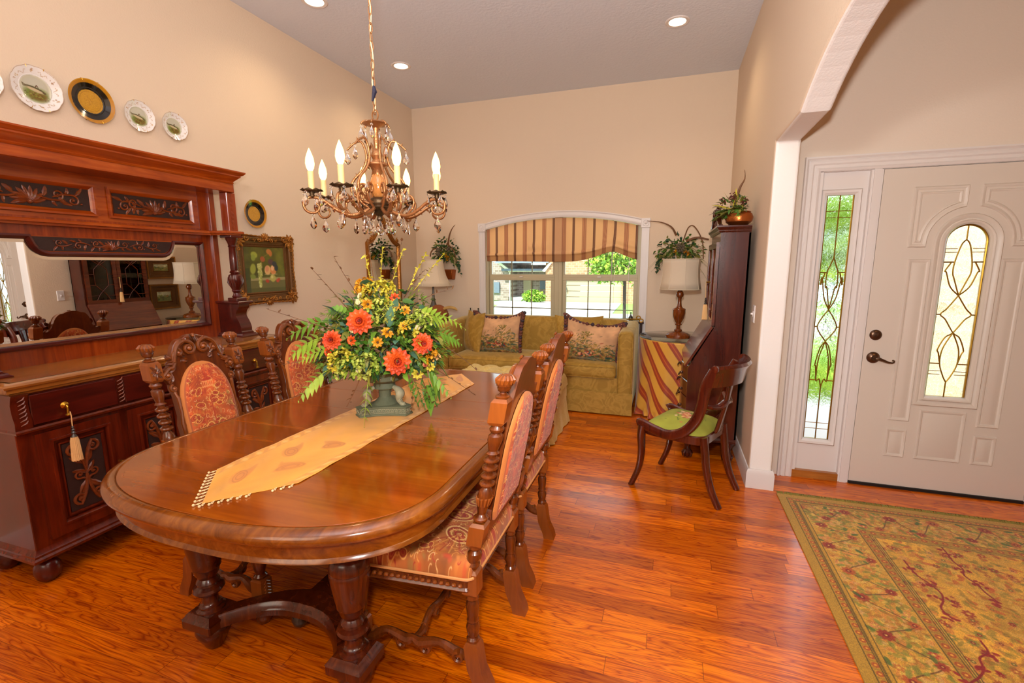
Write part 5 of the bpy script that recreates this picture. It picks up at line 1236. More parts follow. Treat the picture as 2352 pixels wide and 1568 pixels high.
for k in range(9):
    a = -2.4+k*.32; x, y = -2.60+.05*k*.3, 4.62
    leafc_pts = None
    P = []
    for i in range(7):
        t_ = i/6; w_ = .028*math.sin(PI*min(.97, t_+.03)); c_ = Vector((x+math.cos(a)*.13*t_, y+math.sin(a)*.05*t_-.02, .78+.05*t_*(1-t_)*4*(k % 3)/2)); s_ = Vector((-math.sin(a), math.cos(a)*.6, .3))*w_; P.append([tuple(c_-s_), tuple(c_+Vector((0, 0, -.006))), tuple(c_+s_)])
    lf.grid(P)
o = lf.build('magnolia_leaves', plain('dried_magnolia_leaf', '5a3420', .4, var=.3), None, sharp=170); tag(o, 'dried brown magnolia leaves lying on the edge of the left corner table', 'dried leaves')
# console behind sofa, bottles, brass knot
# small bottles and brass finial standing on the window stool and rods behind the sofa
M['darkglass'] = plain('dark_bottle', '1e2420', .15, coat=.8)
ct = thing('sofa_table', 'narrow dark table hidden behind the sofa back, only its ornaments show', 'console table', (-1.3, 5.34, 0))
MB().bbox(-2.385, -.24, 5.312, 5.388, .80, .822, .004).build('table_top', M['dkw'], ct)
for x in (-2.36, -.27): MB().box(x-.015, x+.015, 5.325, 5.375, 0, .80).build('leg', M['dkw'], ct)
for x, lab, s_ in ((-2.318, 'small dark bottle left of the window, the left one of the pair', 1), (-2.214, 'small dark bottle left of the window, the right one of the pair', 1.05), (-.384, 'single dark green bottle behind the right sofa arm', 1.05)):
    o = MB().lathe([(.016*s_, 0), (.023*s_, .008), (.026*s_, .03), (.023*s_, .045), (.012*s_, .062), (.007*s_, .075), (.0065*s_, .095), (.008*s_, .098), (.008*s_, .104), (0, .105)], 18, (x, 5.35, .822)).build('bottle', M['darkglass']); tag(o, lab, 'bottle')
b = MB(); z = .835; 
b.tube([(-.50, 5.335, .845), (-.33, 5.325, .85), (-.29, 5.32, .85)], .008, 8)
b.tube([(-.30+.022*math.cos(a), 5.32, .868+.020*math.sin(a)) for a in [i*PI/8 for i in range(16)]], .006, 8, closed=True); b.tube([(-.268+.020*math.cos(a), 5.315, .838+.018*math.sin(a)) for a in [i*PI/8 for i in range(16)]], .006, 8, closed=True); b.sphere((-.29, 5.32, .85), .012, 10, 8)
o = b.build('brass_bow', M['brass'], None, sharp=170); tag(o, 'looped brass bow ornament behind the right sofa arm next to the dark green bottle', 'ornament')
# ---------------------------------------------------------------- secretary desk
M['desk'] = wood('dark_mahogany_side', [(.3, '3c140c'), (.55, '4e1c10'), (.85, '642a18')], .22, 'Z', .4, coat=.5)
M['deskf'] = wood('mahogany_front', [(.3, '481a0c'), (.55, '66280f'), (.8, '7e3818')], .25, 'Y', .5, coat=.5)
sd = thing('secretary_desk', 'tall dark mahogany secretary desk with slant lid and glazed doors against the right wall', 'secretary desk', (.36, 3.96, 0))
SY0, SY1 = 3.60, 4.325; DXB = .515; DXU, DXL = .322, .158
b = MB(); sp = [(DXB, .17), (DXL+.005, .17), (DXL+.005, .70), (DXU, 1.0), (DXU+.004, 1.0), (DXU+.004, 1.665), (DXB, 1.665)]
b.prism(sp, SY0, SY0+.02, 'XZ').prism(sp, SY1-.02, SY1, 'XZ')
b.build('side_panel', M['desk'], sd)
b = MB().box(DXB-.012, DXB, SY0, SY1, .17, 1.66).box(DXL+.01, DXB, SY0+.01, SY1-.01, .69, .705).box(DXU, DXB, SY0+.01, SY1-.01, .99, 1.005)
for z in (1.22, 1.44): b.box(DXU+.03, DXB, SY0+.01, SY1-.01, z, z+.012)
b.box(DXU+.004, DXU+.02, SY0+.02, SY1-.02, 1.60, 1.664); b.build('case', M['deskf'], sd)
lv = Vector((DXU-DXL, 0, .30)); b = MB(); nl = Vector((-.30, 0, DXU-DXL)).normalized()
q = [Vector((DXL-.008, 0, .70)), Vector((DXU-.004, 0, 1.003))]; b.prism([(q[0].x, q[0].z), (q[0].x+nl.x*.016, q[0].z+nl.z*.016), (q[1].x+nl.x*.016, q[1].z+nl.z*.016), (q[1].x, q[1].z)], SY0+.012, SY1-.012, 'XZ'); lid = b.build('slant_lid', M['deskf'], sd)
# serpentine drawers
for i, (z0, z1) in enumerate(((.57, .685), (.44, .56), (.31, .43), (.185, .30))):
    b = MB(); pts = []
    for k in range(31):
        t = k/30; y = SY0+.02+(SY1-SY0-.04)*t; pts.append((DXL-.004-.026*math.cos((t-.5)*2*PI*1.0)*(1)+.012*abs(t-.5)*2, y))
    pl_ = pts+[(DXL+.03, SY1-.02), (DXL+.03, SY0+.02)]
    b.prism(pl_[::-1], z0, z1, 'XY', b=.004); dr = b.build('drawer', M['deskf'], sd)
    for t in (.22, .78):
        y = SY0+.02+(SY1-SY0-.04)*t; x = DXL-.03
        kb = MB(); kb.sphere((x, y, (z0+z1)/2), .012, 10, 8); kb.tube([(x-.01, y-.03, (z0+z1)/2), (x-.022, y-.02, (z0+z1)/2-.018), (x-.024, y, (z0+z1)/2-.024), (x-.022, y+.02, (z0+z1)/2-.018), (x-.01, y+.03, (z0+z1)/2)], .0035, 6); kb.build('bail_pull', M['dbronze'], dr)
b = MB(); b.profile_run([(0, 0), (.012, .004), (.014, .02), (.006, .03), (0, .034)], [(DXB, SY0), (DXL, SY0), (DXL, SY1), (DXB, SY1)][::-1], closed=False, zbase=.15); b.box(DXL+.01, DXB, SY0+.005, SY1-.005, .15, .185); b.build('base_moulding', M['desk'], sd, sharp=30)
for x, y in ((DXL+.035, SY0+.04), (DXB-.045, SY0+.04), (DXL+.035, SY1-.04), (DXB-.045, SY1-.04)):
    b = MB(); b.lathe([(.03, .045), (.024, .07), (.022, .09), (.034, .12), (.05, .15)], 14, (x, y, 0)); b.sphere((x, y, .026), .026, 14, 10)
    for k in range(5):
        a = -PI/2+ (k-2)*.7; b.tube([(x+.02*math.cos(a), y+.02*math.sin(a), .06), (x+.034*math.cos(a), y+.034*math.sin(a), .04), (x+.030*math.cos(a), y+.030*math.sin(a), .008)], [.009, .009, .005], 6)
    b.build('claw_foot', M['desk'], sd)
dg = glassy('cabinet_glass', 'd8d8c8', rough=.01)
ym = (SY0+SY1)/2
for y0, y1 in ((SY0+.022, ym-.002), (ym+.002, SY1-.022)):
    F_ = FXR(DXU+.002); b = mbm(F_); a0, a1, z0, z1 = -y1, -y0, 1.012, 1.60; w = .042
    for r in ((a0, a1, z0, z0+w), (a0, a1, z1-w, z1), (a0, a0+w, z0+w, z1-w), (a1-w, a1, z0+w, z1-w)): b.prism(rectp(*r), 0, .02, 'XY')
    d_ = b.build('glazed_door', M['deskf'], sd)
    b = mbm(F_); xm_, zm = (a0+a1)/2, (z0+z1)/2; hx, hz = (a1-a0)/2-w, (z1-z0)/2-w
    def L2_(pts): b.tube([(xm_+x*hx, zm+y*hz, .012) for x, y in pts], .0045, 5, flat=.8)
    L2_([(-1, 1), (0, .62), (1, 1)][:3]); L2_([(-.55, 1), (.55, .42), (.55, -.30), (-.25, -.72), (-.55, -1)]); L2_([(.55, 1), (-.55, .42), (-.55, -.30), (.25, -.72), (.55, -1)])
    L2_([(.55, .2), (1, .2)]); L2_([(-.55, .2), (-1, .2)]); L2_([(.55, -.3), (1, -.3)]); L2_([(-.55, -.3), (-1, -.3)]); L2_([(.4, -.8), (.4, -.8+.001), (1, -.8)]); L2_([(-1, -.8), (-.4, -.8)])
    b.build('tracery', M['deskf'], d_)
    mbm(F_).prism(rectp(a0+w-.004, a1-w+.004, z0+w-.004, z1-w+.004), .006, .009, 'XY').build('pane', dg, d_)
b = MB(); b.profile_run([(-.2, 0), (.004, 0), (.012, .01), (.010, .016), (.022, .03), (.026, .036), (.026, .046), (-.2, .046)], [(DXB, SY0), (DXU, SY0), (DXU, SY1), (DXB, SY1)][::-1], closed=False, zbase=1.663); b.box(DXU+.005, DXB-.003, SY0+.002, SY1-.002, 1.664, 1.703); b.build('cornice', M['desk'], sd, sharp=30)
b = MB()  # swan neck pediment on the front
for s in (-1, 1):
    pt = cat([(ym+s*.35, 1.71), (ym+s*.25, 1.735), (ym+s*.16, 1.81), (ym+s*.09, 1.855), (ym+s*.055, 1.83)], 6)
    b.tube([(DXU+.0, y, z) for y, z in pt], [.012]*len(pt), 8, flat=1.4); b.lathe([(.0, -.026), (.022, -.024), (.026, -.01), (.026, .0)], 16, (DXU, ym+s*.055, 1.825), 'X')
b.lathe([(.018, 1.70), (.022, 1.75), (.012, 1.77), (.024, 1.80), (.02, 1.83), (.006, 1.87), (0, 1.89)], 16, (DXU+.01, ym, 0))
b.build('pediment', M['desk'], sd, sharp=40)
tassel('key_tassel', 'cream silk tassel hanging from the glazed door of the secretary desk', (DXU-.042, 3.965, 1.30), .12, .11, (-1, 0, 0))
MB().lathe([(.0, -.045), (.008, -.043), (.005, -.025), (.005, 0)], 10, (DXU-.002, 3.965, 1.31), 'X').build('key', M['brass'], sd)
# ---------------------------------------------------------------- paintings, mirror and plates
def grim(name, inner, outer, gold=True): pass
M['gilt'] = plain('antique_gilt', 'a87030', .34, metal=.75, bmp=.7, bscale=55, var=.55)
M['giltd'] = plain('dark_gilt', '6c4822', .45, metal=.5, bmp=.5, bscale=70, var=.4)
M['paint'] = vcol('oil_painting', .35, .1, 400, coat=.4)
def picture(name, label, F_, cx, cz, w, h, fw, canvas, ornate=True, group=None, loc=(0, 0, 0)):
    t = thing(name, label, 'painting', loc, 0, group)
    iw, ih = w-2*fw, h-2*fw
    b = mbm(F_); P0 = rectp(cx-iw/2, cx+iw/2, cz-ih/2, cz+ih/2)
    b.profile_run([(0, .006), (-.0, .010), (.008, .014), (.016, .010), (.024, .014), (.03, .012), (fw*.55, .018), (fw*.62, .028), (fw*.8, .034), (fw, .022), (fw, 0)], P0)
    fr = b.build('frame', M['giltd'], t, sharp=35)
    H_, W_ = canvas.shape[:2]
    u, v = np.meshgrid(np.linspace(0, 1, W_), np.linspace(1, 0, H_))
    P = np.stack([cx-iw/2+u*iw, cz-ih/2+v*ih, np.full_like(u, .008), np.ones_like(u)], -1)@np.array(F_).T
    npgrid('canvas', P[..., :3], canvas, M['paint'], t)
    if ornate:
        b = mbm(F_)
        r_ = random.Random(8)
        for sx in (-1, 1):
            for sz in (-1, 1):   # corner cartouches
                x, z = cx+sx*(w/2-fw*.40), cz+sz*(h/2-fw*.40)
                for k in range(9):
                    a = k*2*PI/9+.2; leafc(b, x, z, a, fw*.70, fw*.17, .026, .012)
                scroll(b, x+sx*.01, z+sz*.01, fw*.30, 0, 1, 1.4, .0065, .036); scroll(b, x-sx*fw*.75, z+sz*fw*.15, fw*.26, 0, sx, 1.3, .005, .03); scroll(b, x+sx*fw*.1, z-sz*fw*.75, fw*.26, PI/2, -sx, 1.3, .005, .03)
        for sx, sz in ((0, 1), (0, -1)):
            x, z = cx, cz+sz*(h/2-fw*.35)
            for k in range(9): leafc(b, x, z, sz*PI*(k/8), fw*.62, fw*.14, .026, .012)
            for s in (-1, 1): scroll(b, x+s*fw*.7, z, fw*.25, PI/2, s, 1.3, .005, .03); scroll(b, x+s*fw*1.25, z, fw*.18, -PI/2, -s, 1.3, .004, .028)
            b.sphere((x, z, .034), .01, 8, 6)
        for (x0, z0, x1, z1) in ((cx-w/2, cz-h/2, cx+w/2, cz-h/2), (cx+w/2, cz-h/2, cx+w/2, cz+h/2), (cx+w/2, cz+h/2, cx-w/2, cz+h/2), (cx-w/2, cz+h/2, cx-w/2, cz-h/2)):
            n = 40; k_ = Vector((z1-z0, x0-x1)).normalized()
            pts = [(x0+(x1-x0)*i/n+k_.x*(-.010+.012*abs(math.cos(PI*i/n))**.7), z0+(z1-z0)*i/n+k_.y*(-.010+.012*abs(math.cos(PI*i/n))**.7), .028) for i in range(n+1)]
            b.tube(pts, [.006+.0025*math.sin(i*2.2) for i in range(n+1)], 6)
            for i in range(6, n-5, 2): b.sphere((pts[i][0]-k_.x*.018, pts[i][1]-k_.y*.018, .03), .0045, 6, 4)
        b.build('gilt_ornament', M['gilt'], fr, sharp=60)
    else:
        b = mbm(F_); b.profile_run([(fw*.8, .03), (fw*.85, .038), (fw*.95, .038), (fw, .03)], P0); b.profile_run([(.0, .01), (.004, .016), (.010, .010)], P0); b.build('gilt_edge', M['gilt'], fr)
    return t
cv = Cv(150, 130, '4c4c14'); 
for k in range(75): cv.rect(k*2, 0, k*2+2, 130, '6a6a18', .25+.5*max(0, (k-30)/45))
cv.noise(.10, 22, 4); cv.rect(0, 92, 150, 130, '6c6434', .9); cv.rect(18, 88, 150, 96, 'b0a070', .75); cv.rect(0, 118, 150, 130, '4c4c1c', .6); cv.rect(0, 60, 16, 130, '33380f', .7)
for x, y, rx, ry, c in ((36, 22, 12, 9, 'a0a83c'), (32, 30, 8, 9, '88983a'), (28, 62, 10, 15, '9aa03c'), (26, 84, 10, 7, '7a8a34'), (92, 12, 10, 8, 'c07830'), (98, 18, 6, 8, 'b86c2c'), (66, 34, 9, 8, 'a8502c'), (82, 66, 12, 14, 'e0b070'), (80, 62, 7, 9, 'd08c60'), (104, 66, 12, 14, 'd88848'), (101, 60, 6, 8, 'e8b888'), (96, 42, 10, 9, '5c3c3c'), (110, 48, 9, 8, '34343c'), (116, 60, 7, 9, '2c3438'), (100, 90, 11, 11, 'b0a850'), (97, 86, 5, 5, 'd0c878'), (78, 98, 7, 5, 'b43c24'), (118, 98, 6, 5, 'c04428'), (124, 94, 5, 4, 'b83c24')): cv.ell(x, y, rx, ry, .2, c, .95, soft=1.5)
rg = random.Random(2)
for k in range(60):
    y = rg.uniform(46, 112); x = 54+(rg.uniform(-9, 9))*(1-(y-46)/90)-(y-60)*.06; cv.ell(x, y, 4, 4.4, 0, rg.choice(['a8ac50', 'b8bc68', '8c943c', 'c8c880']), .9); cv.ell(x-1, y-1.5, 1.2, 1.2, 0, 'e4e4b0', .7)
cv.line([(58, 60), (62, 40), (72, 26), (86, 20)], 1.5, '8c7438', .9); cv.line([(70, 78), (118, 78)], 1.5, 'd0c090', .8)
picture('framed_painting', 'still life of grapes and peaches in an ornate gilt frame beside the sideboard', FX(XL), 2.99, 1.418, .565, .525, .088, cv.a, True, None, (XL, 2.99, 1.418))
def landscape(seed):
    r = random.Random(seed); cv = Cv(60, 44, 'a8b088'); cv.rect(0, 0, 60, 16, 'c8c8a0', .9); cv.rect(0, 22, 60, 44, '6c7034', .9); cv.noise(.08, 12, seed)
    for k in range(30): cv.ell(r.uniform(0, 60), r.uniform(16, 34), r.uniform(2, 6), r.uniform(2, 5), 0, r.choice(['4c5428', '6c7830', '8c8c44', 'a89850', 'b0743c']), .7)
    return cv.a
for i, (z, h, lab) in enumerate(((1.43, .30, 'small landscape in a wide gilt frame, upper of the two on the right wall seen in the sideboard mirror'), (1.035, .34, 'small landscape in a wide gilt frame, lower of the two on the right wall seen in the sideboard mirror'))):
    picture('framed_landscape', lab, FXR(XR), -4.665, z, .40, h, .105, landscape(i+3), False, 'two small landscapes by the desk', (XR, 4.665, z))
# tall gilt mirror over the left corner table
wm = thing('wall_mirror', 'narrow gilt mirror with arched crest on the left wall behind the flowers', 'wall mirror', (XL, 4.66, 1.4))
F_ = FX(XL); my0, my1, mz0, mz1 = 4.335, 4.985, .98, 1.70
top_ = cat([(my1, 1.66), (my1-.01, 1.70), (my1-.10, 1.735), (my1-.17, 1.80), (my1-.25, 1.90), ((my0+my1)/2, 1.90), (my0+.25, 1.90), (my0+.17, 1.80), (my0+.10, 1.735), (my0+.01, 1.70), (my0, 1.66)], 4)
pth = [(my0, mz0), (my1, mz0)]+top_
b = mbm(F_); b.profile_run([(.0, 0), (.0, .024), (-.012, .032), (-.024, .024), (-.034, .028), (-.046, .014), (-.048, .006)], pth); fr = b.build('gilt_frame', M['gilt'], wm, sharp=35)
b = mbm(F_); b.prism(inset(pth, .04), .004, .008, 'XY'); b.build('mirror_glass', M['mirror'], wm)
b = mbm(F_); yc = (my0+my1)/2
for k in range(7): leafc(b, yc, 1.90, PI*(k/6), .075 if k != 3 else .10, .016, .03, .014)
for s in (-1, 1): scroll(b, yc+s*.09, 1.88, .035, PI/2, s, 1.3, .009, .03); scroll(b, yc+s*.26, 1.735, .03, PI/2, s, 1.3, .008, .03); leafc(b, yc+s*.15, 1.84, -PI/4 if s > 0 else PI+PI/4, .09, .02, .028, .01)
b.build('crest_ornament', M['gilt'], fr, sharp=60)
# plates
def plate_mesh(parent, yc, zc, r, cv, scallop=0):
    n, m_ = 72, 44
    a, t = np.meshgrid(np.linspace(0, 2*PI, n*2+1), np.linspace(0, 1, m_))
    rr = t*r*(1+scallop*np.abs(np.sin(a*6))*t**3)
    dep = .010+np.where(t < .58, 0, (t-.58)/.42*.017); dep = np.where((t > .5) & (t < .62), .010+.004*((t-.5)/.12)**2, dep)
    Yp, Zp = yc+rr*np.cos(a), zc+rr*np.sin(a); P = np.stack([XL+dep, Yp, Zp], -1)
    ix = np.clip((.5+.5*t*np.cos(a))*(cv.w-1), 0, cv.w-1).astype(int); iy = np.clip((.5-.5*t*np.sin(a))*(cv.h-1), 0, cv.h-1).astype(int)
    o = npgrid('plate_front', P, cv.a[iy, ix], M['china'], parent); 
    MB().lathe([(r*.5, .003), (r*.55, .003), (r*.62, .010), (r*.99, .0245), (r*.985, .0255), (r*.62, .0085), (r*.5, .006), (0, .006)], 72, (XL, yc, zc), 'X').build('plate_back', M['chinab'], parent)
M['china'] = vcol('painted_china', .12, 0, coat=.6); M['chinab'] = plain('white_china', 'e8e4e0', .15, coat=.5)
def fish_plate(seed):
    r = random.Random(seed); cv = Cv(220, 220, 'ebe6e2'); c = 110
    cv.ell(c, c, 66, 66, 0, 'd8d4bc', 1, soft=3); cv.ell(c, c, 62, 62, 0, 'b8b49a', .8, soft=6); cv.ell(c, c+26, 52, 36, 0, '6a7a2c', .9, soft=10); cv.ell(c+8, c+34, 38, 20, 0, '7a4a20', .7, soft=8); cv.ell(c, c-30, 50, 26, 0, 'bcb8a8', .7, soft=8)
    for k in range(60): cv.ell(c+r.gauss(0, 22), c+30+r.gauss(0, 10), r.uniform(2, 7), r.uniform(1, 4), r.uniform(-1, 1), r.choice(['5c6c24', '84902c', '4c3c1c', '9aa048', '6c4420']), .5)
    cv.ell(c-2, c+2, 42, 11, .22, '4c4428', .95, soft=1.5); cv.ell(c-3, c+6, 38, 8, .22, 'c8b48c', .95, soft=2); cv.ell(c+36, c+11, 7, 5, .3, '5a4c30', .9); cv.line([(c-40, c-8), (c-54, c-16), (c-50, c-4), (c-40, c-6)], 4, '5c4c2c', .9); cv.line([(c, c-10), (c+6, c-20), (c+12, c-8)], 4, '5a3c24', .9)
    cv.ell(c, c, 68, 68, 0, 'a8a8a0', .6, ring=1.4)
    for k in range(6):
        a = k*PI/3+.4; x, y = c+88*math.cos(a), c+88*math.sin(a)
        for q in range(7): cv.ell(x+r.gauss(0, 6), y+r.gauss(0, 6), 3, 2, r.uniform(0, 3), r.choice(['b08050', '9a6a3c', 'c8a060']), .85)
        a2 = a+PI/6; pts = [(c+(84+8*math.sin(t*3))*math.cos(a2-.22+t*.15), c+(84+8*math.sin(t*3))*math.sin(a2-.22+t*.15)) for t in [i/3 for i in range(10)]]
        cv.line(pts, 2.2, 'b08c64', .8)
    cv.ell(c, c, 108, 108, 0, 'b89060', .8, ring=2); return cv
def black_plate():
    cv = Cv(220, 220, 'b87c14'); c = 110; cv.ell(c, c, 92, 92, 0, '16120c', 1); cv.ell(c, c, 58, 58, 0, 'c08c20', 1); cv.ell(c, c, 86, 86, 0, '241c10', .7, ring=1)
    r = random.Random(1)
    for k in range(260): a, q = r.uniform(0, 6.3), r.uniform(0, 54); cv.ell(c+q*math.cos(a), c+q*math.sin(a), 2, 1.4, a, r.choice(['a8741c', 'd8a438', '9a6a18']), .6)
    cv.ell(c, c, 50, 50, 0, '8c5c10', .7, ring=1.5); cv.ell(c, c, 108, 108, 0, 'd8a030', .8, ring=2); return cv
pls = [(1.518, 2.314, .107, 'f', 'fish painted plate cut by the left edge of the picture'), (1.652, 2.331, .105, 'f', 'large white plate with a painted fish, leftmost full plate above the sideboard'), (1.893, 2.345, .112, 'b', 'black and gold plate between the fish plates above the sideboard'),
       (2.141, 2.337, .087, 'f', 'white plate with a painted fish right after the black and gold plate'), (2.354, 2.335, .082, 'f', 'white plate with a painted fish at the right end of the row'), (2.923, 1.845, .105, 'b', 'black and gold plate hanging alone above the framed still life')]
pls[0] = (1.44, 2.31, .08)+pls[0][3:]
for i, (y, z, r, kd, lab) in enumerate(pls):
    t = thing('decorative_plate', lab, 'plate', (XL, y, z), 0, 'plates hung on the left wall'); plate_mesh(t, y, z, r, fish_plate(i+1) if kd == 'f' else black_plate(), .03 if kd == 'f' else 0)
    b = mbm(FX(XL))
    for a in (PI/2+.35, PI/2-.35, -PI/2+.35, -PI/2-.35): c_, s_ = math.cos(a), math.sin(a); b.tube([(y+r*.92*c_, z+r*.92*s_, .030), (y+r*1.01*c_, z+r*1.01*s_, .031), (y+r*1.02*c_, z+r*1.02*s_, .02), (y+r*.8*c_, z+r*.8*s_, .004)], .0013, 5)
    b.build('wire_hanger', M['brass'], t)
# ---------------------------------------------------------------- side chair with needlepoint seat
M['ch2'] = wood('mahogany_chair', [(.3, '3c1208'), (.55, '5a1e0c'), (.85, '74300f')], .22, 'Z', .6, coat=.5)
ch = thing('side_chair', 'low curved back mahogany chair with a green needlepoint seat by the desk', 'chair', (.155, 3.14, 0), math.atan2(.183, -.405)-PI/2)
# local frame: +y is the front
def sweep(b, pts, rad, flat=1.0, seg=10, up=(1, 0, 0)): b.tube(pts, rad, seg, flat=flat, up=up)
SWn = .215
out = rnd([(SWn-.01, -.19), (SWn+.015, .215), (-SWn-.015, .215), (-SWn+.01, -.19)], .10, 6)
b = MB()
rings_mesh(b, [(inset(out, .004), .375), (out, .372), (out, .418), (inset(out, .006), .424), (inset(out, .03), .425)]); b.build('seat_rail', M['ch2'], ch, local=True, sharp=40)
n_ = 96; u, v = np.meshgrid(np.linspace(0, 2*PI, 121), np.linspace(0, 1, 40)); io = inset(out, .012)
io_ = np.array([io[int(k*len(io)/121) % len(io)] for k in range(121)]); 
per_ = [0]; 
for i in range(len(io)): per_.append(per_[-1]+math.hypot(io[(i+1) % len(io)][0]-io[i][0], io[(i+1) % len(io)][1]-io[i][1]))
io_ = []
for k in range(121):
    d = per_[-1]*k/120 % per_[-1]; i = max(j for j in range(len(io)) if per_[j] <= d+1e-9); t = (d-per_[i])/max(1e-9, per_[i+1]-per_[i]); a, c = io[i], io[(i+1) % len(io)]; io_.append((a[0]+(c[0]-a[0])*t, a[1]+(c[1]-a[1])*t))
io_ = np.array(io_); X = v*io_[:, 0][None]; Yq = v*io_[:, 1][None]+.0*v; Zq = .424+.062*(1-v**2.6)**.7
cv = Cv(160, 160, '9a9c38'); cv.noise(.05, 30, 2); r = random.Random(6)
for k in range(70): x, y = 80+r.gauss(0, 17), 80+r.gauss(0, 13); cv.line([(x, y), (x+r.uniform(-12, 12), y+r.uniform(-9, 9))], 1.8, r.choice(['4c6424', '3c4c20', '6c7c2c']), .9)
for k in range(55): x, y = 80+r.gauss(0, 13), 80+r.gauss(0, 9); cv.ell(x, y, r.uniform(2, 6), r.uniform(2, 4), r.uniform(0, 3), r.choice(['e8b088', 'd88860', 'f0c8a8', 'c86848', 'e8c078', 'b0503c']), .9)
ix = np.clip((X/.23*.5+.5)*159, 0, 159).astype(int); iy = np.clip((Yq/.23*.5+.5)*159, 0, 159).astype(int)
npgrid('needlepoint_seat', np.stack([X, Yq, Zq], -1), cv.a[iy, ix], vcol('needlepoint_wool', .9, .35, 420), ch, world=False)
for s in (-1, 1):
    b = MB(); x = s*(SWn+.005)
    fl = cat([(x, .195, .43), (x, .205, .36), (x, .20, .25), (x, .215, .13), (x, .265, .0)], 5); sweep(b, fl, [.024+.014*(1-i/len(fl))**1.5 for i in range(len(fl))], .75, 12); b.build('front_leg', M['ch2'], ch, local=True)
    b = MB(); x2 = s*.165
    bl = cat([(x2, -.17, .42), (x2, -.185, .33), (x2, -.20, .22), (x2, -.235, .10), (x2, -.285, .0)], 5); sweep(b, bl, [.029-.006*i/len(bl) for i in range(len(bl))], .85, 12); b.build('rear_leg', M['ch2'], ch, local=True)
    # one continuous sweep: front knee, along the seat and up into the back
    b = MB(); pts = cat([(s*(SWn+.006), .225, .425), (s*(SWn+.012), .20, .436), (s*(SWn+.012), .11, .415), (s*(SWn+.010), .02, .405), (s*(SWn+.004), -.07, .445), (s*(SWn-.004), -.135, .53), (s*(SWn-.008), -.165, .63), (s*(SWn-.012), -.18, .74), (s*(SWn-.014), -.225, .835)], 6)
    m_ = len(pts); sweep(b, pts, [.037-.006*math.sin(PI*i/m_) for i in range(m_)], .42, 12, up=(0, 0, 1)); b.build('swept_side', M['ch2'], ch, local=True)
b = MB(); P = []
for i in range(21):      # concave crest rail with rolled ends
    t = -1+2*i/20; x = t*(SWn+.03); yb = -.21-.085*(1-t*t); w_ = .035 if abs(t) < .9 else .028
    P.append([(x, yb+.018, .745), (x, yb-.016, .750), (x, yb-.035, .835), (x, yb-.055, .862), (x, yb-.045, .880), (x, yb-.022, .878), (x, yb-.010, .850), (x, yb+.010, .80), (x, yb+.018, .745)])
b.grid(P); b.add([p for p in P[0]][:8], [tuple(range(8))]); b.add([p for p in P[-1]][:8], [tuple(range(7, -1, -1))]); b.build('crest_rail', M['ch2'], ch, local=True, sharp=50)
for x0 in (-1, 1): MB().lathe([(0, -.014), (.020, -.012), (.022, 0), (.020, .012), (0, .014)], 16, (x0*(SWn+.03), -.24, .862), 'X').build('scroll_end', M['ch2'], ch, local=True)
b = MB()
P = [[(-w, y, z), (-w*.5, y-.007, z), (0, y-.010, z), (w*.5, y-.007, z), (w, y, z)] for w, y, z in cat([(.05, -.265, .79), (.042, -.255, .72), (.032, -.24, .62), (.04, -.22, .52), (.055, -.20, .42)], 5)]
b.grid(P); o = b.build('back_splat', M['ch2'], ch, local=True, sharp=170); o.modifiers.new('t', 'SOLIDIFY').thickness = .014
b = MB(); b.tube(cat([(-.195, -.165, .62), (-.10, -.215, .60), (0, -.235, .62), (.10, -.215, .60), (.195, -.165, .62)], 5), [.016]*21, 10, flat=1.6, up=(0, 0, 1)); b.build('carved_crossrail', M['ch2'], ch, local=True)
# ---------------------------------------------------------------- rug in the foyer
rug = thing('foyer_rug', 'large gold oriental rug with floral border on the foyer floor by the front door', 'rug', (1.7, 1.75, 0))
RX0, RX1, RY0, RY1 = .716, 2.40, .55, 3.185; PXM = 430
Wd, Hh = int((RX1-RX0)*PXM), int((RY1-RY0)*PXM); cv = Cv(Wd, Hh, 'cca044'); r = random.Random(21); cv.noise(.05, 60, 1)
def U(d): return d*PXM
def flower(x, y, s, c1, c2, n=7):
    a0 = r.uniform(0, 6)
    for k in range(n): a = a0+2*PI*k/n; cv.ell(x+s*.62*math.cos(a), y+s*.62*math.sin(a), s*.42, s*.26, a, c1, .85)
    cv.ell(x, y, s*.4, s*.4, 0, c2, .9); cv.ell(x, y, s*.16, s*.16, 0, 'dcc080', .8)
def vine(pts, wd, c, leaves=True):
    p = cat(pts, 7); cv.line(p, wd, c, .85)
    if leaves:
        for q in p[::4]:
            a = r.uniform(0, 6.3); cv.ell(q[0]+5*math.cos(a), q[1]+5*math.sin(a), 6, 3, a, r.choice(['7c8238', '8c9048', '6c7434', 'a49848', '90702c']), .85)
mb, m1, m2 = U(.045), U(.095), U(.33)
pal = ['a8622c', 'b87438', '9c4424', 'c08a48', '8c8440', 'c8946a']
# field
for k in range(6500):
    x, y = r.uniform(m2, Wd), r.uniform(0, Hh); cv.ell(x, y, r.uniform(3, 11), r.uniform(2, 6), r.uniform(0, 3.1), r.choice(['8c7c34', 'a8883c', 'cca45c', 'a8702c', 'a08a3c', 'b8943c', 'b8602c', 'd0aa60', 'c08040']), .6)
for k in range(900): flower(r.uniform(m2, Wd), r.uniform(0, Hh), r.uniform(4, 10), r.choice(pal), r.choice(['8c3c20', 'c09048', '7c6c30']))
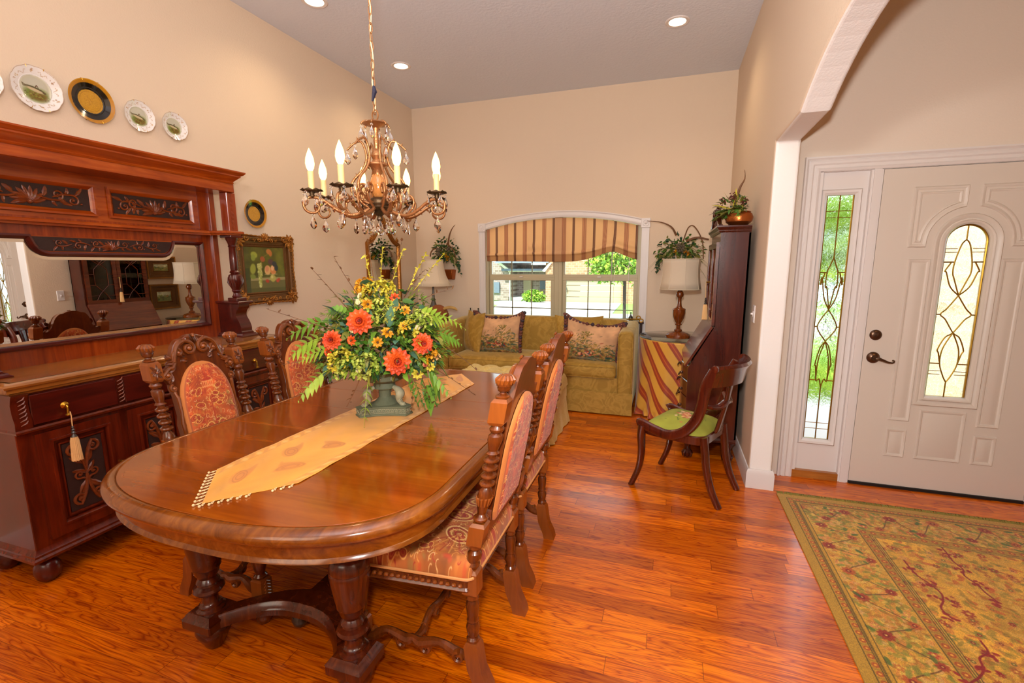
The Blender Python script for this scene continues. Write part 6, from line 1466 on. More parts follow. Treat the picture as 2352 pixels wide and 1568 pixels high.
# border between guard bands
def border(horizontal):
    for k in range(2600):
        t = r.uniform(0, Hh if not horizontal else Wd); q = r.uniform(m1+8, m2-8); x, y = (q, t) if not horizontal else (t, q)
        cv.ell(x, y, r.uniform(3, 9), r.uniform(2, 5), r.uniform(0, 3.1), r.choice(['948a3c', 'd0b064', '84803a', 'b88c40', 'c8884c', 'c8a078', 'a87430']), .65)
    L_ = Hh if not horizontal else Wd; n = int(L_/46)
    pts = [((m1+m2)/2+r.uniform(16, 34)*(-1)**k, k*46+r.uniform(-9, 9)) for k in range(n+1)]
    if horizontal: pts = [(b_, a_) for a_, b_ in pts]
    vine(pts, 2.4, '7a5428')
    for k, (x, y) in enumerate(pts): flower(x, y, 13 if k % 2 else 10, ['a04c24', 'b06028', '984020'][k % 3], '843018', 9)
    for k in range(n):
        t = (k+.5)*46; q = (m1+m2)/2+32*(-1)**(k+1); x, y = (q, t) if not horizontal else (t, q); flower(x, y, 8, r.choice(['c88c64', 'b8743c', 'b04c34']), 'c8a050', 6)
        for s in (-1, 1): x2, y2 = x+r.uniform(-14, 14), y+s*10; cv.ell(x2, y2, 9, 4, r.uniform(0, 3), r.choice(['6c7838', '5c6c34', '8c8c48']), .8)
cv.rect(m1, m1, m2, Hh, 'c49a44', .75); cv.rect(m1, m1, Wd, m2, 'c49a44', .75); border(False); border(True)
def guard(d0, d1, c, dots):
    cv.rect(d0, d0, d1, Hh, c, .9); cv.rect(d0, d0, Wd, d1, c, .9)
    for dd in (d0, d1): cv.line([(dd, Hh), (dd, dd), (Wd, dd)], 1.6, '5c4c1c', .9)
    if dots:
        q = (d0+d1)/2; s = (d1-d0)*.36
        for k in range(int(Hh/(s*3))):
            t = q+k*s*3
            for x, y in ((q, t), (t, q)):
                cv.ell(x, y, s*.9, s*.9, 0, 'a85c24', .9); cv.ell(x, y, s*.35, s*.35, 0, 'd8a850', .9); cv.line([(x-s, y+s*1.5), (x+s, y+s*1.5)], 1.2, '8c7830', .7)
cv.rect(0, 0, mb, Hh, 'b08c3c', 1); cv.rect(0, 0, Wd, mb, 'b48e40', 1)
guard(mb, mb+16, 'b08838', True); guard(mb+20, m1-8, 'a08434', False); guard(m1-4, m1+4, 'b89038', False); guard(m2, m2+18, 'ac8638', True); guard(m2+22, m2+26, 'c0a050', False)
# long crimson vines in the field
for base in ((m2+50, 250), (m2+150, 170), (m2+230, 330), (m2+70, 470), (m2+240, 560), (m2+330, 260), (m2+120, 640), (m2+330, 480), (m2+60, 800), (m2+260, 800)):
    x, y = base; pts = [(x, y)]; a = .9
    for k in range(7): a += r.uniform(-.8, .8); x += 26*math.cos(a); y += 26*math.sin(a); pts.append((x, y))
    vine(pts, 3.2, '8c2818', False)
    for q in pts[1::2]:
        for s in range(6): cv.ell(q[0]+r.gauss(0, 7), q[1]+r.gauss(0, 7), 5, 3, r.uniform(0, 3), '942c1c', .85)
mu_ = np.array([.74, .58, .30]); cv.a = mu_+(cv.a-mu_)*1.3; cv.a = np.clip(cv.a*np.array([1.03, .96, .68])*(.86+.28*np.random.default_rng(3).random((Hh, Wd)))[..., None], 0, 1)
u, v = np.meshgrid(np.linspace(0, 1, Wd), np.linspace(0, 1, Hh))
o = npgrid('woven_pile', np.stack([RX0+u*(RX1-RX0), RY1-v*(RY1-RY0), .008+.0*u], -1)[:, ::-1], cv.a[:, ::-1], vcol('wool_pile', .95, .5, 260, sheen=.2), rug)
MB().box(RX0, RX1, RY0, RY1, .0005, .0075).build('rug_backing', plain('rug_edge_binding', 'b09048', .9), rug)
b = MB(); r = random.Random(2)
for k in range(520):
    x = RX0+.005+(RX1-RX0-.01)*k/520; b.tube([(x, RY1, .007), (x+r.uniform(-.008, .008), RY1+.016, .014), (x+r.uniform(-.018, .018), RY1+r.uniform(.028, .044), .004)], [.0028, .0022, .0014], 4)
fr_ = b.build('fringe', plain('rug_fringe', '8a7a34', .9, var=.3), rug, sharp=170); fr_['kind'] = 'stuff'
# ---------------------------------------------------------------- chandelier
HX, HYc = -1.25, 1.88
cd = thing('chandelier', 'antique brass and crystal chandelier with eight lit candle bulbs over the dining table', 'chandelier', (HX, HYc, ZC))
M['antq'] = plain('antique_gold_brass', 'b07c50', .33, metal=.8, bmp=.5, bscale=120, var=.3); M['antqd'] = plain('dark_antique_brass', '54412c', .4, metal=.8, bmp=.5, bscale=120, var=.3)
M['crys'] = solid_glass('cut_crystal', 'ffffff', 0, 1.52); M['sleeve'] = plain('candle_sleeve', 'e8c488', .55)
M['flame'] = emit('lit_candle_bulb', 'ffcc78', 4.5)
b = MB(); z = ZC-.02; k = 0
while z > 2.105:
    L_, w_ = .030, .008; pts = [(w_*math.cos(t), 0, L_*.72*math.sin(t)) for t in [2*PI*i/12 for i in range(12)]]
    if k % 2: pts = [(0, p[0], p[2]) for p in pts]
    b.tube([(HX+p[0], HYc+p[1], z+p[2]) for p in pts], .0022, 5, closed=True); z -= .036; k += 1
b.build('chain', M['antq'], cd, sharp=170)
b = MB(); b.tube([(HX+.004*math.sin(i*.7), HYc+.004*math.cos(i*.7), 2.11+(ZC-2.12)*i/60) for i in range(61)], .0028, 5); b.build('cord', plain('silk_cord', 'e0cfa0', .6), cd)
b = MB(); b.tube([(HX+.004, HYc-.005, 2.21), (HX+.012, HYc-.012, 2.185), (HX-.004, HYc-.008, 2.15)], [.006, .011, .004], 6); b.build('cord_wrap', plain('dark_blue_ribbon', '1c1c34', .6), cd)
MB().lathe([(0, -.03), (.05, -.022), (.062, -.006), (.062, 0)], 24, (HX, HYc, ZC)).build('canopy', M['antq'], cd)
Cc = (HX, HYc, 0)
b = MB(); b.tube([(HX+.015*math.cos(t), HYc+.002, 2.095+.022*math.sin(t)) for t in [2*PI*i/12 for i in range(12)]], .0035, 6, closed=True)
b.lathe([(.006, 2.075), (.012, 2.070), (.05, 2.064), (.056, 2.058), (.03, 2.052), (.014, 2.04), (.01, 2.02), (.012, 1.99), (.01, 1.955), (.022, 1.94), (.026, 1.925), (.018, 1.91), (.024, 1.90), (.045, 1.893), (.048, 1.885), (.03, 1.875), (.022, 1.86), (.018, 1.84)][::-1], 20, Cc)
b.build('upper_stem', M['antq'], cd)
b = MB().lathe([(.018, 1.845), (.030, 1.83), (.038, 1.80), (.036, 1.775), (.024, 1.755), (.018, 1.748)][::-1], 18, Cc); 
for kk in range(9):
    a = kk*2*PI/9; b.tube([(HX+.02*math.cos(a), HYc+.02*math.sin(a), 1.845), (HX+.0385*math.cos(a+.15), HYc+.0385*math.sin(a+.15), 1.80), (HX+.022*math.cos(a+.3), HYc+.022*math.sin(a+.3), 1.755)], [.004, .006, .004], 6)
b.build('carved_baluster', plain('amber_crystal', 'b8783c', .15, coat=1, var=.4), cd)
b = MB().lathe([(.02, 1.75), (.034, 1.745), (.042, 1.735), (.042, 1.722), (.05, 1.718), (.046, 1.710), (.05, 1.704), (.042, 1.695), (.02, 1.688), (.026, 1.680), (.01, 1.668), (.012, 1.66), (.014, 1.652), (.006, 1.645), (.008, 1.638), (0, 1.628)][::-1], 22, Cc); b.build('hub_bowl', M['antqd'], cd)
AZ0 = math.atan2(-HYc, -HX)   # towards the camera
def pol(r, a, z): return (HX+r*math.cos(a), HYc+r*math.sin(a), z)
def drop(b, p, s=1.0, kind=0, yaw=0.):
    # faceted tear drop hanging below a small octagon bead
    x, y, z = p; b.lathe([(0, -.006*s), (.005*s, -.003*s), (.005*s, .003*s), (0, .006*s)], 8, (x, y, z-.006*s))
    if kind == 0:
        vs = []; prof = [(0, -.012), (.005, -.020), (.0115, -.032), (.0155, -.043), (.0135, -.053), (.006, -.061), (0, -.064)]
        for rr, zz in prof:
            for k_ in range(8):
                a = yaw+2*PI*k_/8+(.39 if False else 0); fl_ = .55 if True else 1; c_, s_ = rr*s*math.cos(2*PI*k_/8), rr*s*.55*math.sin(2*PI*k_/8)
                vs.append((x+c_*math.cos(yaw)-s_*math.sin(yaw), y+c_*math.sin(yaw)+s_*math.cos(yaw), z+zz*s))
        b.add(vs, [(i*8+k_, i*8+(k_+1) % 8, (i+1)*8+(k_+1) % 8, (i+1)*8+k_) for i in range(6) for k_ in range(8)])
    else: b.lathe([(0, -.05), (.012, -.044), (.019, -.03), (.019, -.024), (.012, -.012), (0, -.008)], 10, (x, y, z))
def crystal(p, s=1.0, kind=0, yaw=0):
    b = MB(); drop(b, p, s, kind, yaw); return b.build('crystal_drop', M['crys'], cd, sharp=5)
for k in range(8):
    a = -1.50-k*PI/4; b = MB()
    r_ = [(.035, 1.705), (.07, 1.682), (.11, 1.668), (.15, 1.670), (.19, 1.690), (.225, 1.715), (.255, 1.730), (.285, 1.732), (.308, 1.720), (.314, 1.695), (.302, 1.674), (.278, 1.668), (.258, 1.678), (.254, 1.697), (.266, 1.708)]
    pts = cat([pol(r, a, z) for r, z in r_], 4); m_ = len(pts); b.tube(pts, [.0085-.004*i/m_ for i in range(m_)], 8)
    pts = cat([pol(r, a, z) for r, z in [(.04, 1.70), (.075, 1.722), (.095, 1.76), (.085, 1.795), (.06, 1.80), (.05, 1.78), (.06, 1.765)]], 4); b.tube(pts, .0055, 7)
    pts = cat([pol(r, a, z) for r, z in [(.13, 1.668), (.16, 1.695), (.17, 1.725), (.158, 1.748), (.135, 1.75), (.125, 1.733), (.137, 1.72)]], 4); b.tube(pts, .005, 7)
    for q in range(5): r0 = .10+.03*q; b.tube([pol(r0, a, 1.672+max(0, r0-.15)*.6), pol(r0+.012, a+.03, 1.660+max(0, r0-.15)*.6)], [.006, .002], 5)
    b.build('arm', M['antq'], cd, sharp=170)
    c = pol(.279, a, 0); b = MB(); nn = 32; vs = []
    b.lathe([(.006, 1.728), (.012, 1.736), (.009, 1.744), (.015, 1.753)], 12, c)
    for rr, dz in ((.008, .0), (.028, .0), (.040, .006), (.042, .006), (.03, -.003), (.008, -.004)):
        for q in range(nn): aa_ = 2*PI*q/nn; w_ = .005*math.cos(aa_*8)*(rr > .035); vs.append((c[0]+(rr+w_)*math.cos(aa_), c[1]+(rr+w_)*math.sin(aa_), 1.756+dz-w_*.8))
    b.add(vs, [(i*nn+q, i*nn+(q+1) % nn, (i+1)*nn+(q+1) % nn, (i+1)*nn+q) for i in range(5) for q in range(nn)]); b.build('bobeche', M['antqd'], cd, sharp=170)
    b = MB().lathe([(.0125, 1.756), (.0125, 1.833), (.0105, 1.835), (0, 1.835)], 14, c); cs_ = b.build('candle_sleeve', M['sleeve'], cd)
    b = MB().lathe([(.008, 1.835), (.0150, 1.848), (.0185, 1.866), (.016, 1.887), (.010, 1.905), (.004, 1.920), (0, 1.928)], 14, c); b.build('flame_bulb', M['flame'], cs_, sharp=170)
    l = light('candle_light', 'POINT', (c[0]-HX, c[1]-HYc, 1.87-ZC), 3.0, (1, .66, .32), size=.018); l.parent = cd
    for q in range(4):
        aa_ = a+PI/4+PI/2*q; crystal((c[0]+.040*math.cos(aa_), c[1]+.040*math.sin(aa_), 1.754), .95, 0, aa_+PI/2)
    crystal(pol(.28, a, 1.668), 1.05, 0, a+.4)
    if k % 2 == 0: crystal(pol(.12, a, 1.664), 1.15, 0, a+PI/2)
    else: crystal(pol(.17, a, 1.676), 1.1, 0, a)
for k in range(6):   # upper cage and crown
    a = AZ0+.3+k*PI/3; b = MB()
    pts = cat([pol(r, a, z) for r, z in [(.035, 1.72), (.08, 1.74), (.118, 1.775), (.108, 1.82), (.07, 1.86), (.048, 1.90), (.048, 1.945), (.066, 1.985), (.095, 1.978), (.12, 1.958), (.128, 1.950)]], 4); m_ = len(pts)
    b.tube(pts, [.007-.003*i/m_ for i in range(m_)], 7)
    for q in range(4, m_-4, 5): p = Vector(pts[q]); b.tube([p, p+Vector((.006*math.cos(a), .006*math.sin(a), .012))], [.005, .001], 5)
    pts = cat([pol(r, a+.5, z) for r, z in [(.012, 2.058), (.035, 2.068), (.055, 2.06), (.062, 2.05)]], 4); b.tube(pts, .0045, 6)
    b.build('upper_scroll', M['antq'], cd, sharp=170)
    crystal(pol(.128, a, 1.948), .95, 0, a); crystal(pol(.062, a+.5, 2.048), 1.0, 0, a)
    crystal(pol(.10, a+.25, 1.81), .8, 0, a)
crystal((HX, HYc, 1.63), 1.0, 1)
for k in range(5): crystal(pol(.05, AZ0+k*2*PI/5, 1.66), 1.15, 0, k)
# ---------------------------------------------------------------- leaves, ferns and flowers
def frame(d, roll=0):
    d = d.normalized(); s = d.cross(Vector((0, 0, 1))); s = s.normalized() if s.length > .05 else Vector((1, 0, 0)); n = s.cross(d)
    return d, s*math.cos(roll)+n*math.sin(roll), n*math.cos(roll)-s*math.sin(roll)
def leaf(b, p, d, L, w, droop=.2, roll=0, n=5, fold=.25, tip=1.0):
    d, s, nn = frame(d, roll); P = []
    for i in range(n+1):
        t = i/n; ww = w*math.sin(PI*min(1, .06+.94*t)**(.75*tip)) if i < n else w*.04; c = p+d*(L*t)-Vector((0, 0, droop*L*t*t)); P.append([tuple(c-s*ww+nn*(fold*ww)), tuple(c), tuple(c+s*ww+nn*(fold*ww))])
    b.grid(P)
def frond(b, p, d, L, w, droop=.4, roll=0, n=13, view=None):
    d, s, nn = frame(d, roll)
    if view is not None: s = d.cross(view).normalized()
    sp = [p+d*(L*i/n)-Vector((0, 0, droop*L*(i/n)**2)) for i in range(n+1)]
    b.tube(sp, [.0022*(1-.7*i/n) for i in range(n+1)], 4)
    for i in range(2, n+1):
        t = i/n; l = w*math.sin(PI*min(1, t*.85+.12))**.8; tg = (sp[i]-sp[i-1]).normalized()
        for q in (-1, 1): leaf(b, sp[i], (s*q+tg*.6+Vector((0, 0, -.15))).normalized(), l, l*.24+.001, .3, PI/2*0+q*.2 if view is None else 0, 4, .2)
def sprig(b, p, d, L, k, lw, r, droop=.3):
    d = d.normalized(); pts = [p+d*(L*i/6)-Vector((0, 0, droop*L*(i/6)**2)) for i in range(7)]; b.tube(pts, [.0016]*7, 4)
    for i in range(k): t = 1+5*i/k; j = int(t); q = pts[j].lerp(pts[j+1] if j < 6 else pts[6], t-j); leaf(b, q, d*.4+Vector((r.uniform(-1, 1), r.uniform(-1, 1), r.uniform(-.6, 1))), lw*r.uniform(.7, 1.3), lw*.34, .2, r.uniform(-1, 1), 4)
def rdir(r, zmin=-.3): 
    z = r.uniform(zmin, 1); a = r.uniform(0, 2*PI); s = math.sqrt(max(0, 1-z*z)); return Vector((s*math.cos(a), s*math.sin(a), z))
def dahlia(name, parent, p, d, rad, m1_, m2_, layers=4, pet=11):
    b, bc, bi = MB(), MB(), MB(); d = d.normalized(); s = d.orthogonal().normalized(); t = d.cross(s)
    for ly in range(layers):
        el = .12+ly*.36; rr = rad*(1-.17*ly); n = pet-ly
        for k in range(n):
            a = 2*PI*(k+.5*(ly % 2))/n+ly; o = s*math.cos(a)+t*math.sin(a); dr = (o*math.cos(el)+d*math.sin(el)).normalized(); side = o.cross(d).normalized(); P = []
            up = side.cross(dr)*-1
            for i in range(6):
                q = i/5; w = rad*.26*math.sin(PI*min(1, .10+.84*q))**.8*(1.0 if i < 5 else .35); c = p+dr*(rr*(.12+.88*q))+d*(.012*ly*rad*4*q*(1-q))+d*(.10*rad*math.sin(PI*q)); P.append([tuple(c-side*w+d*(w*.45)), tuple(c-side*w*.5+d*w*.05), tuple(c), tuple(c+side*w*.5+d*w*.05), tuple(c+side*w+d*(w*.45))])
            (b if ly < layers-2 or layers < 4 else bi).grid(P)
    fl_ = b.build(name, m1_, parent, sharp=170)
    if bi.v: bi.build('inner_petals', G['inner'], fl_, sharp=170)
    bc.sphere(tuple(p+d*rad*.28), rad*.17, 10, 7)
    for k in range(26): dd = (d+rdir(R, -1)*.8).normalized(); bc.tube([p+d*rad*.25, p+d*rad*.3+dd*rad*.26], [.0022, .001], 4)
    bc.build('flower_centre', m2_, fl_, sharp=170); return fl_
def cluster(name, parent, p, rad, mt, n, fs, r, d0=None, petals=4, out=.0):
    b = MB()
    for k in range(n):
        d = rdir(r, -.5) if d0 is None else (rdir(r, -1)*.9+d0).normalized(); c = p+d*rad*r.uniform(.8, 1.02); s = d.orthogonal().normalized(); t = d.cross(s); a0 = r.uniform(0, 3)
        for q in range(petals): a = a0+2*PI*q/petals; o = s*math.cos(a)+t*math.sin(a); leaf(b, c, (o+d*.25), fs, fs*.42, 0, 0, 3, .1)
    return b.build(name, mt, parent, sharp=170)
G = {k: leafmat('leaf_'+k, a, c) for k, a, c in (('lime', '7c9c24', 'a0b83c'), ('fern', '507c1c', '789c30'), ('mid', '3c6420', '5c8030'), ('deep', '1c3c24', '34583c'), ('olive', '6c6c20', '8c8834'), ('blue', '3c6450', '5c8468'), ('yell', 'b0a428', 'dcc840'), ('brown', '54341c', '7c5028'), ('gold', 'c8820c', 'e8ac20'), ('cream', 'e8d8a0', 'f4e8c0'), ('hyd', '94a838', 'c0c458'), ('orange', 'c43c0c', 'e4601c'), ('ored', 'c03410', 'e45c24'), ('redc', '5c0c0c', '8c1c0c'), ('inner', 'a82408', 'c83c10'), ('coral', 'd86048', 'ec8868'), ('plum', '2c1828', '483040'), ('peach', 'd89858', 'ecb880'))}
fa = thing('flower_arrangement', 'silk flower arrangement with orange dahlias in a grey stone urn on the runner', 'flower arrangement', (-1.256, 1.862, .7605))
M['stone'] = plain('antiqued_stone', '626850', .7, bmp=.6, bscale=70, var=.35); M['stoned'] = plain('dark_stone_recess', '3c4034', .8, var=.3); M['stonel'] = plain('raised_pale_stone', 'a39e80', .7, bmp=.4, bscale=80, var=.25)
UX, UY, UZ = -1.256, 1.862, .7612
tri = []
for k in range(3):
    a = -.977+PI/3-.15+k*2*PI/3; nx_ = a+2*PI/3; w = .20
    tri += [(UX+.138*math.cos(a-w), UY+.138*math.sin(a-w)), (UX+.138*math.cos(a+w), UY+.138*math.sin(a+w))]
    p0, p1 = Vector(tri[-1]), Vector((UX+.138*math.cos(nx_-w), UY+.138*math.sin(nx_-w))); nrm_ = (Vector((UX, UY))-(p0+p1)/2).normalized()
    for i in range(1, 8): t = i/8; q = p0.lerp(p1, t)+nrm_*(.020*4*t*(1-t)); tri.append((q.x, q.y))
b = MB(); rings_mesh(b, [(tri, UZ), (tri, UZ+.006), (inset(tri, .004), UZ+.009), (inset(tri, .004), UZ+.034), (tri, UZ+.037), (tri, UZ+.041), (inset(tri, .01), UZ+.044)]); ub = b.build('urn_base', M['stone'], fa, sharp=30)
b = MB()   # greek key round the base
ip = inset(tri, .003); lens = [0]
for i in range(len(ip)): lens.append(lens[-1]+math.hypot(ip[(i+1) % len(ip)][0]-ip[i][0], ip[(i+1) % len(ip)][1]-ip[i][1]))
def onp(d):
    d %= lens[-1]; i = max(j for j in range(len(ip)) if lens[j] <= d); t = (d-lens[i])/max(1e-9, lens[i+1]-lens[i]); a, c = ip[i], ip[(i+1) % len(ip)]; return (a[0]+(c[0]-a[0])*t, a[1]+(c[1]-a[1])*t)
per = .018; nk = int(lens[-1]/per)
for k in range(nk):
    d0 = k*per; seq = [(0, .012), (0, .030), (.014, .030), (.014, .018), (.007, .018), (.007, .024)]
    b.tube([(*onp(d0+x), UZ+z) for x, z in seq], .0012, 4); b.tube([(*onp(d0), UZ+.012), (*onp(d0+per), UZ+.012)], .0012, 4)
b.build('greek_key', M['stonel'], ub, sharp=170)
b = MB().lathe([(.06, .044), (.040, .060), (.028, .075), (.028, .105), (.032, .112), (.045, .116), (.048, .12)], 20, (UX, UY, UZ)); b.build('stem', M['stone'], fa)
for k in range(3):
    a = -.977+PI/3-.15+k*2*PI/3; c_, s_ = math.cos(a), math.sin(a)
    b = MB(); pts = cat([(.052, .125), (.072, .118), (.088, .098), (.080, .075), (.085, .055), (.108, .046)], 5); pts = [(UX+r*c_, UY+r*s_, UZ+z) for r, z in pts]
    b.tube(pts, [.014-.005*math.cos(i*.3) for i in range(len(pts))], 8, flat=1.3)
    for i in range(1, len(pts)-1, 2):
        p = Vector(pts[i])
        for q in (-1, 1): b.tube([p+Vector((c_, s_, 0))*.012, p+Vector((-s_*q, c_*q, 0))*.014+Vector((c_, s_, 0))*.010+Vector((0, 0, -.010))], [.004, .003], 5)
    b.build('acanthus_scroll', M['stonel'], fa, sharp=170)
b = MB().lathe([(0, .118), (.052, .118), (.054, .122), (.050, .128), (.050, .150), (.054, .153), (.085, .158), (.100, .168), (.102, .182), (.108, .200), (.112, .204), (.108, .208), (.095, .208), (.09, .19), (0, .185)], 36, (UX, UY, UZ)); ubw = b.build('bowl', M['stone'], fa)
b = MB()
for k in range(10):
    a = k*2*PI/10-.6; cc = Vector((UX+.104*math.cos(a), UY+.104*math.sin(a), UZ+.182)); s = Vector((-math.sin(a), math.cos(a), 0)); up = Vector((.25*math.cos(a), .25*math.sin(a), 1)).normalized()
    for q in range(10): t = q*2*PI/10; o = s*math.cos(t)+up*math.sin(t); b.tube([cc+o*.004, cc+o*.013], [.0012, .0028], 5)
    b.sphere(tuple(cc), .004, 7, 5)
b.build('rosettes', M['stonel'], ubw, sharp=170)
r = random.Random(12); CC = Vector((UX, UY, 1.06)); NB = 0
def shell(d, k=1.0):  # point on the dome of the arrangement
    return CC+Vector((d.x*.285*k, d.y*.26*k, (d.z*.29 if d.z > 0 else d.z*.17)*k))
camdir = Vector((1.256, -1.862, .15)).normalized(); side = Vector((camdir.y*-1, camdir.x, 0)).normalized()
bb = {k: MB() for k in ('mid', 'deep', 'olive', 'fern', 'blue', 'brown')}
for k in range(1500):
    d = rdir(r, -.55); kk = r.choice(['mid', 'mid', 'deep', 'olive', 'fern', 'fern', 'olive', 'blue']); p = shell(d, r.uniform(.45, 1.04))
    if p.z < .99 and abs((p-CC).dot(side)) < .13: continue
    leaf(bb[kk], p, d+rdir(r, -1)*.9, r.uniform(.025, .06), r.uniform(.007, .015), r.uniform(.1, .5), r.uniform(-1, 1))
for k in range(110):
    d = rdir(r, -.4); kk = r.choice(['fern', 'mid', 'olive', 'fern'])
    if d.z < -.15 and abs(d.dot(side)) < .5: continue
    sprig(bb[kk], shell(d, .55), d+rdir(r, -1)*.4, r.uniform(.10, .17), 12, .020, r, .25)
bb['lime'] = MB()
for k in range(260):   # pale jagged leaflets round the rim
    d = rdir(r, -.35); q = d.dot(side)
    if abs(q) < .45: continue
    p = shell(d, r.uniform(.9, 1.14))
    for t in (-.7, 0, .7): leaf(bb['lime'], p, (d+side*(.4*q)+Vector((0, 0, t))).normalized(), r.uniform(.022, .034), .0065, .2, 0, 4)
for k, b_ in bb.items():
    if b_.v: b_.build('foliage', G[k], fa, sharp=170)
def cs(x, z, out=.9):   # position given by its sideways / up offset seen from the camera side
    y = math.sqrt(max(.02, 1-(x/.29)**2-((z-1.06)/.33)**2)); return CC+side*x+camdir*(.265*y*out)+Vector((0, 0, z-1.06))
for x, z, L, w, dx, dz, kk in ((-.22, 1.0, .20, .07, -1, -.35, 'lime'), (.22, 1.14, .18, .07, 1, .1, 'fern'), (-.20, 1.20, .26, .075, -1, .25, 'fern'), (-.22, 1.14, .22, .08, -1, .05, 'lime'), (.14, 1.22, .20, .085, 1, .35, 'lime'), (.20, 1.22, .24, .05, 1, .15, 'lime'), (-.06, .98, .21, .05, -.25, -1.1, 'lime'), (.17, 1.0, .2, .06, .9, -.6, 'fern'), (-.12, 1.22, .2, .06, -.7, .7, 'fern'), (.1, .98, .16, .05, .4, -.7, 'fern'), (-.2, 1.08, .20, .06, -1, .3, 'lime')):
    b = MB(); frond(b, cs(x, z, .75), side*dx+Vector((0, 0, dz))+camdir*.2, L*.72, w*.70, .55, 0, 7, camdir+Vector((0, 0, .5))); b.build('fern_frond', G[kk], fa, sharp=170)
for x, z, L, w, dx, dz, kk in ((-.10, 1.25, .13, .022, -.6, .9, 'blue'), (-.15, 1.22, .12, .02, -.8, .8, 'deep'), (.03, 1.18, .12, .018, .1, 1, 'blue'), (.05, 1.23, .10, .018, .2, 1, 'blue'), (.08, 1.15, .12, .02, .7, .6, 'deep'), (.02, 1.12, .09, .02, .3, .9, 'deep'), (.20, .98, .12, .026, .2, -1, 'fern'), (.215, .94, .11, .024, .25, -1, 'mid'), (.19, .90, .12, .03, .05, -1, 'fern'), (.22, 1.02, .1, .024, .7, -.8, 'fern'), (-.05, 1.33, .08, .035, .0, .5, 'deep')):
    b = MB(); leaf(b, cs(x, z, .9), side*dx+Vector((0, 0, dz))+camdir*.3, L, w, .2, .3, 7); b.build('broad_leaf', G[kk], fa, sharp=170)
for x, z, rad, kk in ((-.085, 1.205, .056, 'orange'), (.055, 1.035, .060, 'orange'), (.165, 1.10, .050, 'ored'), (-.20, 1.13, .044, 'ored')):
    p = cs(x, z, 1.0); dahlia('dahlia', fa, p, camdir*1.1+side*(x*1.8)+Vector((0, 0, .15+(z-1.1))), rad, G[kk], G['redc'], 5, 13)
for x, z, rad, kk, n in ((-.13, 1.0, .058, 'hyd', 46), (-.17, 1.04, .05, 'yell', 40), (-.07, 1.02, .05, 'hyd', 40), (.0, 1.24, .055, 'hyd', 40), (-.02, 1.31, .055, 'yell', 44), (.02, 1.34, .04, 'yell', 30), (.16, 1.19, .05, 'hyd', 36), (.11, 1.16, .04, 'yell', 26), (.19, 1.04, .04, 'gold', 30), (-.06, 1.35, .035, 'gold', 26)):
    cluster('hydrangea_cluster', fa, cs(x, z, .93), rad*1.12, G[kk], int(n*1.3), .0155, r)
for x, z, rad, kk in ((-.055, 1.275, .036, 'gold'), (.055, 1.27, .036, 'gold'), (.10, 1.245, .032, 'gold'), (.09, 1.18, .03, 'gold'), (.02, 1.155, .036, 'gold'), (-.02, 1.12, .032, 'gold'), (-.09, 1.34, .03, 'gold'), (.20, .99, .03, 'yell'), (.235, 1.03, .026, 'peach'), (-.27, 1.10, .03, 'peach'), (.06, 1.30, .03, 'orange'), (-.12, 1.13, .03, 'orange'), (.14, .97, .035, 'yell'), (-.22, 1.08, .03, 'orange')):
    p = cs(x, z, .98); rad *= .78; dahlia('small_blossom', fa, p, camdir+side*(x*2)+Vector((0, 0, .3))+rdir(r, -1)*.5, rad, G[kk], G['brown'], 3, 8)
for x, z in ((.175, .995), (-.08, 1.30), (-.1, .995), (.15, 1.16), (-.12, 1.16), (-.09, 1.275)):
    b = MB(); p = cs(x, z, 1.0); 
    for k in range(9): dd = (Vector((0, 0, 1))+rdir(r, -.2)*.5).normalized(); leaf(b, p, dd, .026, .010, 0, r.uniform(-1, 1), 4, .8)
    b.build('rosebud', G['coral'] if x > .17 else G['cream'], fa, sharp=170)
b = MB()
for k in range(130): d = rdir(r, -.45); b.sphere(tuple(shell(d, r.uniform(.85, 1.02))), r.uniform(.003, .0055), 6, 4)
o = b.build('berries', G['plum'], fa, sharp=170); o['kind'] = 'stuff'
for (x, z, dx, dz, L) in ((-.13, 1.25, -.5, .7, .26), (-.02, 1.35, -.1, 1, .20), (.04, 1.34, .3, 1, .2), (.14, 1.27, .9, .5, .22), (-.2, 1.17, -1, .4, .22), (-.21, 1.06, -1, -.1, .22), (.2, 1.12, .9, -.5, .30), (.19, 1.0, .8, -.5, .2), (-.08, 1.30, -.6, .9, .2), (.1, 1.3, .6, .9, .22), (.16, .95, .3, -1, .14), (.12, .94, .1, -1, .12), (-.1, .96, -.4, -1, .12)):
    b = MB(); p = cs(x, z, .8); d = side*dx+Vector((0, 0, dz))+camdir*.1; d.normalize(); bend = side*r.uniform(-.3, .3)+Vector((0, 0, r.uniform(-.3, .1)))
    pts = [p+d*(L*t)+bend*(L*t*t) for t in [i/7 for i in range(8)]]; b.tube(pts, [.0022*(1-.6*i/7) for i in range(8)], 5)
    for q in pts[3:]: leaf(b, q, rdir(r, -.2), .022, .006, .2, 0, 3)
    b.build('twig', G['brown'], fa, sharp=170)
b = MB()
for x0, dx in ((-.03, -.15), (.0, .1), (.04, .35), (.15, .8), (.12, .5)):
    p = cs(x0, 1.33, .5); sprig(b, p, side*dx+Vector((0, 0, 1)), r.uniform(.16, .24), 16, .018, r, .05)
b.build('airy_sprigs', G['yell'], fa, sharp=170)
b = MB()
for (x, z) in ((.13, .93), (.16, .90), (.19, .93), (.1, .95), (.15, .96)): sprig(b, cs(x, z, .9), side*.3+Vector((0, 0, -1)), .14, 16, .014, r, .0)
b.build('trailing_vine', G['mid'], fa, sharp=170)
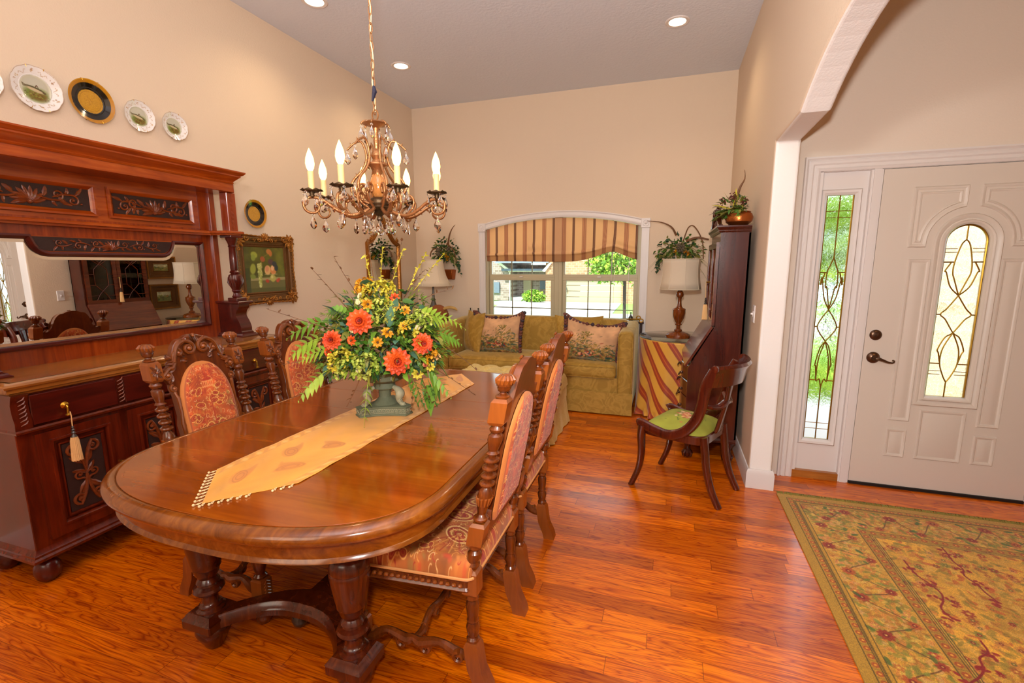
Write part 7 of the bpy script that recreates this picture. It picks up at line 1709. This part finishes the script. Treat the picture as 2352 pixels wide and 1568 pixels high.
# ---------------------------------------------------------------- wall baskets and the pot on the desk
M['copper'] = plain('hammered_copper', 'b0622c', .3, metal=.85, bmp=.5, bscale=40, var=.25)
M['feathr'] = plain('pheasant_feather', '6c4420', .6, var=.5, bmp=.5, bscale=140)
def wall_plant(name, lab, p, w, h, seed, pot, flip=1):
    t = thing(name, lab, 'wall basket', p); r = random.Random(seed); p = Vector(p)
    b = MB(); x, y, z = p; k0, k1 = .058, .075
    b.add([(x-k0, YB-.004, z), (x+k0, YB-.004, z), (x+k0*.8, YB-.085, z+.01), (x-k0*.8, YB-.085, z+.01), (x-k1, YB-.004, z+pot), (x+k1, YB-.004, z+pot), (x+k1, YB-.12, z+pot), (x-k1, YB-.12, z+pot)], [(0, 1, 2, 3), (7, 6, 5, 4), (0, 4, 5, 1), (1, 5, 6, 2), (2, 6, 7, 3), (3, 7, 4, 0)])
    o = b.build('copper_pocket', M['copper'], t); o.modifiers.new('b', 'BEVEL').width = .008
    bs_ = {k: MB() for k in ('mid', 'deep', 'olive', 'fern', 'brown')}; c = Vector((x, YB-.11, z+pot+h*.42))
    for k in range(330):
        d = rdir(r, -.7); d.y = -abs(d.y) if r.random() < .8 else d.y*.3; kk = r.choice(['mid', 'deep', 'deep', 'olive', 'mid']); q = c+Vector((d.x*w*.5, d.y*.10, d.z*h*.5))*r.uniform(.3, 1); q.y = min(q.y, YB-.03); dd = d+rdir(r, -1)*.7; dd.y = min(dd.y, 0)
        leaf(bs_[kk], q, dd, r.uniform(.03, .055), r.uniform(.010, .016), .3, r.uniform(-1, 1), 4)
    for k in range(26):
        a = r.uniform(-.2, PI+.2); dd = Vector((math.cos(a), -.5, math.sin(a)*1.2)); L_ = r.uniform(.16, .26)*w/.36; q = c+Vector((0, 0, -.02))
        pts = [q+dd.normalized()*(L_*s)-Vector((0, 0, L_*s*s*.7)) for s in [i/6 for i in range(7)]]; pts = [Vector((v_.x, min(v_.y, YB-.02), v_.z)) for v_ in pts]; bs_['olive'].tube(pts, [.003, .003, .0028, .0022, .0018, .001, .0006], 4, flat=2)
    for k in range(6):   # trailing ivy
        s_ = r.choice((-1, 1)); q = c+Vector((s_*w*.4, -.03, -.02)); L_ = r.uniform(.10, .24)
        for i in range(7): leaf(bs_['deep'], q+Vector((s_*.03*i/7+r.uniform(-.01, .01), 0, -L_*i/7)), Vector((r.uniform(-1, 1), -.5, -.5)), .032, .015, .2, 0, 4)
    for kk, b_ in bs_.items():
        if b_.v: b_.build('foliage', G[kk], t, sharp=170)
    ms = plain('seed_heads', '6a5c48', .8, var=.4)
    for k in range(4):
        q = c+Vector((r.uniform(-.08, .08), -.08, r.uniform(-.03, .08))); b = MB()
        for i in range(26): d = rdir(r, -1); b.sphere(tuple(q+d*.022), .008, 6, 4)
        b.build('seed_head', ms, t, sharp=170)
    b = MB()
    for k in range(3):
        q = c+Vector((r.uniform(-.06, .10), -.09, r.uniform(-.05, .0))); 
        for i in range(14): d = rdir(r, -1); leaf(b, q, d, .03, .012, 0, 0, 3)
    b.build('golden_blooms', G['gold'], t, sharp=170)
    return t, c
t, c = wall_plant('wall_basket', 'copper wall pocket of dark ivy and feathers left of the window', (-2.60, YB-.06, 1.265), .40, .42, 31, .13)
b = MB(); b.tube([c+Vector((-.20+.0*i, -.05, -.02)).lerp(Vector((-.05, -.05, .02)), 0) + Vector((.085*(1-math.cos(PI*i/10)), 0, .10*math.sin(PI*i/10))) for i in range(11)], .009, 6, flat=.6)
b.tube(cat([c+Vector((.06, -.08, .12)), c+Vector((.08, -.08, .22)), c+Vector((.115, -.08, .30)), c+Vector((.16, -.08, .35))], 4), [.014-.001*i for i in range(13)], 6, flat=.3); b.tube(cat([c+Vector((.05, -.10, .13)), c+Vector((.13, -.11, .07)), c+Vector((.165, -.10, -.02)), c+Vector((.17, -.10, -.10))], 4), [.010-.0005*i for i in range(13)], 6, flat=.3)
b.build('pheasant_feather', M['feathr'], t, sharp=170)
t, c = wall_plant('wall_basket', 'copper wall pocket of grasses and feathers right of the window behind the drum lamp shade', (.10, YB-.06, 1.30), .50, .36, 32, .13)
b = MB(); b.tube(cat([c+Vector((-.05, -.10, .16)), c+Vector((-.10, -.12, .24)), c+Vector((-.20, -.13, .29)), c+Vector((-.34, -.13, .31))], 5), [.012-.0006*i for i in range(16)], 6, flat=.4); b.tube(cat([c+Vector((.05, -.10, .10)), c+Vector((.15, -.12, .13)), c+Vector((.26, -.12, .11))], 5), [.014-.0006*i for i in range(11)], 6, flat=.4)
b.tube(cat([c+Vector((.02, -.1, .1)), c+Vector((.06, -.12, .23)), c+Vector((.12, -.12, .24)), c+Vector((.2, -.12, .10)), c+Vector((.22, -.12, -.08))], 5), [.006]*21, 5, flat=.4)
b.build('pheasant_feather', M['feathr'], t, sharp=170)
pt = thing('potted_greenery', 'copper pot of ferns and red berries on top of the secretary desk', 'potted plant', (.43, 3.70, 1.71))
MB().lathe([(.03, 0), (.055, .004), (.085, .03), (.092, .06), (.082, .085), (.07, .09), (.076, .096), (.07, .1)], 28, (.445, 3.715, 1.7095)).build('copper_pot', M['copper'], pt)
r = random.Random(77); bs_ = {k: MB() for k in ('mid', 'fern', 'olive', 'deep', 'yell')}; c = Vector((.415, 3.75, 1.82))
for k in range(30):
    a = r.uniform(0, 2*PI); d = Vector((math.cos(a)*1.0-.2, math.sin(a), r.uniform(.1, 1.1))); q = c+Vector((0, 0, -.02))
    if d.x > .3: d.x *= .3
    frond(bs_[r.choice(['mid', 'fern', 'fern', 'olive'])], q, d, r.uniform(.11, .17), .045, .55, r.uniform(-.6, .6), 10)
for k in range(120): d = rdir(r, -.2); d.x = min(d.x, .45); leaf(bs_[r.choice(['mid', 'olive', 'deep'])], c+Vector((d.x*.12, d.y*.14, d.z*.09)), d+rdir(r, -1)*.5, r.uniform(.03, .05), .009, .3, 0, 4)
for (dx, dy, dz) in ((.0, -.2, 1), (-.5, -.3, .9), (.2, .1, 1), (-.8, -.2, .3)): leaf(bs_['yell'], c, Vector((dx, dy, dz)), .17, .016, .1, .6, 7)
for k, b_ in bs_.items():
    if b_.v: b_.build('foliage', G[k], pt, sharp=170)
b = MB()
for q0 in ((-.08, -.02, .06), (.05, -.08, .05), (.0, .08, .08), (-.02, -.07, .09)):
    for k in range(28): b.sphere(tuple(c+Vector(q0)+rdir(r, -1)*r.uniform(.01, .032)), .005, 6, 4)
o = b.build('berry_clusters', plain('dark_red_berries', '5c1c14', .4), pt, sharp=170); o['kind'] = 'stuff'
b = MB(); b.tube(cat([c, c+Vector((.02, -.03, .14)), c+Vector((.05, -.03, .21)), c+Vector((.045, -.03, .27))], 4), [.009, .009, .009, .008, .008, .007, .006, .005, .004, .003, .002, .002, .001], 6, flat=.3); b.build('pheasant_feather', M['feathr'], pt, sharp=170)
# ---------------------------------------------------------------- outdoors: front yard and the house across the street
def gz(y): return -.35-(y-6)*.0445
M['grass'] = plain('lawn_grass', '6c9c30', .9, bmp=.5, bscale=20, var=.35); M['conc'] = plain('concrete', 'bcb8b4', .9, var=.08); M['asph'] = plain('street_asphalt', '9c9a98', .95, var=.1)
M['gar'] = plain('garage_door_paint', 'a08e70', .6); M['shing'] = plain('grey_blue_shingles', '5c6474', .8, bmp=.8, bscale=30, var=.25); M['fasc'] = plain('cream_fascia', 'd8d0bc', .6)
def brick_mat(name, c1, c2, mort, sc=1.2):
    m, nt, b = mat(name); br = N(nt, 'ShaderNodeTexBrick'); nt.links.new(coords(nt, (1, 1, 1), (PI/2, 0, 0)), br.inputs[0])
    br.inputs['Color1'].default_value = lin4(c1); br.inputs['Color2'].default_value = lin4(c2); br.inputs['Mortar'].default_value = lin4(mort); br.inputs['Scale'].default_value = sc; br.inputs['Mortar Size'].default_value = .015
    nt.links.new(br.outputs[0], b.inputs['Base Color']); b.inputs['Roughness'].default_value = .9; return m
M['brick'] = brick_mat('mixed_brick', '746058', '94807a', 'a89c94'); M['brick3'] = brick_mat('cream_brick', '8c7454', 'b09874', 'd8d0c0', 1.5); M['brick2'] = brick_mat('peach_brick', '946448', 'a87c5c', 'b89c84')
def slab(name, pts, z_off, mt, th=.1):
    return MB().add([(x, y, gz(y)+z_off) for x, y in pts]+[(x, y, gz(y)+z_off-th) for x, y in pts], [tuple(range(len(pts))), tuple(range(2*len(pts)-1, len(pts)-1, -1))]+[(i, i+len(pts), (i+1) % len(pts)+len(pts), (i+1) % len(pts)) for i in range(len(pts))]).build(name, mt, None, sharp=None)
o = slab('lawn', [(-40, 5.7), (40, 5.7), (40, 70), (-40, 70)], 0, M['grass'], 2); struct(o)
o = slab('street', [(-40, 17), (40, 17), (40, 26), (-40, 26)], .03, M['asph']); struct(o)
def W2(px, py, Y=42.): return aty(px, py, Y)
gx0_, gx1_ = W2(1297, 690).x, W2(1427, 690).x
o = slab('driveway', [(gx0_-1.5, 26), (gx1_+1.0, 26), (gx1_, 42), (gx0_-6, 42), (gx0_-6, 37), (gx0_-3, 33)], .05, M['conc']); struct(o)
o = slab('near_driveway', [(-9, 7.5), (-1.0, 7.5), (1.2, 17.2), (-12, 17.2)], .05, M['conc']); struct(o)
hs = thing('neighbour_house', 'brick house with a wide garage door across the street seen through the window', 'house', (W2(1260, 690).x, 44, gz(42)))
zg = gz(42)
def hb(nm, x0, x1, y0, y1, z0, z1, mt, par=hs): return MB().box(x0, x1, y0, y1, z0, z1).build(nm, mt, par, sharp=None)
X_ = lambda px: W2(px, 660).x
Z_ = lambda py: W2(1290, py).z
hb('garage_wall', X_(1253), X_(1297), 42, 50, zg, Z_(590), M['brick2']); hb('garage_wall', X_(1427), X_(1470), 42, 50, zg, Z_(590), M['brick2'])
hb('garage_wall', X_(1297), X_(1427), 42, 50, Z_(641), Z_(560), M['brick2'])
b = MB(); gh = Z_(642)-zg
for k in range(4): b.bbox(X_(1297), X_(1427), 42.2, 42.3, zg+gh*k/4+.02, zg+gh*(k+1)/4-.02, .02)
b.build('garage_door', M['gar'], hs)
hb('entry_wall', X_(1165), X_(1256), 45, 50, zg, Z_(608), M['brick']); hb('wing_wall', X_(1040), X_(1166), 43, 50, zg, Z_(600), M['brick'])
hb('front_door', X_(1182), X_(1203), 44.8, 45.0, zg+.3, Z_(646), M['gar']); hb('window', X_(1222), X_(1243), 44.8, 45.0, Z_(668), Z_(648), M['shing']); hb('window', X_(1120), X_(1140), 42.8, 43.0, Z_(676), Z_(650), M['shing'])
hb('steps', X_(1160), X_(1200), 43, 45, zg, zg+.3, M['conc']); hb('downspout', X_(1164), X_(1166), 42.7, 42.9, zg, Z_(625), M['fasc'])
b = MB(); b.add([(X_(1140), 41.5, Z_(603)), (X_(1262), 41.5, Z_(603)), (X_(1262), 52, Z_(520)), (X_(1140), 52, Z_(520)), (X_(1030), 41.0, Z_(640)), (X_(1145), 41.0, Z_(604)), (X_(1145), 52, Z_(560)), (X_(1030), 52, Z_(560))], [(0, 1, 2, 3)])
b.box(X_(1150), X_(1262), 42.2, 52, Z_(622), Z_(617)); r_ = b.build('roof', M['shing'], hs, sharp=None)
b = MB().prism([(X_(1165), Z_(624)), (X_(1258), Z_(624)), (X_(1258), Z_(619)), (X_(1165), Z_(619))], 42.6, 43, 'XZ').prism([(X_(1140), Z_(603)), (X_(1146), Z_(601)), (X_(1172), Z_(622)), (X_(1166), Z_(624))], 42.3, 42.9, 'XZ').prism([(X_(1246), Z_(622)), (X_(1262), Z_(603)), (X_(1268), Z_(603)), (X_(1252), Z_(624))], 41.8, 42, 'XZ'); b.build('fascia', M['fasc'], hs)
hb('lantern', X_(1299), X_(1302), 41.9, 42.1, Z_(665), Z_(660), M['black'])
M['bark'] = plain('tree_bark', '3c3028', .9, var=.3)
r = random.Random(3)
def shrub(name, label, cat_, c, rx, rz, n, ls, mk, trunk=None):
    t = thing(name, label, cat_, (c[0], c[1], gz(c[1]))); b1, b2 = MB(), MB(); c = Vector(c)
    for k in range(n):
        d = rdir(r, -.8); p = c+Vector((d.x*rx, d.y*rx*.8, d.z*rz))*r.uniform(.55, 1); leaf(b1 if k % 2 else b2, p, rdir(r, -1), ls, ls*.35, .2, r.uniform(-1, 1), 3)
    b1.build('foliage', G[mk], t, sharp=170); b2.build('foliage', G['lime'], t, sharp=170)
    MB().tube([(c.x+.12, c.y, gz(c.y)), (c.x+.05, c.y, c.z-(0 if trunk else rz*.6))], trunk or .05, 8).build('trunk', M['bark'], t)
    return t
p = W2(1226, 684, 40.); shrub('round_shrub', 'round green shrub by the entry of the brick house', 'shrub', (p.x, 40, p.z+.1), 1.1, .62, 900, .22, 'fern')
p = aty(1432, 600, 20.); shrub('street_tree', 'leafy green tree hanging in front of the garage across the street', 'tree', (p.x, 20, p.z+.15), 1.55, 1.35, 3400, .17, 'fern', .07)
p = aty(1400, 655, 19.); 
t = thing('low_branch', 'leafy branch hanging low over the garage door view', 'tree branch', (p.x, 19, p.z)) if False else None
p = aty(1927, 560, 9.5); shrub('yard_tree', 'green tree behind the sidelight glass by the front door', 'tree', (p.x-.1, 9.5, p.z), 1.1, 1.0, 1600, .17, 'fern', .1)
p = aty(1895, 820, 7.); shrub('hedge_shrub', 'low green shrub outside the sidelight', 'shrub', (p.x+.1, 6.9, gz(6.9)+.35), .5, .35, 500, .12, 'fern')
o = MB().box(.75, 3.6, 3.70, 5.9, -.12, -.05).build('porch_slab', M['conc'], None, sharp=None); struct(o)
o = MB().box(2.7, 4.9, 6.9, 7.4, -.4, 2.9).build('porch_pier', M['brick3'], None, sharp=None); tag(o, 'pale brick porch pier outside the oval door glass', 'brick pier')
